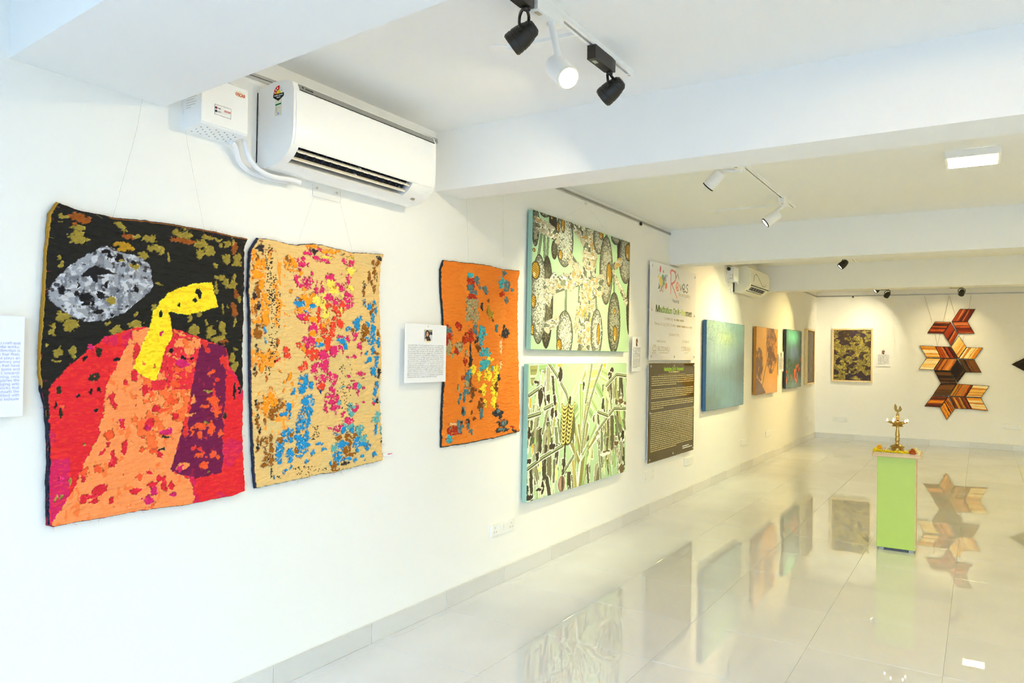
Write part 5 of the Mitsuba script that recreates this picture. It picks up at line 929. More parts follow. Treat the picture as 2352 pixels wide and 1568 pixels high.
T2_BLOBS = [(2.04,1.936,.021,.015,'d'),(2.044,1.963,.01,.004,'n'),(2.02,1.883,.019,.016,'n'),(2.034,1.853,.025,.029,'o'),(2.03,1.82,.03,.021,'o'),(2.042,1.778,.023,.014,'n'),(2.042,1.75,.022,.03,'n'),(2.071,1.698,.018,.046,'o'),(2.017,1.684,.01,.032,'o'),(2.042,1.684,.011,.015,'d'),(2.018,1.727,.007,.015,'d'),(2.025,1.667,.008,.023,'n'),(2.073,1.637,.015,.032,'o'),(2.042,1.575,.02,.032,'n'),(2.076,1.583,.006,.012,'b'),(2.078,1.536,.004,.013,'b'),(2.034,1.5,.006,.017,'d'),(2.058,1.471,.021,.021,'o'),(2.007,1.892,.009,.017,'o'),(2.063,1.867,.009,.022,'o'),(2.054,1.78,.013,.022,'o'),(2.031,1.621,.025,.009,'o'),(2.196,1.893,.028,.019,'o'),(2.224,1.889,.017,.03,'o'),(2.211,1.857,.033,.005,'o'),(2.187,1.901,.013,.01,'n'),(2.242,1.91,.011,.012,'m'),(2.276,1.917,.01,.012,'m'),(2.267,1.886,.021,.011,'m'),(2.301,1.892,.005,.008,'m'),(2.253,1.865,.011,.006,'m'),(2.263,1.846,.015,.014,'o'),(2.24,1.813,.013,.022,'m'),(2.293,1.805,.024,.019,'m'),(2.29,1.82,.007,.012,'m'),(2.322,1.823,.012,.014,'m'),(2.269,1.791,.018,.011,'m'),(2.282,1.777,.014,.009,'o'),(2.354,1.927,.02,.011,'m'),(2.4,1.92,.028,.008,'m'),(2.42,1.917,.011,.007,'m'),(2.328,1.981,.03,.01,'o'),(2.304,1.946,.025,.011,'m'),(2.341,1.96,.02,.013,'d'),(2.373,1.97,.018,.006,'m'),(2.404,1.964,.02,.011,'o'),(2.45,1.97,.027,.007,'o'),(2.487,1.977,.016,.006,'o'),(2.42,1.952,.013,.005,'m'),(2.52,1.963,.013,.005,'n'),(2.42,1.939,.031,.006,'y'),(2.462,1.946,.013,.004,'o'),(2.57,1.957,.025,.004,'y'),(2.575,1.97,.01,.007,'o'),(2.526,1.931,.016,.008,'m'),(2.576,1.935,.018,.015,'m'),(2.571,1.887,.026,.018,'y'),(2.565,1.915,.017,.005,'m'),(2.556,1.841,.01,.025,'m'),(2.572,1.859,.008,.008,'r'),(2.571,1.805,.025,.009,'y'),(2.443,1.842,.032,.016,'m'),(2.497,1.803,.03,.02,'m'),(2.444,1.814,.029,.02,'y'),(2.468,1.787,.032,.019,'y'),(2.468,1.801,.014,.004,'o'),(2.353,1.775,.015,.016,'m'),(2.331,1.851,.007,.01,'m'),(2.355,1.806,.005,.011,'m'),(2.392,1.806,.008,.018,'m'),(2.39,1.81,.004,.008,'y'),(2.388,1.78,.015,.01,'m'),(2.519,1.797,.019,.013,'m'),(2.558,1.751,.034,.036,'m'),(2.526,1.717,.028,.027,'r'),(2.559,1.727,.017,.024,'m'),(2.295,1.717,.064,.03,'o'),(2.277,1.678,.039,.014,'o'),(2.262,1.711,.028,.017,'b'),(2.262,1.728,.011,.006,'n'),(2.332,1.702,.016,.011,'b'),(2.296,1.675,.012,.007,'b'),(2.339,1.747,.019,.012,'o'),(2.354,1.737,.02,.016,'y'),(2.41,1.709,.026,.019,'y'),(2.419,1.67,.023,.016,'y'),(2.421,1.682,.009,.007,'n'),(2.374,1.711,.019,.02,'y'),(2.404,1.752,.018,.017,'y'),(2.435,1.75,.029,.014,'m'),(2.436,1.711,.022,.014,'r'),(2.478,1.73,.024,.016,'m'),(2.473,1.701,.021,.017,'r'),(2.506,1.683,.019,.019,'r'),(2.516,1.692,.008,.016,'y'),(2.52,1.765,.007,.008,'y'),(2.375,1.68,.01,.024,'r'),(2.287,1.652,.039,.019,'m'),(2.302,1.641,.019,.014,'r'),(2.351,1.64,.03,.017,'o'),(2.376,1.637,.012,.02,'r'),(2.342,1.601,.028,.02,'m'),(2.377,1.606,.007,.016,'o'),(2.343,1.574,.022,.013,'o'),(2.408,1.607,.023,.024,'r'),(2.407,1.615,.012,.01,'o'),(2.46,1.597,.022,.036,'r'),(2.47,1.625,.013,.036,'r'),(2.429,1.564,.032,.009,'r'),(2.512,1.631,.022,.018,'r'),(2.433,1.636,.017,.009,'o'),(2.324,1.538,.035,.019,'m'),(2.379,1.547,.013,.011,'o'),(2.3,1.503,.023,.02,'o'),(2.31,1.519,.015,.023,'m'),(2.345,1.481,.04,.026,'r'),(2.389,1.524,.016,.012,'b'),(2.362,1.524,.006,.014,'b'),(2.525,1.551,.027,.016,'b'),(2.548,1.523,.012,.016,'b'),(2.514,1.567,.022,.006,'m'),(2.435,1.533,.021,.034,'r'),(2.411,1.474,.031,.02,'m'),(2.473,1.494,.026,.026,'m'),(2.515,1.518,.014,.011,'m'),(2.532,1.499,.005,.015,'m'),(2.188,1.494,.016,.017,'r'),(2.197,1.472,.014,.011,'r'),(2.211,1.461,.008,.007,'r'),(2.143,1.452,.018,.007,'r'),(2.259,1.522,.015,.008,'r'),(2.563,1.56,.017,.016,'m'),(2.607,1.578,.019,.015,'m'),(2.608,1.561,.013,.008,'m'),(2.643,1.521,.014,.014,'m'),(2.648,1.537,.008,.006,'m'),(2.56,1.466,.008,.006,'m'),(2.605,1.471,.019,.008,'m'),(2.656,1.483,.005,.006,'m'),(2.623,1.636,.022,.029,'b'),(2.645,1.666,.009,.012,'b'),(2.568,1.605,.015,.01,'b'),(2.596,1.598,.011,.009,'n'),(2.692,1.635,.015,.012,'b'),(2.676,1.596,.027,.036,'n'),(2.665,1.559,.011,.017,'n'),(2.688,1.563,.014,.008,'b'),(2.72,1.712,.017,.025,'n'),(2.743,1.748,.01,.017,'b'),(2.708,1.72,.01,.019,'b'),(2.75,1.705,.008,.021,'b'),(2.733,1.666,.015,.025,'b'),(2.732,1.603,.018,.03,'b'),(2.771,1.591,.009,.013,'n'),(2.724,1.552,.023,.026,'b'),(2.772,1.544,.011,.026,'b'),(2.737,1.505,.011,.019,'b'),(2.762,1.488,.016,.01,'n'),(2.763,1.459,.014,.018,'b'),(2.709,1.458,.015,.01,'b'),(2.693,1.488,.006,.006,'b'),(2.698,1.871,.009,.025,'n'),(2.733,1.904,.008,.034,'n'),(2.756,1.953,.012,.019,'n'),(2.752,1.876,.006,.021,'n'),(2.716,1.847,.007,.012,'n'),(2.735,1.819,.01,.016,'n'),(2.664,1.809,.009,.033,'n'),(2.667,1.826,.005,.012,'d'),(2.672,1.739,.006,.02,'b'),(2.666,1.742,.005,.016,'n'),(2.767,1.976,.014,.011,'d'),(2.726,1.95,.008,.013,'n'),(2.209,1.764,.011,.007,'o'),(2.188,1.654,.011,.006,'o'),(2.176,1.605,.006,.003,'o'),(2.517,1.869,.008,.004,'m'),(2.146,1.531,.006,.019,'O'),(2.088,1.929,.035,.002,'O'),(2.058,1.911,.007,.004,'O'),(2.306,1.378,.009,.011,'b'),(2.295,1.348,.023,.023,'b'),(2.286,1.318,.022,.013,'b'),(2.275,1.356,.01,.008,'o'),(2.334,1.335,.008,.019,'b'),(2.236,1.312,.009,.015,'b'),(2.316,1.259,.033,.021,'b'),(2.335,1.277,.01,.019,'b'),(2.322,1.224,.024,.017,'b'),(2.293,1.23,.009,.008,'b'),(2.284,1.204,.02,.012,'b'),(2.28,1.181,.023,.017,'b'),(2.323,1.182,.015,.035,'b'),(2.271,1.152,.023,.022,'b'),(2.315,1.125,.013,.011,'b'),(2.266,1.163,.004,.004,'n'),(2.28,1.158,.004,.003,'n'),(2.212,1.238,.013,.017,'b'),(2.185,1.214,.019,.008,'b'),(2.218,1.208,.004,.019,'b'),(2.215,1.126,.02,.017,'b'),(2.188,1.117,.018,.021,'b'),(2.253,1.115,.007,.011,'b'),(2.277,1.092,.028,.025,'b'),(2.316,1.087,.015,.035,'b'),(2.292,1.066,.039,.015,'b'),(2.225,1.095,.013,.014,'b'),(2.166,1.064,.019,.036,'b'),(2.179,1.092,.009,.015,'b'),(2.158,1.028,.017,.021,'b'),(2.168,1.001,.01,.01,'b'),(2.222,1.032,.018,.025,'b'),(2.218,1.01,.013,.014,'b'),(2.268,1.057,.019,.013,'b'),(2.293,1.036,.034,.006,'b'),(2.254,1.047,.009,.01,'n'),(2.222,1.116,.01,.012,'n'),(2.286,1.016,.008,.006,'n'),(2.318,.987,.01,.011,'b'),(2.274,1.019,.02,.007,'b'),(2.352,1.026,.01,.01,'b'),(2.396,1.06,.02,.008,'b'),(2.422,1.036,.016,.007,'b'),(2.162,1.255,.025,.02,'n'),(2.17,1.27,.007,.015,'n'),(2.127,1.221,.02,.019,'n'),(2.118,1.203,.015,.014,'n'),(2.084,1.184,.007,.015,'n'),(2.121,1.087,.011,.044,'n'),(2.096,1.031,.016,.02,'n'),(2.119,1.014,.015,.024,'n'),(2.101,1.016,.007,.006,'d'),(2.082,.997,.017,.009,'n'),(2.159,1.103,.012,.012,'n'),(2.09,1.093,.013,.02,'n'),(2.092,1.115,.008,.009,'n'),(2.071,1.102,.005,.021,'n'),(2.05,1.09,.007,.032,'n'),(2.05,1.086,.005,.014,'d'),(2.047,1.201,.01,.017,'d'),(2.045,1.183,.008,.025,'n'),(2.048,1.261,.014,.023,'n'),(2.039,1.269,.005,.012,'d'),(2.057,1.15,.009,.015,'d'),(2.027,1.415,.008,.027,'n'),(2.026,1.415,.004,.018,'d'),(2.12,.96,.003,.022,'d'),(2.091,1.252,.017,.033,'o'),(2.116,1.291,.013,.037,'o'),(2.077,1.281,.006,.021,'o'),(2.139,1.271,.009,.014,'o'),(2.111,1.331,.004,.009,'o'),(2.213,1.38,.012,.018,'o'),(2.186,1.358,.008,.014,'o'),(2.224,1.346,.007,.01,'o'),(2.183,1.314,.006,.011,'o'),(2.086,1.375,.005,.015,'O'),(2.061,1.415,.008,.015,'o'),(2.162,1.408,.007,.006,'o'),(2.279,1.416,.022,.013,'r'),(2.292,1.435,.02,.015,'r'),(2.352,1.408,.019,.014,'m'),(2.371,1.431,.026,.011,'m'),(2.412,1.427,.026,.026,'m'),(2.433,1.403,.009,.012,'m'),(2.476,1.375,.032,.018,'m'),(2.45,1.379,.015,.019,'m'),(2.399,1.345,.023,.027,'m'),(2.397,1.329,.017,.015,'r'),(2.414,1.368,.031,.014,'m'),(2.363,1.369,.012,.01,'m'),(2.395,1.306,.007,.007,'B'),(2.482,1.343,.016,.011,'m'),(2.47,1.311,.022,.015,'m'),(2.457,1.28,.032,.01,'m'),(2.5,1.274,.018,.012,'m'),(2.463,1.256,.019,.018,'m'),(2.495,1.246,.022,.018,'m'),(2.48,1.223,.018,.015,'m'),(2.512,1.23,.01,.011,'m'),(2.506,1.25,.012,.011,'t'),(2.427,1.25,.007,.015,'m'),(2.428,1.218,.011,.012,'m'),(2.491,1.199,.005,.008,'m'),(2.652,1.388,.023,.011,'m'),(2.568,1.373,.014,.006,'m'),(2.602,1.348,.015,.003,'m'),(2.67,1.363,.008,.003,'m'),(2.62,1.327,.014,.017,'m'),(2.645,1.328,.016,.016,'t'),(2.638,1.289,.01,.012,'m'),(2.677,1.313,.006,.006,'m'),(2.676,1.242,.008,.005,'m'),(2.536,1.325,.016,.007,'t'),(2.575,1.32,.014,.007,'m'),(2.588,1.234,.011,.011,'t'),(2.589,1.201,.019,.03,'t'),(2.617,1.216,.02,.016,'m'),(2.611,1.22,.011,.011,'t'),(2.585,1.152,.02,.02,'m'),(2.552,1.146,.008,.015,'t'),(2.562,1.162,.017,.012,'m'),(2.545,1.187,.01,.011,'m'),(2.509,1.125,.032,.014,'m'),(2.456,1.129,.015,.007,'m'),(2.488,1.115,.016,.008,'m'),(2.574,1.124,.034,.014,'t'),(2.542,1.115,.016,.019,'b'),(2.603,1.11,.013,.016,'b'),(2.569,1.1,.017,.012,'b'),(2.654,1.11,.029,.019,'t'),(2.637,1.09,.011,.016,'t'),(2.499,1.094,.022,.007,'b'),(2.51,1.077,.019,.014,'n'),(2.57,1.08,.017,.021,'n'),(2.609,1.076,.022,.019,'n'),(2.672,1.058,.035,.019,'t'),(2.679,1.033,.035,.011,'b'),(2.632,1.058,.015,.021,'b'),(2.538,1.042,.044,.017,'b'),(2.588,1.046,.013,.018,'n'),(2.485,1.035,.02,.014,'t'),(2.566,1.007,.02,.021,'n'),(2.6,.991,.026,.009,'n'),(2.501,1.002,.038,.011,'b'),(2.621,1.034,.018,.008,'b'),(2.639,1.008,.014,.016,'b'),(2.709,1.009,.02,.008,'b'),(2.726,1.02,.008,.006,'b'),(2.523,.979,.031,.014,'b'),(2.578,.969,.023,.009,'b'),(2.548,.977,.009,.005,'n'),(2.487,.952,.02,.02,'n'),(2.513,.96,.011,.02,'b'),(2.465,.966,.006,.012,'b'),(2.557,.951,.027,.006,'d'),(2.669,.971,.013,.009,'b'),(2.623,.956,.012,.008,'b'),(2.693,.952,.005,.004,'b'),(2.757,.974,.014,.016,'b'),(2.493,.923,.024,.007,'n'),(2.569,.921,.033,.003,'b'),(2.359,.917,.02,.004,'b'),(2.746,1.395,.019,.023,'b'),(2.763,1.429,.011,.017,'b'),(2.691,1.443,.012,.004,'b'),(2.783,1.391,.008,.03,'d'),(2.766,1.323,.017,.017,'b'),(2.76,1.319,.006,.009,'n'),(2.758,1.289,.011,.02,'b'),(2.768,1.25,.021,.016,'b'),(2.774,1.248,.008,.011,'d'),(2.747,1.23,.008,.009,'m'),(2.771,1.156,.029,.026,'t'),(2.766,1.097,.01,.025,'b'),(2.803,1.094,.011,.022,'t'),(2.81,1.041,.005,.021,'d'),(2.192,.958,.006,.013,'b'),(2.224,.968,.005,.011,'b'),(2.134,.94,.004,.011,'b')]
T2_ST = [2.109,1.963]
T2_DOTS = [(2.106,1.896),(2.105,1.941),(2.085,1.918),(2.086,1.854),(2.07,1.887),(2.091,1.864),(2.099,1.917),(2.086,1.919),(2.084,1.939),(2.078,1.93),(2.081,1.863),(2.107,1.899),(2.099,1.839),(2.08,1.889),(2.106,1.939),(2.073,1.891),(2.1,1.881),(2.105,1.883),(2.088,1.952),(2.071,1.898),(2.103,1.879),(2.079,1.882),(2.09,1.853),(2.098,1.895),(2.1,1.94),(2.1,1.874),(2.099,1.934),(2.071,1.931),(2.104,1.853),(2.088,1.849),(2.069,1.92),(2.097,1.878),(2.081,1.853),(2.093,1.931),(2.108,1.859),(2.087,1.938),(2.087,1.846),(2.07,1.882),(2.105,1.876),(2.105,1.856),(2.079,1.874),(2.078,1.861),(2.072,1.852),(2.076,1.854),(2.081,1.909),(2.076,1.87),(2.069,1.905),(2.085,1.924),(2.092,1.944),(2.097,1.911),(2.102,1.74),(2.113,1.709),(2.098,1.717),(2.089,1.755),(2.093,1.689),(2.082,1.796),(2.118,1.799),(2.086,1.732),(2.1,1.78),(2.103,1.738),(2.123,1.751),(2.098,1.729),(2.098,1.769),(2.088,1.817),(2.094,1.793),(2.108,1.79),(2.121,1.695),(2.119,1.721),(2.127,1.75),(2.105,1.735),(2.103,1.824),(2.085,1.802),(2.12,1.763),(2.118,1.793),(2.086,1.757),(2.101,1.694),(2.122,1.794),(2.116,1.818),(2.098,1.807),(2.122,1.803),(2.13,1.78),(2.115,1.745),(2.095,1.758),(2.128,1.78),(2.13,1.808),(2.098,1.724),(2.099,1.741),(2.105,1.78),(2.103,1.832),(2.095,1.693),(2.103,1.726),(2.125,1.807),(2.093,1.831),(2.094,1.689),(2.112,1.712),(2.113,1.718),(2.118,1.783),(2.1,1.831),(2.103,1.781),(2.089,1.815),(2.099,1.753),(2.111,1.72),(2.118,1.711),(2.094,1.747),(2.093,1.72),(2.128,1.826),(2.119,1.758),(2.111,1.759),(2.087,1.828),(2.109,1.737),(2.127,1.814),(2.104,1.813),(2.115,1.815),(2.085,1.793),(2.086,1.826),(2.106,1.807),(2.129,1.771),(2.122,1.697),(2.124,1.739),(2.081,1.697),(2.123,1.734),(2.135,1.739),(2.119,1.706),(2.111,1.7),(2.14,1.614),(2.109,1.638),(2.14,1.674),(2.124,1.726),(2.109,1.752),(2.126,1.715),(2.15,1.668),(2.107,1.694),(2.112,1.596),(2.152,1.741),(2.125,1.611),(2.124,1.731),(2.149,1.693),(2.111,1.675),(2.14,1.578),(2.111,1.733),(2.112,1.666),(2.138,1.635),(2.144,1.752),(2.153,1.606),(2.142,1.628),(2.107,1.724),(2.152,1.746),(2.154,1.633),(2.143,1.69),(2.113,1.743),(2.133,1.704),(2.132,1.649),(2.135,1.675),(2.132,1.57),(2.112,1.594),(2.134,1.683),(2.12,1.636),(2.153,1.681),(2.136,1.632),(2.108,1.743),(2.113,1.715),(2.11,1.566),(2.109,1.685),(2.11,1.632),(2.109,1.742),(2.134,1.705),(2.122,1.601),(2.146,1.703),(2.115,1.612),(2.149,1.602),(2.136,1.723),(2.118,1.718),(2.133,1.661),(2.133,1.664),(2.144,1.717),(2.151,1.705),(2.122,1.657),(2.129,1.723),(2.137,1.685),(2.109,1.659),(2.111,1.595),(2.148,1.597),(2.142,1.578),(2.127,1.726),(2.138,1.672),(2.14,1.684),(2.123,1.717),(2.128,1.652),(2.153,1.735),(2.149,1.624),(2.139,1.522),(2.142,1.469),(2.116,1.54),(2.123,1.518),(2.098,1.533),(2.124,1.508),(2.141,1.519),(2.108,1.516),(2.117,1.469),(2.107,1.531),(2.141,1.453),(2.107,1.488),(2.105,1.48),(2.119,1.526),(2.11,1.516),(2.103,1.45),(2.096,1.492),(2.102,1.552),(2.13,1.448),(2.097,1.462),(2.115,1.484),(2.128,1.515),(2.118,1.527),(2.112,1.533),(2.101,1.501),(2.113,1.531),(2.132,1.508),(2.121,1.488),(2.104,1.462),(2.111,1.551),(2.119,1.547),(2.1,1.496),(2.121,1.48),(2.138,1.514),(2.105,1.464),(2.137,1.544),(2.129,1.545),(2.11,1.527),(2.139,1.499),(2.1,1.562),(2.113,1.479),(2.14,1.53),(2.127,1.532),(2.132,1.451),(2.129,1.481),(2.107,1.47),(2.133,1.49),(2.139,1.46),(2.099,1.458),(2.115,1.519),(2.088,1.424),(2.082,1.398),(2.104,1.408),(2.08,1.427),(2.101,1.423),(2.084,1.41),(2.102,1.416),(2.1,1.416),(2.103,1.39),(2.085,1.418),(2.096,1.42),(2.106,1.394),(2.11,1.421),(2.102,1.414),(2.521,1.411),(2.586,1.389),(2.586,1.281),(2.549,1.291),(2.563,1.319),(2.552,1.242),(2.567,1.234),(2.557,1.249),(2.543,1.28),(2.532,1.318),(2.516,1.412),(2.553,1.278),(2.586,1.232),(2.594,1.347),(2.578,1.301),(2.53,1.344),(2.528,1.396),(2.524,1.301),(2.58,1.43),(2.549,1.412),(2.565,1.325),(2.592,1.321),(2.563,1.266),(2.557,1.296),(2.536,1.22),(2.561,1.28),(2.536,1.425),(2.582,1.226),(2.536,1.432),(2.58,1.432),(2.517,1.41),(2.554,1.215),(2.518,1.364),(2.544,1.348),(2.515,1.319),(2.53,1.402),(2.539,1.336),(2.539,1.298),(2.596,1.229),(2.529,1.421),(2.578,1.308),(2.527,1.42),(2.569,1.332),(2.588,1.231),(2.521,1.259),(2.568,1.215),(2.533,1.415),(2.547,1.296),(2.58,1.334),(2.561,1.25),(2.549,1.258),(2.567,1.216),(2.521,1.22),(2.563,1.237),(2.532,1.276),(2.538,1.312),(2.513,1.411),(2.572,1.231),(2.534,1.389),(2.582,1.33),(2.592,1.408),(2.537,1.224),(2.363,1.107),(2.351,1.104),(2.373,1.118),(2.378,1.107),(2.358,1.09),(2.364,1.14),(2.39,1.109),(2.38,1.101),(2.36,1.085),(2.365,1.133),(2.376,1.129),(2.354,1.087),(2.377,1.114),(2.388,1.115),(2.387,1.098),(2.355,1.143),(2.383,1.144),(2.348,1.086),(2.38,1.095),(2.36,1.089),(2.358,1.102),(2.38,1.144),(2.378,1.146),(2.368,1.131),(2.358,1.09),(2.363,1.119),(2.368,1.137),(2.382,1.136),(2.36,1.109),(2.363,1.084),(2.393,.922),(2.245,.963),(2.442,.904),(2.273,.965),(2.364,.939),(2.443,.898),(2.292,.919),(2.331,.934),(2.255,.964),(2.314,.96),(2.272,.969),(2.369,.959),(2.291,.945),(2.328,.939),(2.436,.917),(2.374,.942),(2.437,.942),(2.274,.941),(2.274,.96),(2.304,.96),(2.335,.922),(2.327,.952),(2.393,.944),(2.3,.967),(2.279,.956),(2.279,.934),(2.254,.96),(2.316,.928),(2.286,.937),(2.307,.968),(2.416,.913),(2.417,.937),(2.348,.962),(2.331,.953),(2.427,.943),(2.438,.937),(2.329,.961),(2.388,.935),(2.342,.947),(2.304,.966),(2.264,.936),(2.29,.947),(2.266,.966),(2.384,.916),(2.155,.942),(2.161,.936),(2.171,.932),(2.163,.94),(2.152,.94),(2.165,.94)]
T3_TOP = [(3.304,2.028),(3.437,2.033),(3.59,2.043),(3.767,2.047),(3.926,2.04),(4.116,2.053)]
T3_LEFT = [(3.304,2.028),(3.279,1.975),(3.285,1.851),(3.306,1.72),(3.317,1.632),(3.333,1.411),(3.319,1.264),(3.312,1.117),(3.314,.952)]
T3_RIGHT = [(4.116,2.053),(4.09,1.976),(4.097,1.746),(4.112,1.49),(4.136,1.233),(4.144,.975)]
T3_BOT = [(3.314,.952),(3.569,.953),(3.842,.959),(4.144,.975)]
T3_BLOBS = [(3.559,1.966,.029,.017,'t'),(3.573,1.925,.037,.027,'r'),(3.626,1.949,.024,.017,'s'),(3.647,1.916,.016,.02,'s'),(3.561,1.893,.029,.016,'s'),(3.595,1.864,.04,.017,'s'),(3.589,1.829,.053,.022,'r'),(3.586,1.802,.06,.03,'h'),(3.572,1.742,.046,.048,'h'),(3.626,1.722,.024,.03,'h'),(3.598,1.759,.04,.023,'h'),(3.62,1.675,.019,.024,'h'),(3.708,1.905,.021,.02,'s'),(3.73,1.883,.013,.016,'s'),(3.752,1.829,.014,.012,'n'),(3.684,1.78,.011,.022,'d'),(3.754,1.769,.014,.028,'c'),(3.783,1.73,.026,.023,'c'),(3.812,1.703,.012,.01,'n'),(3.92,2.019,.022,.017,'s'),(3.902,1.959,.036,.029,'t'),(3.959,1.948,.03,.025,'s'),(3.945,1.909,.027,.013,'s'),(3.901,1.881,.027,.019,'r'),(3.958,1.841,.021,.017,'s'),(4.021,1.919,.012,.016,'s'),(3.447,1.652,.023,.03,'r'),(3.338,1.648,.014,.022,'r'),(3.35,1.633,.027,.013,'s'),(3.381,1.62,.017,.019,'s'),(3.37,1.582,.022,.026,'r'),(3.353,1.53,.024,.042,'h'),(3.334,1.566,.012,.029,'r'),(3.391,1.485,.017,.01,'h'),(3.445,1.531,.03,.036,'h'),(3.433,1.508,.017,.018,'r'),(3.512,1.586,.018,.035,'r'),(3.566,1.603,.031,.035,'r'),(3.621,1.636,.019,.024,'s'),(3.63,1.581,.017,.027,'d'),(3.689,1.638,.03,.025,'t'),(3.683,1.582,.025,.044,'t'),(3.717,1.615,.022,.01,'t'),(3.734,1.504,.039,.031,'t'),(3.693,1.503,.024,.022,'t'),(3.784,1.456,.037,.016,'y'),(3.729,1.432,.053,.024,'t'),(3.702,1.408,.028,.021,'t'),(3.786,1.403,.034,.019,'t'),(3.778,1.412,.017,.013,'c'),(3.658,1.527,.024,.024,'n'),(3.576,1.518,.011,.035,'d'),(3.574,1.448,.015,.039,'d'),(3.534,1.486,.018,.023,'h'),(3.516,1.448,.017,.031,'r'),(3.602,1.393,.026,.032,'y'),(3.663,1.353,.024,.035,'y'),(3.759,1.36,.031,.034,'y'),(3.773,1.367,.014,.04,'y'),(3.858,1.382,.029,.039,'y'),(3.881,1.349,.016,.02,'d'),(3.845,1.317,.029,.031,'y'),(3.853,1.301,.016,.025,'n'),(3.84,1.256,.032,.02,'n'),(3.834,1.212,.029,.054,'y'),(3.811,1.261,.017,.024,'y'),(3.864,1.17,.021,.012,'n'),(3.713,1.273,.025,.038,'y'),(3.679,1.258,.013,.012,'n'),(3.736,1.184,.01,.032,'y'),(3.5,1.349,.018,.014,'r'),(3.544,1.355,.032,.029,'s'),(3.57,1.37,.018,.023,'t'),(3.578,1.308,.015,.046,'n'),(3.599,1.261,.027,.033,'n'),(3.54,1.286,.028,.038,'h'),(3.534,1.263,.018,.02,'s'),(3.516,1.241,.014,.038,'s'),(3.458,1.289,.011,.015,'h'),(3.472,1.228,.011,.029,'s'),(3.588,1.203,.016,.008,'n'),(3.689,1.171,.027,.045,'n'),(3.693,1.127,.016,.036,'s'),(3.617,1.096,.015,.012,'n'),(3.59,1.137,.011,.011,'n'),(3.512,1.146,.018,.026,'s'),(3.506,1.15,.009,.014,'d'),(3.552,1.085,.024,.018,'d'),(3.56,1.054,.016,.022,'s'),(3.586,1.025,.027,.014,'s'),(3.471,1.053,.032,.036,'s'),(3.428,1.045,.022,.025,'r'),(3.489,1.075,.012,.016,'d'),(3.379,1.046,.016,.024,'r'),(3.385,1.052,.011,.011,'s'),(3.381,.99,.024,.024,'t'),(3.873,1.12,.05,.023,'d'),(3.88,1.124,.021,.01,'s'),(3.91,1.093,.017,.016,'d'),(3.941,1.046,.053,.019,'d'),(3.949,1.049,.024,.01,'s'),(3.882,1.058,.021,.006,'d'),(3.928,1.005,.075,.013,'d'),(3.92,1.006,.039,.007,'s'),(4.08,.987,.024,.011,'d'),(4.056,1.012,.028,.005,'r'),(3.946,1.63,.042,.038,'d'),(3.85,1.652,.019,.023,'s'),(3.9,1.538,.01,.041,'p'),(3.9,1.423,.014,.023,'p'),(3.441,1.018,.05,.006,'r'),(3.414,1.08,.037,.007,'p')]
C1_PODS = [(4.425,1.864,.084,.318,'d'),(4.317,1.878,.101,.302,'l'),(4.259,2.375,.046,.134,'m'),(4.523,2.247,.038,.066,'d'),(4.671,2.342,.124,.198,'l'),(4.377,2.494,.064,.036,'m'),(5.228,2.42,.085,.114,'g'),(5.377,2.19,.113,.273,'g'),(5.545,2.474,.077,.05,'m'),(5.754,2.327,.125,.208,'g'),(5.539,1.765,.114,.251,'m'),(5.219,1.673,.096,.185,'l'),(4.696,1.641,.114,.174,'l'),(5.848,1.926,.057,.242,'d')]
C1_BLK = [(4.437,2.498),(4.552,2.495),(4.556,2.377),(4.444,2.419),(5.576,2.461),(5.647,2.48),(5.653,2.306),(5.588,2.294)]
C1_STEM = [[(4.346,2.353),(4.303,2.176)],[(4.377,2.35),(4.387,2.179)],[(4.433,2.315),(4.42,2.161)],[(4.707,1.967),(4.705,1.804)],[(4.911,2.015),(4.912,1.898)],[(5.198,1.95),(5.214,1.849)],[(5.527,2.12),(5.535,2.005)],[(5.376,2.492),(5.378,2.45)]]
C1_BRANCH = [([(5.0,2.571),(5.07,2.286),(5.043,2.058),(5.008,1.817),(4.984,1.515)],.4),([(5.078,2.584),(5.132,2.31),(5.125,1.985),(5.105,1.516)],.28),([(4.818,2.478),(4.937,2.419),(5.043,2.322)],.22),([(4.754,2.216),(4.845,2.164),(4.947,2.113)],.2),([(4.429,1.962),(4.658,2.023),(4.914,2.078)],.26),([(4.296,2.398),(4.438,2.374),(4.557,2.34)],.2),([(5.141,2.051),(5.304,2.115)],.16),([(5.143,1.97),(5.288,2.023)],.16),([(5.515,2.17),(5.662,2.062),(5.782,1.957)],.13),([(4.861,1.692),(4.905,1.866),(4.951,1.971)],.12),([(5.533,2.24),(5.643,2.288)],.14),([(4.431,1.691),(4.576,1.741)],.16),([(4.529,2.041),(4.439,1.887)],.2)]
C1_OCHRE = [(4.269,2.072,.047,.055),(4.248,1.859,.024,.042),(4.238,1.662,.018,.032),(4.645,2.443,.023,.049),(4.614,2.221,.024,.031),(4.612,1.563,.031,.041),(5.431,2.161,.039,.088),(5.276,2.469,.029,.037),(5.248,1.665,.021,.078),(5.565,1.675,.034,.062),(5.556,1.864,.018,.024),(5.809,2.391,.053,.066),(4.243,2.21,.014,.009),(4.479,2.468,.011,.01),(4.569,2.416,.014,.033)]
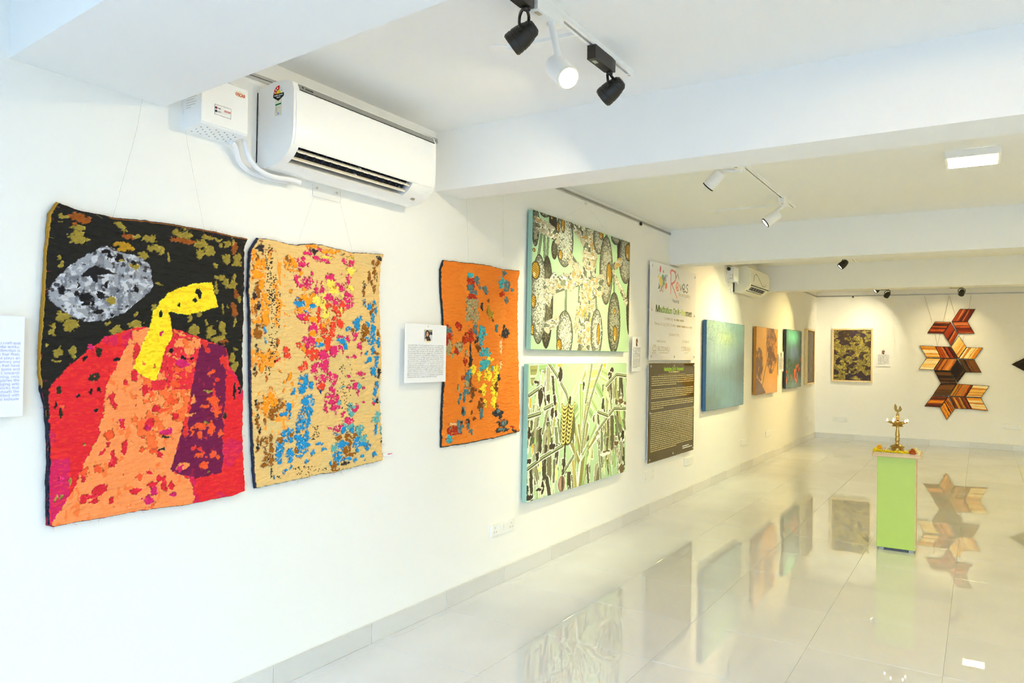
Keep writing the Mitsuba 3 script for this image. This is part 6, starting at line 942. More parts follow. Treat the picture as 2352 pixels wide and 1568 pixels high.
C2_RIB = [[(4.468,1.435),(4.589,1.345),(4.732,1.214),(4.782,1.135)],[(4.211,1.216),(4.373,1.27)],[(4.203,1.07),(4.365,1.086)],[(4.181,.711),(4.403,.773),(4.697,.83)],[(5.836,1.039),(5.574,1.053),(5.419,.978),(5.289,.904)],[(5.41,1.247),(5.605,1.337),(5.826,1.32)],[(5.266,1.042),(5.448,.999)],[(4.704,.626),(4.859,.733)],[(5.327,1.424),(5.221,1.285),(5.118,1.127),(5.037,.956),(4.992,.754)],[(5.144,1.425),(5.104,1.288),(5.048,1.13)],[(4.484,1.157),(4.398,.946)],[(4.551,1.139),(4.421,1.113)],[(5.295,.722),(5.341,.484)],[(5.704,1.16),(5.708,1.063)]]
C2_STALK = [([(4.941,1.277),(5.009,1.275),(5.006,.958),(4.992,.754),(4.967,.756)],'g'),([(4.818,1.018),(4.867,.999),(4.983,.77),(4.968,.701)],'o'),([(4.791,.844),(4.856,.83),(4.978,.677),(4.945,.657)],'o'),([(4.918,.972),(4.968,.961),(4.994,.801),(4.984,.755)],'o'),([(5.079,.977),(5.107,.951),(5.027,.726),(4.985,.723)],'o'),([(5.232,.949),(5.252,.923),(5.044,.748),(4.993,.714)],'g'),([(5.226,.86),(5.245,.834),(5.045,.716),(5.001,.484),(4.95,.492),(4.986,.676)],'o'),([(4.835,.732),(4.876,.727),(4.925,.487),(4.868,.488)],'y'),([(5.048,1.13),(5.118,1.135),(5.054,.954),(4.995,.911)],'o')]
C2_LEAF = [([(4.789,1.143),(4.859,1.255),(5.039,1.417),(5.057,1.385),(5.025,1.314),(4.877,1.185)],'p'),([(4.814,1.141),(5.042,1.314),(5.04,1.385),(4.942,1.253)],'o'),([(4.327,1.421),(4.586,1.434),(4.458,1.289),(4.373,1.292)],'G'),([(4.417,1.233),(4.602,1.39),(4.682,1.283),(4.461,1.202)],'g'),([(4.568,1.065),(4.652,1.269),(4.717,1.176),(4.599,1.033)],'p'),([(5.075,1.377),(5.254,1.392),(5.203,1.27),(5.117,1.175)],'y'),([(5.271,1.424),(5.444,1.373),(5.428,1.272),(5.276,1.301)],'g'),([(5.239,1.301),(5.413,1.155),(5.376,1.123),(5.206,1.196)],'G'),([(5.152,1.19),(5.303,1.052),(5.266,1.029),(5.119,1.095)],'g'),([(5.119,1.095),(5.212,1.024),(5.123,.982),(5.104,1.031)],'G'),([(4.816,1.08),(4.912,1.145),(4.949,1.041),(4.884,.983)],'G'),([(5.41,1.239),(5.606,1.319),(5.47,1.195)],'o'),([(4.218,1.421),(4.327,1.421),(4.263,1.273),(4.229,1.295)],'o')]
C2_BUNCH = [(4.766,1.113),(4.728,.835),(4.696,.612)]
C2_BUD = [(4.683,.549,.053,.061)]
C2_BAN = [(4.701,1.098),(4.751,1.095),(4.809,1.092),(4.701,1.071),(4.752,1.067),(4.803,1.064),(4.7,1.043),(4.753,1.04),(4.797,1.037),(4.7,1.016),(4.754,1.013),(4.791,1.01),(4.7,.989),(4.755,.985),(4.785,.983),(4.7,.962),(4.756,.958),(4.779,.956),(4.699,.935),(4.757,.93),(4.773,.929),(4.699,.908),(4.757,.903),(4.767,.902),(4.699,.88),(4.758,.875),(4.761,.875),(4.699,.853),(4.759,.848),(4.755,.848)]
C2_SPOT = [(4.632,1.423,.03,.018,'y'),(5.379,1.416,.031,.019,'y'),(4.197,.841,.017,.017,'w'),(4.226,1.163,.016,.035,'y'),(4.27,.844,.013,.032,'y'),(4.303,1.301,.03,.013,'k'),(4.395,1.248,.026,.022,'k'),(4.468,1.187,.03,.029,'k'),(4.565,1.168,.02,.044,'k'),(4.583,1.064,.018,.03,'k'),(4.53,1.074,.024,.044,'k'),(4.642,1.352,.03,.053,'k'),(5.009,1.259,.014,.04,'k'),(5.358,1.099,.023,.051,'k'),(5.613,1.103,.041,.022,'n'),(5.706,1.107,.047,.03,'n'),(5.792,1.086,.034,.016,'n'),(4.362,1.199,.033,.065,'k'),(4.219,.961,.019,.042,'k'),(4.212,.766,.04,.021,'k'),(4.333,.788,.025,.029,'k'),(4.41,.563,.022,.043,'k'),(4.361,.556,.042,.01,'k'),(4.198,.581,.027,.035,'k'),(4.233,.52,.054,.021,'k'),(5.194,.993,.019,.033,'n'),(5.429,.708,.078,.012,'n'),(5.41,.689,.09,.009,'w'),(4.538,.838,.039,.026,'k'),(5.748,.815,.043,.044,'k'),(5.626,.756,.049,.021,'n'),(4.787,.493,.013,.023,'k'),(5.737,.526,.043,.053,'n'),(5.513,1.372,.04,.017,'k'),(5.455,1.343,.02,.017,'k')]
BL = [(8.044,1.849),(8.736,1.699),(8.438,1.803),(9.393,1.349),(8.59,1.168),(8.601,1.859),(8.948,1.873),(8.241,1.724)]
TR_R = [(10.937,1.598,.338,.333),(11.087,1.803,.171,.204),(10.219,1.385,.241,.247)]
TR_TRUNK = [(10.764,1.55),(10.609,1.368),(10.498,1.22),(10.405,1.089)]
TR_GR = [(9.948,.974),(10.016,1.243),(10.357,1.134),(10.629,.992)]
DK = [(12.412,1.857,.407,.104),(12.313,1.511,.401,.154),(12.765,1.354,.254,.107),(12.61,1.197,.181,.096),(11.915,1.176,.119,.083),(12.254,1.186,.14,.051),(12.883,1.496,.171,.107)]

# ---------------------------------------------------------------- textile hangings
def curve(P, n):
    P = np.array(P, float); s = np.r_[0, np.cumsum(np.linalg.norm(np.diff(P, axis=0), axis=1))]; s /= s[-1]
    t = np.linspace(0, 1, n); return np.c_[np.interp(t, s, P[:, 0]), np.interp(t, s, P[:, 1])]
def coons(top, left, right, bot, nu, nv, wob=0.0, seed=1):
    """sheet between four outlines: top and bottom run left to right, left and right run downwards"""
    t, b, l, r = curve(top, nu), curve(bot, nu), curve(left, nv), curve(right, nv)
    if wob:
        for c, k in ((t, 1), (b, 1), (l, 0), (r, 0)):
            q = meshkit.fbm(np.stack([np.arange(len(c)) * 0.11, np.full(len(c), seed * 7.3 + k), np.full(len(c), float(len(c) + c[0, 0]))], -1), 3) - 0.5
            c[1:-1, k] += (q * wob * 2)[1:-1]
    u, v = np.linspace(0, 1, nu)[None, :, None], np.linspace(0, 1, nv)[:, None, None]
    G = (1 - v) * t[None] + v * b[None] + (1 - u) * l[:, None] + u * r[:, None] - ((1 - u) * (1 - v) * t[0] + u * (1 - v) * t[-1] + (1 - u) * v * b[0] + u * v * b[-1])
    return G[::-1]
def textile(name_label, G, base, painter, x0, seed, edge, threads, tcols, fray, amp=1.0):
    t = thing('textile_hanging', name_label, 'textile hanging', None)
    s = Sheet(G[..., 0], G[..., 1], base); s.seed = seed
    nv, nu = s.Y.shape
    painter(s)
    bd = np.zeros(s.Y.shape, bool)
    for ax in (0, 1):
        q = np.diff(s.id, axis=ax) != 0
        if ax == 0: bd[:-1] |= q; bd[1:] |= q
        else: bd[:, :-1] |= q; bd[:, 1:] |= q
    fz = s.n(150, 150, 2, 31)
    k = bd & (fz > .52); s.C[k] = (s.C[k] * .45 + srgb(*fray) * .55) if fray else np.clip(s.C[k] * 1.5 + .02, 0, .95)
    k = bd & (fz < .44); s.C[k] *= .55
    h = amp * (0.0032 * (s.n(26, 95, 2, seed) - .5) * 2 + 0.0022 * (s.n(60, 170, 2, seed + 1) - .5) * 2 + 0.0075 * (s.n(4.5, 6, 3, seed + 2) - .5))
    X = x0 + h
    V = np.stack([X, s.Y, s.Z], -1).reshape(-1, 3); C = s.C.reshape(-1, 3)
    emit(t, 'cloth', V, grid_faces(nv, nu), C, 'cloth')
    # thick rim and back
    def ring(a): return np.vstack([a[0, :], a[1:-1, -1], a[-1, ::-1], a[-2:0:-1, 0]])
    fr = ring(V.reshape(nv, nu, 3)); m = len(fr); bk = fr.copy(); bk[:, 0] = 0.004
    mid = (fr + bk) / 2; ctr = fr.mean(0)
    out = fr - ctr; out[:, 0] = 0; out /= np.linalg.norm(out, axis=1, keepdims=True)
    mid += out * 0.004
    i = np.arange(m); j = (i + 1) % m
    F = np.vstack([np.stack(q, 1) for q in ((i, i + m, j + m), (i, j + m, j), (i + m, i + 2 * m, j + 2 * m), (i + m, j + 2 * m, j + m))])
    F = np.vstack([F, np.stack([i + 2 * m, i * 0 + 3 * m, j + 2 * m], 1)])
    EV = np.vstack([fr, mid, bk, [[0.004, ctr[1], ctr[2]]]])
    EC = np.array([edge(y, z) for y, z in EV[:, 1:]])
    part(t, 'rim', trimesh.Trimesh(EV, F, process=False), 'cloth', smooth=True, color=EC, label='frayed layered rim')
    # applique patches: every larger piece is a part, the specks are one
    idc = s.id[:-1, :-1]; small = np.zeros(idc.shape, bool); made = 0; own = {}
    for k in range(1, len(s.names)):
        msk = idc == k
        if not msk.any(): continue
        nm = s.names[k]
        lab, n = ndimage.label(msk); cnt = np.bincount(lab.ravel())
        for q in range(1, n + 1):
            cell = lab == q
            if cnt[q] < 26 or made >= 290: small |= cell; continue
            big = nm != 'fabric_patch'
            Vp = V.copy(); Vp[:, 0] += 0.0030 if not big else 0.0022
            emit(t, nm, Vp, grid_faces(nv, nu, cell), C, 'cloth'); made += 1
    if small.any():
        Vp = V.copy(); Vp[:, 0] += 0.0026
        emit(t, 'fabric_flecks', Vp, grid_faces(nv, nu, small), C, 'cloth', kind='stuff')
    # loose threads
    R = np.random.default_rng(seed); ms, cs = [], []
    border = fr[::1]
    for _ in range(threads):
        p = border[R.integers(0, m)] + [0.001, 0, 0]; a = R.uniform(0, 6.28); L = R.uniform(.006, .022)
        d = np.array([R.uniform(0, .4), math.cos(a), math.sin(a) - .3]); e = np.array([R.uniform(0, .3), R.normal(), R.normal()])
        q = tube([p, p + d * L * .5 + e * L * .15, p + d * L + e * L * .1], 0.00035, 4, False); ms.append(q); cs.append(np.tile(srgb(*tcols[R.integers(0, len(tcols))]), (len(q.vertices), 1)))
    inner = np.argwhere(s.id[1:-1, 1:-1] > 0) + 1
    for _ in range(threads * 2):
        a, b = inner[R.integers(0, len(inner))]; p = V.reshape(nv, nu, 3)[a, b] + [0.003, 0, 0]; an = R.uniform(0, 6.28); L = R.uniform(.004, .014)
        d = np.array([0.15, math.cos(an), math.sin(an)]); e = np.array([0.3, R.normal(), R.normal()])
        q = tube([p, p + d * L * .5 + e * L * .2, p + d * L], 0.0003, 4, False); ms.append(q); cs.append(np.tile(s.C[a, b] * R.uniform(.8, 1.25), (len(q.vertices), 1)))
    part(t, 'loose_threads', cat(*ms), 'cloth', color=np.vstack(cs), kind='stuff')
    return t

def weave(s, k=0.10, fy=150, fz=320):
    s.C *= (1 + k * (s.n(fy, fz, 2, 8) - .5) * 2)[..., None]
T1C = {'g': (148, 128, 48), 'G': (176, 130, 28), 'h': (146, 76, 22), 'k': (22, 20, 24), 'n': (46, 44, 26), 'm': (206, 32, 98), 'r': (216, 36, 50), 'R': (238, 84, 42), 'o': (250, 130, 60), 'p': (246, 140, 78)}
def paint1(s):
    n1, n2, n3 = s.n(14, 9, 3, 1), s.n(40, 22, 3, 2), s.n(70, 150, 2, 3)
    for y, z, a, b, c in T1_GOLD: s.paint(s.ell(y, z, a, b, 0, .011, 60), T1C[c], 'fabric_patch', vary=.25)
    m = s.poly(T1_MOUND, .004, 60)
    s.paint(m, (222, 34, 46), 'mound_patch')
    s.paint(m & (n1 > .56), (206, 30, 84), None, .75); s.paint(m & (s.Y < 1.29) & (s.Z < 1.12), (196, 28, 104), None, .6)
    s.paint(m & (n3 > .6), (238, 60, 40), None, .5)
    p = s.poly(T1_PEACH, .006, 70); s.paint(p & m, (246, 142, 80), 'peach_patch')
    q = p & m
    mixz = q & (s.Y > 1.50) & (s.Y < 1.74) & (s.Z > 1.12)
    s.paint(mixz & (s.n(30, 24, 3, 5) > .50), (244, 108, 52), 'fabric_patch', vary=.15)
    s.paint(q & (s.Y > 1.57) & (s.Z > 1.34) & (s.n(24, 30, 3, 6) > .42), (226, 44, 56), 'fabric_patch', vary=.15)
    s.paint(q & (n2 > .64), (240, 112, 50), None, .8); s.paint(q & (s.n(26, 18, 3, 9) > .71), (218, 44, 52), 'fabric_patch', vary=.15)
    s.paint(q & (s.n(32, 26, 3, 12) > .765), (210, 34, 96), 'fabric_patch')
    u = s.poly(T1_PURPLE, .005, 70) & m; s.paint(u, (112, 20, 66), 'purple_patch')
    s.paint(u & (s.n(34, 26, 3, 14) > .66) & (s.Z > 1.06), (222, 50, 46), 'fabric_patch', vary=.2); s.paint(u & (s.n(50, 50, 2, 15) > .7), (150, 26, 60), None, .7)
    for y, z, a, b, c in T1_BITS: s.paint(s.ell(y, z, a, b, 0, .008, 70), T1C[c], 'fabric_patch', vary=.2)
    v = s.poly(T1_SILVER, .003, 90); s.paint(v, (150, 152, 160), 'silver_patch')
    s.paint(v & (s.n(46, 75, 4, 4) > .55), (206, 206, 212), None, .75); s.paint(v & (s.n(75, 42, 4, 7) < .42), (100, 101, 110), None, .75)
    s.paint(v & (s.n(60, 75, 3, 10) > .68), (40, 38, 44), None, .9)
    s.paint(s.poly(T1_EYE, .002, 90), (26, 24, 28), 'fabric_patch')
    for y, z, a, b, c in T1_HOLES: s.paint(s.ell(y, z, a, b, 0, .005, 90), T1C[c], 'fabric_patch')
    w = s.poly(T1_YELLOW, .0025, 90); s.paint(w, (250, 218, 36), 'yellow_patch'); s.paint(w & (n3 > .58), (236, 190, 24), None, .7)
    for y, z, a, b, c in T1_YH: s.paint(s.ell(y, z, a, b, 0, .005, 90), T1C[c], 'fabric_patch')
    e = np.minimum(s.Y - 1.205, 9); s.paint((s.Y < s.Y[:, :1] + .004 + .004 * (n2 - .5)) & (s.Z > 1.36), (176, 138, 44))
    s.paint((s.Z > s.Z[-1:, :] - .004) & (s.Y > 1.40), (150, 84, 26))
    s.paint((s.Y < s.Y[:, :1] + .006) & (s.Z < 1.25), (30, 26, 56))
    weave(s, .14)
def edge1(y, z): return srgb(*((150, 112, 36) if (y < 1.27 and z > 1.37) else (150, 84, 20) if z < .93 and y > 1.6 else (120, 30, 50) if z < .93 else (26, 24, 36)))
string([(0.014, 1.557, 2.66), (0.014, 1.50, 2.30), (0.012, 1.421, 1.96)], 'thin left thread holding the black and red textile hanging')
string([(0.014, 1.640, 2.66), (0.014, 1.70, 2.30), (0.012, 1.785, 1.96)], 'thin right thread holding the black and red textile hanging')
textile('black textile hanging with a silver moon, yellow arm and red mound', coons(T1_TOP, T1_LEFT, T1_RIGHT, T1_BOT, 330, 460, .003, 1), (30, 29, 26), paint1, 0.022, 1, edge1, 90, [(220, 60, 50), (190, 150, 60), (240, 130, 80), (200, 40, 90)], None, 1.5)

T2C = {'o': (250, 150, 28), 'O': (196, 96, 24), 'm': (216, 44, 104), 'r': (232, 66, 44), 'y': (250, 218, 84), 'b': (34, 138, 194), 'B': (30, 70, 140), 'n': (150, 88, 22), 'd': (54, 40, 44), 't': (96, 168, 168)}
def paint2(s):
    s.paint(s.n(5, 7, 3, 3) > .6, (214, 186, 124), None, .6)
    gold = s.n(60, 30, 3, 2)
    s.paint((s.Y < 2.30) & (s.Z < 1.32) & (s.Z > 1.12) & (gold > .60), (246, 156, 44), None, .9)
    s.paint((s.Y > 2.15) & (s.Y < 2.34) & (s.Z < 1.38) & (s.Z > 1.18) & (s.n(40, 14, 3, 5) > .64), (248, 150, 40), None, .9)
    s.paint((s.Y < 2.19) & (s.Z > 1.42) & (s.Z < 1.93) & (s.n(36, 24, 3, 6) > .58), (246, 150, 36), None, .9)
    for y, z, a, b, c in T2_BLOBS: s.paint(s.ell(y, z, a * 1.13, b * 1.16, 0, .009, 62), T2C[c], 'fabric_patch', vary=.14)
    cut = s.n(75, 90, 3, 21)
    for k in np.unique(s.id):
        pass
    s.paint((s.id > 0) & (cut > .70), (226, 192, 126), None, .9)
    s.id[(s.id > 0) & (cut > .70)] = 0
    for y, z in T2_DOTS: s.paint(s.ell(y, z, .0036, .0026), (50, 34, 30))
    s.paint(s.Z < s.Z[:1, :] + .004, (206, 180, 120)); s.paint((s.Y < s.Y[:, :1] + .004), (70, 60, 60))
    weave(s, .08)
def edge2(y, z): return srgb(*((38, 44, 66) if y < 2.35 else (150, 90, 60) if y > 2.8 else (70, 60, 70)))
string([(0.018, 2.335, 2.213), (0.014, 2.247, 1.975)], 'thin left thread from the acrylic bracket down to the beige textile hanging')
string([(0.018, 2.497, 2.213), (0.014, 2.588, 1.985)], 'thin right thread from the acrylic bracket down to the beige textile hanging')
textile('beige textile hanging with scattered pink, orange, blue and brown patches', coons(T2_TOP, T2_LEFT, T2_RIGHT, T2_BOT, 290, 430, .003, 2), (226, 188, 120), paint2, 0.020, 2, edge2, 70, [(210, 180, 120), (60, 60, 80), (210, 50, 100)], (240, 216, 156), 1.6)

T3C = {'t': (60, 165, 172), 's': (82, 118, 122), 'r': (176, 44, 20), 'h': (164, 148, 104), 'c': (170, 134, 38), 'n': (112, 62, 18), 'd': (44, 46, 50), 'y': (250, 216, 48), 'p': (244, 190, 130)}
def paint3(s):
    s.paint(s.n(6, 5, 3, 3) > .58, (232, 132, 44), None, .6)
    for y, z, a, b, c in T3_BLOBS: s.paint(s.ell(y, z, a * 1.08, b * 1.08, 0, .012, 42), T3C[c], 'fabric_patch', vary=.22)
    cut = s.n(55, 90, 3, 21); on = (s.id > 0) & (cut > .66)
    s.paint(on, (214, 112, 36), None, .85); s.id[on] = 0
    s.paint((s.id > 0) & (s.n(80, 120, 2, 6) > .68), (60, 58, 52), None, .7)
    s.paint((s.Y > s.Y[:, -1:] - .006) & (s.Z < .99), (40, 44, 60)); s.paint(s.Z < s.Z[:1, :] + .003, (70, 60, 50))
    weave(s, .10)
def edge3(y, z): return srgb(34, 40, 44) if y < 3.6 or z > 2.0 else srgb(60, 50, 50)
string([(0.014, 3.50, 2.70), (0.014, 3.52, 2.35), (0.012, 3.55, 2.02)], 'thin thread holding the orange textile hanging, left strand')
string([(0.014, 3.90, 2.70), (0.014, 3.92, 2.05)], 'thin thread holding the orange textile hanging, right strand')
textile('orange textile hanging with teal, yellow and dark patches', coons(T3_TOP, T3_LEFT, T3_RIGHT, T3_BOT, 230, 400, .004, 3), (226, 122, 36), paint3, 0.020, 3, edge3, 50, [(226, 122, 36), (80, 80, 80)], None, 1.5)

# ---------------------------------------------------------------- paintings on the left wall
plastic('teal_edge', srgb(146, 186, 172), 0.5)
def pod(s, y, z, ry, rz, k):
    m = s.ell(y, z, ry, rz); 
    pal = {'l': ((206, 208, 190), (96, 98, 84)), 'g': ((178, 178, 160), (92, 90, 74)), 'm': ((150, 152, 134), (66, 68, 56)), 'd': ((96, 92, 70), (44, 42, 32))}[k]
    o = s.ell(y, z, ry * 1.06 + .004, rz * 1.02 + .003); s.paint(o, (54, 54, 42))
    u = ((s.Y - y) / ry) ** 2 + ((s.Z - z) / rz) ** 2
    rnd = s.n(120, 150, 2, 4)
    light = 0.62 - 0.42 * np.clip(u, 0, 1) ** 2 + 0.10 * (s.Y - y) / ry
    w = np.clip((light - rnd) * 5 + .5, 0, 1)[m][:, None]; s.C[m] = srgb(*pal[1]) * (1 - w) + srgb(*pal[0]) * w; s.paint(m & (s.n(60, 90, 1, 9) > .80), (176, 150, 70), None, .7)
def lichen(s, pts, w, seed):
    d = s.dist(pts) / (w * .66); nz = s.n(16, 28, 3, seed); nb = s.n(26, 44, 2, seed + 3)
    inside = d < 0.36 + (nz - .5) * .5
    s.paint(d < .34, (92, 96, 76)); s.paint((d < .12), (124, 132, 102))
    m = inside & (nz > .43)
    for lo, c in ((0, (186, 178, 150)), (.42, (226, 220, 196)), (.48, (150, 146, 120)), (.54, (204, 194, 164)), (.60, (118, 120, 92)), (.66, (186, 148, 76))): s.paint(m & (nb > lo), c)
    e = np.abs(nb - .47) < .010; s.paint(m & e, (92, 86, 66)); s.paint(inside & (np.abs(nz - .44) < .022), (240, 238, 220)); s.paint(inside & (np.abs(nz - .405) < .014), (70, 66, 54))
def paintc1(s):
    g = s.n(1.2, 1.6, 2, 1); s.C[:] = s.C * (0.94 + .12 * g)[..., None]
    for P in (T_ for T_ in (C1_BLK[:4], C1_BLK[4:])): s.paint(s.poly(P), (50, 46, 36))
    for q in C1_STEM: s.line(q, .030, (66, 76, 62)); s.line(q, .014, (124, 140, 110))
    for k, (q, w) in enumerate(C1_BRANCH[:2]): lichen(s, q, w, 3 + k)
    for y, z, a, b, k in C1_PODS: pod(s, y, z, a, b, k)
    for k, (q, w) in enumerate(C1_BRANCH[2:]): lichen(s, q, w, 6 + k)
    hat = np.sin((s.Z * 1.0 + s.Y * .3) * 420)
    for y, z, a, b in C1_OCHRE:
        m = s.ell(y, z, a, b); s.paint(s.ell(y, z, a * 1.25 + .003, b * 1.12 + .003), (70, 60, 34)); s.paint(m, (188, 142, 40)); s.paint(m & (hat > .45), (104, 76, 22)); s.paint(s.ell(y - a * .35, z - b * .5, a * .35, b * .3), (226, 214, 160), None, .7)
def paintc2(s):
    s.C[:] = s.C * (0.95 + .1 * s.n(1.5, 2, 2, 2))[..., None]
    R = np.random.default_rng(12)
    lc = {'p': (206, 222, 170), 'g': (178, 208, 142), 'G': (150, 184, 118), 'o': (156, 158, 96), 'y': (216, 218, 130)}
    y0, y1, z0, z1 = s.Y.min(), s.Y.max(), s.Z.min(), s.Z.max()
    def strip(y, z, L, w, c, lean=0.0, edge=True):
        P = [(y - w / 2, z), (y + w / 2, z + R.normal(0, .01)), (y + w / 2 + lean * L, z - L * R.uniform(.9, 1.05)), (y - w * .35 + lean * L, z - L)]
        if edge: s.paint(s.poly([(a + (e if k in (1, 2) else -e) * .8, b + (.004 if k < 2 else -.006)) for k, ((a, b), e) in enumerate(zip(P, (.010,) * 4))], .006, 40), (240, 244, 222))
        s.paint(s.poly(P, .006, 40), c)
        s.paint(s.poly([(P[0][0] + w * .35, P[0][1]), (P[0][0] + w * .6, P[0][1]), (P[3][0] + w * .55, P[3][1]), (P[3][0] + w * .4, P[3][1])]), tuple(np.clip(np.array(c) * 1.22, 0, 255)), None, .6)
    dk = [(92, 88, 64), (112, 110, 80), (134, 134, 100), (156, 154, 122), (116, 126, 88), (72, 68, 50)]
    for P, c in C2_LEAF:
        P = np.array(P); ctr = P.mean(0); s.paint(s.poly(ctr + (P - ctr) * 1.06, .003, 40), (238, 244, 220)); m = s.poly(P, .003, 40); s.paint(m, lc[c])
        d = P[1] - P[0]; d /= np.linalg.norm(d) + 1e-9; ph = (s.Y - P[0][0]) * -d[1] + (s.Z - P[0][1]) * d[0]
        s.paint(m & (np.sin(ph * 130) > .55), tuple(np.array(lc[c]) * .84), None, .9); s.paint(m & (np.sin(ph * 75 + 1) > .75), (232, 240, 206), None, .7)
    for k, q in enumerate(C2_RIB[:10]):
        if k in (0, 8, 9): continue
        P = curve(q, 40); n = int(np.linalg.norm(np.diff(np.array(q), axis=0), axis=1).sum() / .055)
        for f in np.linspace(.02, .98, n):
            a, b = P[int(f * 39)]
            if R.random() < .78: strip(a, b - .005, R.uniform(.12, .34), R.uniform(.030, .065), dk[R.integers(0, 6)] if R.random() < .72 else lc['Gogy'[R.integers(0, 4)]], R.normal(.02, .07))
    for _ in range(210):
        a, b = R.uniform(y0 + .02, y1 - .05), R.uniform(z0 + .10, z1 - .02)
        if 4.66 < a < 5.36 and b > .92: continue
        if 4.62 < a < 5.2 and R.random() < .6: continue
        strip(a, b, R.uniform(.09, .30), R.uniform(.022, .062), dk[R.integers(0, 6)] if R.random() < .66 else lc['Ggpo'[R.integers(0, 4)]], R.normal(0, .22), R.random() < .5)
    for P, c in C2_STALK:
        P = np.array(P); ctr = P.mean(0); s.paint(s.poly(ctr + (P - ctr) * [1.35, 1.03], .002, 40), (244, 246, 226)); s.paint(s.poly(P), {'g': (150, 176, 112), 'o': (142, 138, 78), 'y': (176, 158, 66)}[c]); s.paint(s.poly(ctr + (P - ctr) * [.35, .95]), (196, 206, 140), None, .6)
    for q in C2_RIB: s.line(q, .040, (240, 244, 220)); s.line(q, .026, (88, 92, 64)); s.line([(a, b + .003) for a, b in q], .010, (158, 170, 120))
    for y, z, a, b, c in C2_SPOT: s.paint(s.ell(y, z, a * 1.15 + .003, b * 1.1 + .003, 0, .004, 40), (240, 244, 224)); s.paint(s.ell(y, z, a, b, 0, .005, 40), {'y': (216, 176, 60), 'w': (246, 242, 220), 'k': (62, 56, 42), 'n': (112, 96, 60)}[c])
    b0, b1, b2 = C2_BUNCH
    s.line([b1, ((b1[0] + b2[0]) / 2 + .01, (b1[1] + b2[1]) / 2), b2], .022, (60, 52, 36))
    s.paint(s.ell(b0[0], b0[1] - .14, .115, .15), (92, 96, 56)); s.line([(b0[0] + .03, b0[1] + .06), (b0[0] + .01, b0[1] - .05), b1], .03, (58, 54, 32))
    for i in range(10):
        z = b0[1] + .005 - i * .029
        for sd in (-1, 1):
            tp = 1 - .38 * i / 9; y = b0[0] + .004 - i * .004 + sd * .012
            pts = [(y, z + .006), (y + sd * .022 * tp, z - .012), (y + sd * .058 * tp, z - .012), (y + sd * .084 * tp, z + .012)]
            q = spline([(a, b, 0) for a, b in pts], 12)[:, :2]
            for w, c in ((.024, (58, 52, 28)), (.016, (202, 178, 88)), (.006, (242, 230, 156))): s.line([tuple(k) for k in q], w, c)
    for y, z, a, b in C2_BUD: s.paint(s.ell(y, z, a * 1.15, b * 1.06), (240, 240, 220)); s.paint(s.ell(y, z, a, b), (150, 118, 96)); s.paint(s.ell(y + a * .3, z, a * .25, b * .9), (92, 72, 60)); s.paint(s.ell(y - a * .4, z, a * .18, b * .8), (200, 170, 140))
def painting(label, y0, y1, z0, z1, x1, nu, nv, base, painter, edge, bsdf='paint', cat_='painting'):
    t = thing('canvas_painting', label, cat_)
    canvas_box(t, y0, y1, z0, z1, x1 - .001, edge)
    e = .003
    s = rect_sheet(y0 + e, y1 - e, z0 + e, z1 - e, nu, nv, base); painter(s)
    flat_face(t, 'painted_face', s, x1, bsdf, relief=.0004 * (s.n(40, 40, 2, 5) - .5))
    return t
painting('square green canvas of speckled pods and lichen branches, above the banana canvas', 4.218, 5.846, 1.527, 2.484, 0.050, 470, 400, (176, 205, 163), paintc1, 'teal_edge')
painting('square green canvas of a banana plant with hanging fruit, below the pod canvas', 4.196, 5.812, 0.491, 1.431, 0.050, 400, 360, (178, 206, 160), paintc2, 'teal_edge')
string([(0.026, 5.06, 2.672), (0.03, 4.62, 2.48)], 'thin thread from the steel hook to the left part of the pod canvas')
string([(0.026, 5.06, 2.672), (0.03, 5.50, 2.48)], 'thin thread from the steel hook to the right part of the pod canvas')

def paintbl(s):
    y0, y1, z0, z1 = s.Y.min(), s.Y.max(), s.Z.min(), s.Z.max(); u, v = (s.Y - y0) / (y1 - y0), (s.Z - z0) / (z1 - z0)
    def soft(cy, cz, ry, rz, c, a): 
        w = a * np.exp(-(((u - cy) / ry) ** 2 + ((v - cz) / rz) ** 2)); s.C[:] = s.C * (1 - w)[..., None] + srgb(*c) * w[..., None]
    soft(.2, 1.0, .5, .22, (150, 182, 170), .8); soft(.9, .9, .3, .3, (96, 136, 128), .8); soft(.48, .80, .22, .10, (172, 194, 120), .8); soft(.98, .45, .42, .30, (74, 88, 98), .95); soft(.35, .62, .35, .22, (150, 178, 182), .7); soft(.55, .42, .5, .10, (104, 120, 122), .6); soft(.4, .12, .5, .22, (112, 148, 158), .8); soft(.05, .05, .3, .2, (96, 118, 120), .7)
    s.C[:] *= (1 + .22 * (s.n(60, 3, 3, 3) - .5) + .14 * (s.n(20, 20, 3, 4) - .5))[..., None]
    d = s.n(30, 22, 3, 6); s.paint((np.abs(d - .5) < .012) & (v > .72) & (u < .7), (70, 96, 100), None, .7); s.paint((np.abs(s.n(22, 60, 3, 7) - .5) < .015) & (v > .84) & (v < .92), (80, 100, 106), None, .6)
    s.paint((np.abs(s.n(48, 3, 2, 9) - .5) < .02) & (v > .5), (90, 120, 120), None, .35)
painting('blue grey misty abstract canvas right of the text signs', 7.945, 9.478, 0.888, 1.912, 0.055, 200, 200, (106, 138, 162), paintbl, plastic('blue_edge', srgb(44, 92, 138), 0.5), 'paint_gloss')
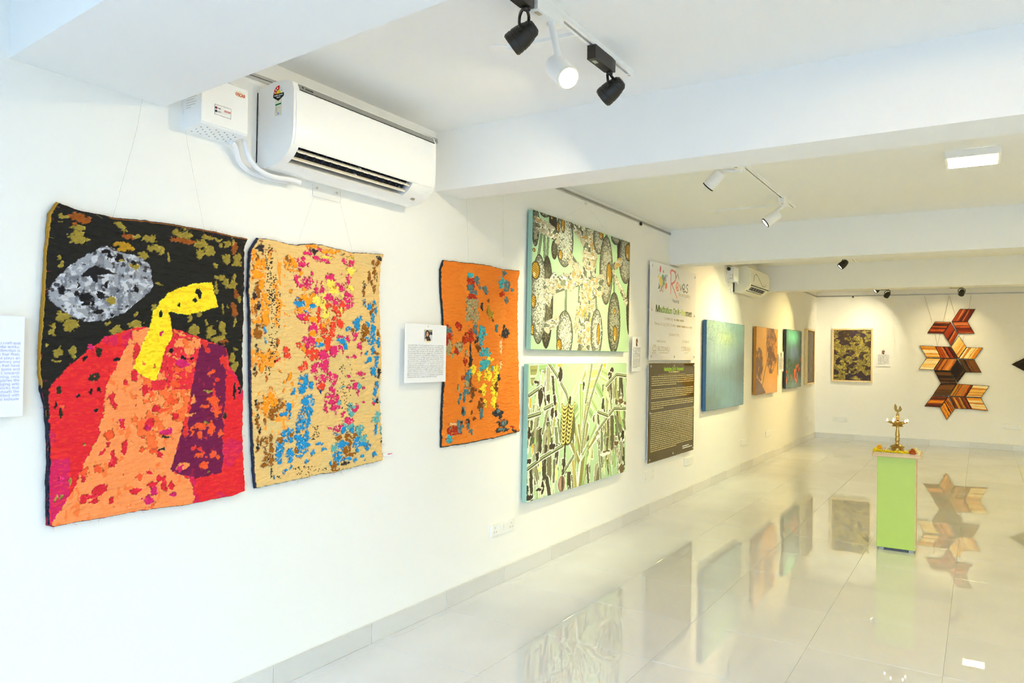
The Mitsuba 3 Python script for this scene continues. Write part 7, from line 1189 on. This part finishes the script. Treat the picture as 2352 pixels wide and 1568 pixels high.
def painttr(s):
    z0, z1, y0, y1 = s.Z.min(), s.Z.max(), s.Y.min(), s.Y.max(); u, v = (s.Y - y0) / (y1 - y0), (s.Z - z0) / (z1 - z0)
    s.C[:] = srgb(222, 156, 48) * (.78 + .4 * np.exp(-((u - .5) / .5) ** 2))[..., None] * (.9 + .2 * v)[..., None]
    r, tl, l = [TR_R[k] for k in range(3)]
    s.paint((u > .50 + .06 * np.sin(v * 5)) & (u < .84) & (v > .55), (168, 104, 46), None, .75)
    for (y, z, a, b), th in ((r, .47), (l, .42)): 
        q = ((s.Y - y) / a) ** 2 + ((s.Z - z) / b) ** 2; s.paint(q < 1, (190, 122, 48), None, .6); s.paint((q < 1.05) & (s.n(9, 11, 4, 2) > th - .05 + .18 * q), (104, 58, 24), None, .95); s.paint((q < 1.0) & (s.n(26, 30, 3, 4) > .55), (98, 56, 26), None, .7)
    s.line(TR_TRUNK, .022, (92, 54, 24)); s.line([TR_TRUNK[0], (TR_TRUNK[0][0] + .06, TR_TRUNK[0][1] + .22), (TR_TRUNK[0][0] + .10, TR_TRUNK[0][1] + .42)], .014, (92, 54, 24))
    s.paint(s.poly(TR_GR, .004, 10), (112, 70, 34)); s.C[:] *= (1 + .12 * (s.n(30, 30, 2, 5) - .5))[..., None]
painting('golden canvas with a dark tree silhouette, right of the blue abstract', 10.075, 11.305, 0.983, 1.922, 0.055, 160, 180, (232, 168, 76), painttr, plastic('gold_edge', srgb(178, 120, 36), 0.5), 'paint_gloss')
def paintdk(s):
    z0, z1, y0, y1 = s.Z.min(), s.Z.max(), s.Y.min(), s.Y.max(); u, v = (s.Y - y0) / (y1 - y0), (s.Z - z0) / (z1 - z0)
    def soft(cy, cz, ry, rz, c, a):
        w = a * np.exp(-(((u - cy) / ry) ** 2 + ((v - cz) / rz) ** 2)); s.C[:] = s.C * (1 - w)[..., None] + srgb(*c) * w[..., None]
    soft(.45, .88, .35, .16, (112, 206, 190), .95); soft(.5, .62, .35, .16, (88, 116, 168), .85); soft(.4, .35, .4, .15, (58, 86, 78), .8); soft(.5, .05, .6, .12, (70, 110, 104), .7)
    s.C[:] *= (1 + .5 * (s.n(9, 8, 3, 3) - .5))[..., None]
    for y, z, a, b in DK[2:6]: s.paint(s.ell(y, z, a, b, 0, .09, 7) & (s.n(12, 12, 3, 6) > .45), (216, 84, 40), None, .9)
    s.paint((s.n(10, 9, 3, 8) > .62) & (v < .4) & (u < .6), (92, 120, 84), None, .6); s.paint((np.abs(s.n(8, 8, 3, 9) - .5) < .02) & (v < .5), (30, 40, 46), None, .7)
painting('dark teal and blue canvas with orange red blossoms near the far corner', 11.88, 13.03, 1.015, 1.952, 0.055, 150, 170, (48, 84, 88), paintdk, plastic('dark_edge', srgb(30, 32, 46), 0.5), 'paint_gloss')

def wood_frame(t, y0, y1, z0, z1, x1, w, back=False):
    f = (lambda m: on_back(trimesh.Trimesh(np.c_[tm(m).vertices[:, 1], -tm(m).vertices[:, 0], tm(m).vertices[:, 2]], tm(m).faces, process=False))) if back else (lambda m: tm(m))
    for a, b, c, d in ((y0, y1, z1 - w, z1), (y0, y1, z0, z0 + w), (y0, y0 + w, z0 + w, z1 - w), (y1 - w, y1, z0 + w, z1 - w)):
        part(t, 'frame_bar', f(rbox((0.004, a, c), (x1, b, d), 0.004)), 'frame_wood')
    for a, b, c, d in ((y0 + w, y1 - w, z1 - w - .006, z1 - w), (y0 + w, y1 - w, z0 + w, z0 + w + .006), (y0 + w, y0 + w + .006, z0 + w, z1 - w), (y1 - w - .006, y1 - w, z0 + w, z1 - w)):
        part(t, 'inner_lip', f(box((0.006, a, c), (x1 - .010, b, d))), 'frame_gold', label='golden brown inner lip')
def fwood(p, n, uv): return mix((0.80, 0.66, 0.40), (0.70, 0.55, 0.30), smoothstep(.35, .7, fbm(p.x * 30 + p.y * 30, p.z * 4)))
plastic('frame_wood', proc(fwood), 0.45); plastic('frame_gold', srgb(150, 108, 52), 0.4)
t = thing('framed_picture', 'grey brown picture in a deep pale wood frame, last on the left wall', 'framed picture')
wood_frame(t, 13.54, 14.235, 1.027, 2.024, 0.055, 0.03)
s = rect_sheet(13.575, 14.20, 1.062, 1.990, 70, 120, (112, 104, 96)); s.C[:] *= (1 + .5 * (s.n(12, 16, 4, 3) - .5))[..., None]; s.paint(s.n(10, 9, 3, 5) > .6, (140, 122, 92), None, .5)
flat_face(t, 'print', s, 0.030); part(t, 'backing', box((0.004, 13.56, 1.05), (0.028, 14.215, 2.0)), 'panel_edge')
t = thing('framed_picture', 'gold leaves on dark ground in a pale wood frame, on the end wall', 'framed picture')
wood_frame(t, 0.291, 0.983, 1.073, 2.062, 0.035, 0.028, True)
s = rect_sheet(0.324, 0.951, 1.104, 2.031, 170, 240, (62, 46, 32)); s.paint(s.n(6, 5, 2, 3) > .55, (52, 38, 50), None, .7)
l1, l2, nn = s.n(9, 11, 2, 4), s.n(22, 26, 3, 7), s.n(34, 30, 3, 9)
leaf = (l1 * .75 + l2 * .45 > .60); s.paint(leaf, (170, 152, 74)); s.paint(leaf & ((np.abs(nn - .5) < .03) | (np.abs(l2 - .5) < .018)), (58, 44, 32)); s.paint(leaf & (s.n(30, 26, 3, 10) < .42), (122, 108, 52)); s.paint(~leaf & (l2 > .60), (104, 90, 46)); s.paint((s.n(5, 6, 2, 13) > .60) & ~leaf, (58, 40, 56), None, .6)
flat_face(t, 'print', s, 0.014, back=True)
part(t, 'backing', on_back(box((0.31, -0.0125, 1.09), (0.965, -0.002, 2.045))), 'panel_edge')
string([bp(0.64, 2.632, .012), bp(0.40, 2.05, .012)], 'thin thread from the black clip to the left of the framed print')
string([bp(0.64, 2.632, .012), bp(0.88, 2.05, .012)], 'thin thread from the black clip to the right of the framed print')

# ---------------------------------------------------------------- groups of alike things
GROUPS = {'spotlight': 'track spotlights', 'text card': 'text cards about the artists', 'string': 'threads and strings the works hang on', 'picture rail': 'picture rails under the ceiling', 'textile hanging': 'textile hangings on the left wall',
          'painting': 'canvas paintings on the left wall', 'wall socket': 'socket and switch plates', 'ceiling lamp': 'square ceiling panel lamps', 'hook': 'hooks and clips on the picture rails', 'sign': 'acrylic signs',
          'flower': 'flower heads on the pedestal', 'flower petals': 'petals on the pedestal', 'lighting track': 'lighting tracks', 'conduit': 'ceiling conduits', 'pipe': 'conduit pipes at the air conditioner', 'stabiliser box': 'stabiliser boxes',
          'air conditioner': 'wall air conditioners', 'label': 'title labels', 'cable': 'cables at the small stabiliser box', 'framed picture': 'framed pictures', 'artwork': 'rhombus wood artworks', 'wall plate': 'blank wall plates'}
for _k, _v in labels.items():
    if _v.get('category') in GROUPS and 'group' not in _v: _v['group'] = GROUPS[_v['category']]

for _k, _v in scene.items():
    if _k.startswith('logo_'): _v['b']['reflectance']['value'] = [x * .72 + .20 for x in _v['b']['reflectance']['value']]
